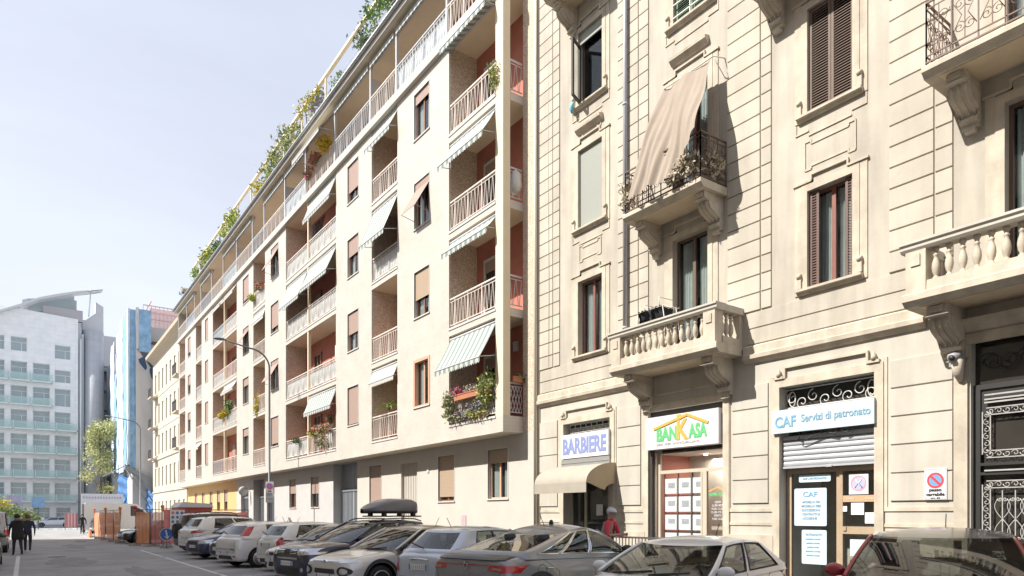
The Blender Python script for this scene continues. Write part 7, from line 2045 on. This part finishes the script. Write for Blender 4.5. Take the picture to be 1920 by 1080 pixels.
# tree in the gap
tr = root('street_tree', (8.3, 106, 0), 'light green tree in front of the grey stair tower', 'tree', world=True)
r_ = random.Random(6); blobs = []
for k in range(16):
    z = 4 + r_.random() * 11.5; ww = 1.9 * .85 * math.sin(min(1, (z - 2.5) / 5) * PI / 2) * (1 if z < 12 else .6)
    blobs.append(((8.4 + (r_.random() - .5) * ww * 1.7, 106 + (r_.random() - .5) * 3, z), (1.0, 1.2, 1.1)))
foliage('crown', blobs, 6500, .15, [lf('tree_pale', (.55, .56, .26)), lf('tree_mid', (.40, .43, .19)), lf('tree_bright', (.66, .64, .34))], tr, None, 5)
b = B(); b.tube([(8.3, 106, 0), (8.35, 106, 4), (8.2, 106, 9), (8.4, 106, 14)], [.22, .17, .1, .03], 8)
for k in range(9):
    z = 4 + k * 1.1; a = k * 2.4; b.tube([(8.3, 106, z), (8.3 + 1.2 * math.cos(a), 106 + 1.2 * math.sin(a), z + 1.5)], [.07, .02], 5)
b.build('trunk', M_bark(), tr)
# scaffolded building wrapped in nets
blue1 = mat('net_blue', (.24, .43, .66), .8, noise=.35, ns=1.2, bump=.4, bs=3); blue2 = mat('net_pale_blue', (.54, .64, .74), .8, noise=.15, ns=.8, bump=.4, bs=3); wht = mat('sheet_white', (.56, .56, .58), .8, noise=.08, ns=.4, bump=.3, bs=2)
bld = root('scaffolded_building', (12, 100, 0), 'tall building wrapped in blue netting and white sheeting on scaffolding', 'building', world=True)
b = B(); b.box(10.6, 30, 93.5, 125, 0, 24.5); b.build('core', mat('core_grey', (.45, .45, .46), .8), bld)
def drape(name, x0, y0, x1, y1, z0, z1, m, amp=.12, z0b=None, z1b=None, label=None):
    b = B(); d = Vector((x1 - x0, y1 - y0, 0)); n = Vector((-d.y, d.x, 0)).normalized(); ph = R.random() * 6
    z0b = z0 if z0b is None else z0b; z1b = z1 if z1b is None else z1b
    def f(u, v):
        za, zb_ = z0 + (z0b - z0) * u, z1 + (z1b - z1) * u
        p = Vector((x0, y0, 0)) + d * u + n * amp * (math.sin(u * 9 + ph + v * 5) * .6 + math.sin(v * 34 + ph) * .5)
        return (p.x, p.y, za + (zb_ - za) * v)
    b.grid(14, 40, f); return b.build(name, m, bld, label)
# street-side face, seen at an angle (x 10 -> 9.5, y 92 -> 115), in vertical strips
st = [(92.0, 93.2, blue2, 7.6, 26.0), (93.2, 97.0, blue1, 7.4, 25.9), (97, 101.5, blue2, 7.0, 26.1), (101.5, 104, blue2, 7.2, 25.2), (104, 107.2, blue1, 7.3, 20.5), (107.2, 112, blue2, 7.4, 25.2)]
for i, (ya, yb, m, z0, z1) in enumerate(st): drape('netting', 9.95, ya, 9.95, yb, z0, z1, m, .07)
drape('netting', 9.96, 91.95, 10.15, 91.95, 7.6, 26.0, blue2, .03)
drape('netting', 10.15, 91.95, 10.75, 91.95, 7.2, 25.9, blue1, .05)
drape('sheeting', 10.75, 91.9, 12.75, 91.9, 6.8, 21.6, wht, .05, 4.5, 18.6)
drape('netting', 11.05, 91.7, 12.35, 91.7, 21.0, 26.0, blue1, .06)
drape('netting', 10.75, 91.8, 11.05, 91.7, 21.3, 26.2, wht, .04)
drape('netting', 9.9, 101, 12.6, 91.75, .0, 7.0, mat('deep_blue_sheet2', (.07, .19, .42), .8, noise=.4, ns=1.5), .15, 0, 4.9)
b = B(); b.prism([(10.9, 20.0), (12.9, 17.4), (12.9, 20.6), (12.3, 21)], 'Y', 91.9, 92.6); b.build('dark_gap', mat('deep_blue_sheet', (.05, .09, .17), .8), bld)
drape('netting', 9.9, 101, 12.6, 91.75, .0, 7.0, mat('deep_blue_sheet2', (.07, .19, .42), .8, noise=.4, ns=1.5), .15, 0, 4.9)
b = B()
b.prism([(9.6, 7.6), (12.5, 5.9), (12.7, 4.5), (12.3, 4.5), (11.2, 6.1), (9.6, 7.0)], 'Y', 91.2, 92.5); b.tube([(9.6, 91.5, 7.3), (12.2, 91.3, 2.5)], .08, 6); b.tube([(9.9, 91.5, 7.2), (12.5, 91.3, 3.3)], .08, 6); b.tube([(7.9, 98, 6.4), (9.9, 94, 7.6)], .06, 6); b.build('site_canopy', mat('canopy_grey', (.2, .22, .25), .6), bld)
b = B()
for z in (20.6, 22.4, 24.2, 25.6, 26.4, 27.2):
    b.bar((11.8, 94, z), (17, 94, z), .05); b.bar((12.4, 92, z), (12.4, 100, z), .05)
for x in range(12): b.bar((11.8 + x * .45, 94, 20), (11.8 + x * .45, 94, 27.2), .03)
b.build('scaffold_pole', mat('pink_scaffold', (.66, .42, .40), .6), bld)
b = B(); b.box(12.5, 17, 94.2, 94.3, 22.2, 27.0); b.build('pink_mesh', mat('pink_mesh', (.74, .56, .55), .9, trans=.45), bld)
b = B(); b.box(12.45, 16, 93.0, 93.4, 14, 22.3); b.box(12.3, 16, 92.7, 93.4, 22.3, 22.6, 1); b.build('gable', [wht, mat('dark_cornice', (.1, .08, .08), .7)], bld)
# cream old house between
oh = root('cream_house', (12.4, 80, 0), 'cream five storey house with small balconies beyond the modern block', 'building', world=True)
hc = mat('house_cream', (.54, .49, .41), .85, noise=.07, ns=.6, streak=.08)
hs_ = []; ys_ = [70.9 + i * 2.45 for i in range(8)]
for zi, (z0, z1) in enumerate(((.9, 3.2), (4.9, 7.0), (8.5, 10.7), (12.0, 14.2), (15.6, 17.8))):
    for y in ys_: hs_.append((y, y + 1.0, z0, z1, .2))
b = B(); wall_grid(b, WG, 69.95, 90.6, 0.12, 19.6, hs_); b.add([(WG, 90.6, 0), (24, 90.6, 0), (24, 90.6, 20), (WG, 90.6, 20)], [(0, 1, 2, 3)]); b.build('wall', hc, oh)
b = B(); b.box(12.65, 24, 69.9, 90.5, 0, 19.5); b.build('core', dark, oh)
for h in hs_:
    b = B(); b.box(WG + .1, WG + .14, h[0], h[1], h[2], h[3]); b.build('window', mat('house_shutter', (.40, .40, .34), .6, noise=.1), oh)
b = B(); b.prism([(WG, 19.3), (WG - .3, 19.6), (WG - .75, 19.8), (WG - .8, 20.1), (WG + .5, 20.6), (WG + 6, 23.5), (WG + 6, 19.3)], 'Y', 69.9, 90.7); b.build('roof', [mat('house_eaves', (.5, .42, .32), .8)], oh)
b = B()
for z in (4.2, 7.9): b.box(WG - .1, WG, 69.95, 90.6, z, z + .18)
for z in (11.3, 15.0): b.box(WG - .04, WG, 69.95, 90.6, z, z + .1)
b.build('string_course', hc, oh)
for (y, z) in ((88, 8.1), (88, 11.6), (88, 15.1), (72.3, 8.1), (72.3, 11.6), (72.3, 15.1)):
    b = B(); b.box(WG - .75, WG, y - 1.1, y + 1.1, z - .15, z)
    o_ = b.build('balcony', stone, oh); b = B(); 
    for q in range(12): b.bar((WG - .7, y - 1.05 + q * .19, z), (WG - .7, y - 1.05 + q * .19, z + 1), .015)
    b.bar((WG - .7, y - 1.05, z + 1), (WG - .7, y + 1.05, z + 1), .02); b.box(WG - .7, WG - .68, y - 1.0, y + 1.0, z + .15, z + .75); b.build('railing', mat('dark_rail', (.12, .11, .11), .6), o_)
b = B(); b.box(WG - .3, WG + .2, 88.0, 90.6, 4.0, 11); b.build('green_shutter', mat('teal_cover', (.2, .45, .4), .7), oh) if False else None
# bushes, posters on the far left
plant([((-1.2, 99, 2.0), (2.2, 1, .7)), ((-3.6, 99, 2.0), (2, 1, .8)), ((.6, 99.5, 1.4), (1.2, 1, .7))], 1800, .16, [G1, G2, G3], 'dark green hedge at the far left end of the street', 101, 0, 'hedge', None, 'hedge')
plant([((-2.8, 98, 3.0), (2.2, .6, .35))], 500, .14, [G4, G3], 'yellow flowering top of the far left hedge', 102, 0, 'hedge', None, 'hedge')
for x, w_, z, lb in ((-.9, 1.5, 3.3, 'lilac poster panel above the far hedge'), (1.4, 1.3, 3.1, 'blue and teal poster panel on the far corner')):
    s = root('billboard', (x, 100.5, 0), lb, 'billboard', world=True)
    b = B(); b.box(x - w_ / 2, x + w_ / 2, 100.4, 100.5, z - .5, z + .7); b.build('panel', mat('panel_%d' % int(x + 5), ((.42, .40, .62) if x < 0 else (.22, .38, .62)), .6, noise=.2, ns=3), s)
    b = B(); b.box(x - .06, x + .06, 100.5, 100.6, 0, z); b.build('post', steel, s)
# ------------------------------------------------------------------ opposite side of the street (behind the left edge of the frame)
opp = root('opposite_building', (-5.2, 30, 0), 'yellow stucco apartment house on the left side of the street, outside the frame', 'building', world=True)
oc = mat('opposite_stucco', (.72, .67, .56), .85, noise=.1, ns=.8)
hh_ = []
for zi in range(5):
    for y in range(28): hh_.append((-28 + y * 3.1, -26.9 + y * 3.1, 1.2 + zi * 3.5, 3.2 + zi * 3.5, .25))
b = B(); wall_grid(b, -5.2, -30, 60, .1, HO - .8, hh_, .25); b.v = [(-10.4 - v[0], v[1], v[2]) for v in b.v]
b.build('wall', oc, opp)
b = B(); b.box(-16, -5.45, -30, 60, 0, HO - .85, 0); b.build('core', dark, opp)
b = B(); b.box(-16, -4.7, -30.3, 60.3, HO - .8, HO); b.build('roof', mat('roof_brown', (.25, .16, .12), .8), opp)
for h in hh_:
    
    b = B(); b.box(-5.36, -5.3, h[0], h[1], h[2], h[3]); b.build('window', wglass if (int(h[0] * 7) % 3) else shut, opp)
for zi in (1, 2, 3, 4):
    for y in (-12, -2.7, 6.6, 15.9, 25.2, 40):
        b = B(); b.box(-5.2, -4.2, y - 1.6, y + 1.6, 3.5 * zi + .3, 3.5 * zi + .5); b.build('balcony', stone, opp)
        b = B()
        for q in range(18): b.bar((-4.25, y - 1.55 + q * .18, 3.5 * zi + .5), (-4.25, y - 1.55 + q * .18, 3.5 * zi + 1.5), .012)
        b.bar((-4.25, y - 1.6, 3.5 * zi + 1.5), (-4.25, y + 1.6, 3.5 * zi + 1.5), .02); b.build('railing', ironk, opp)
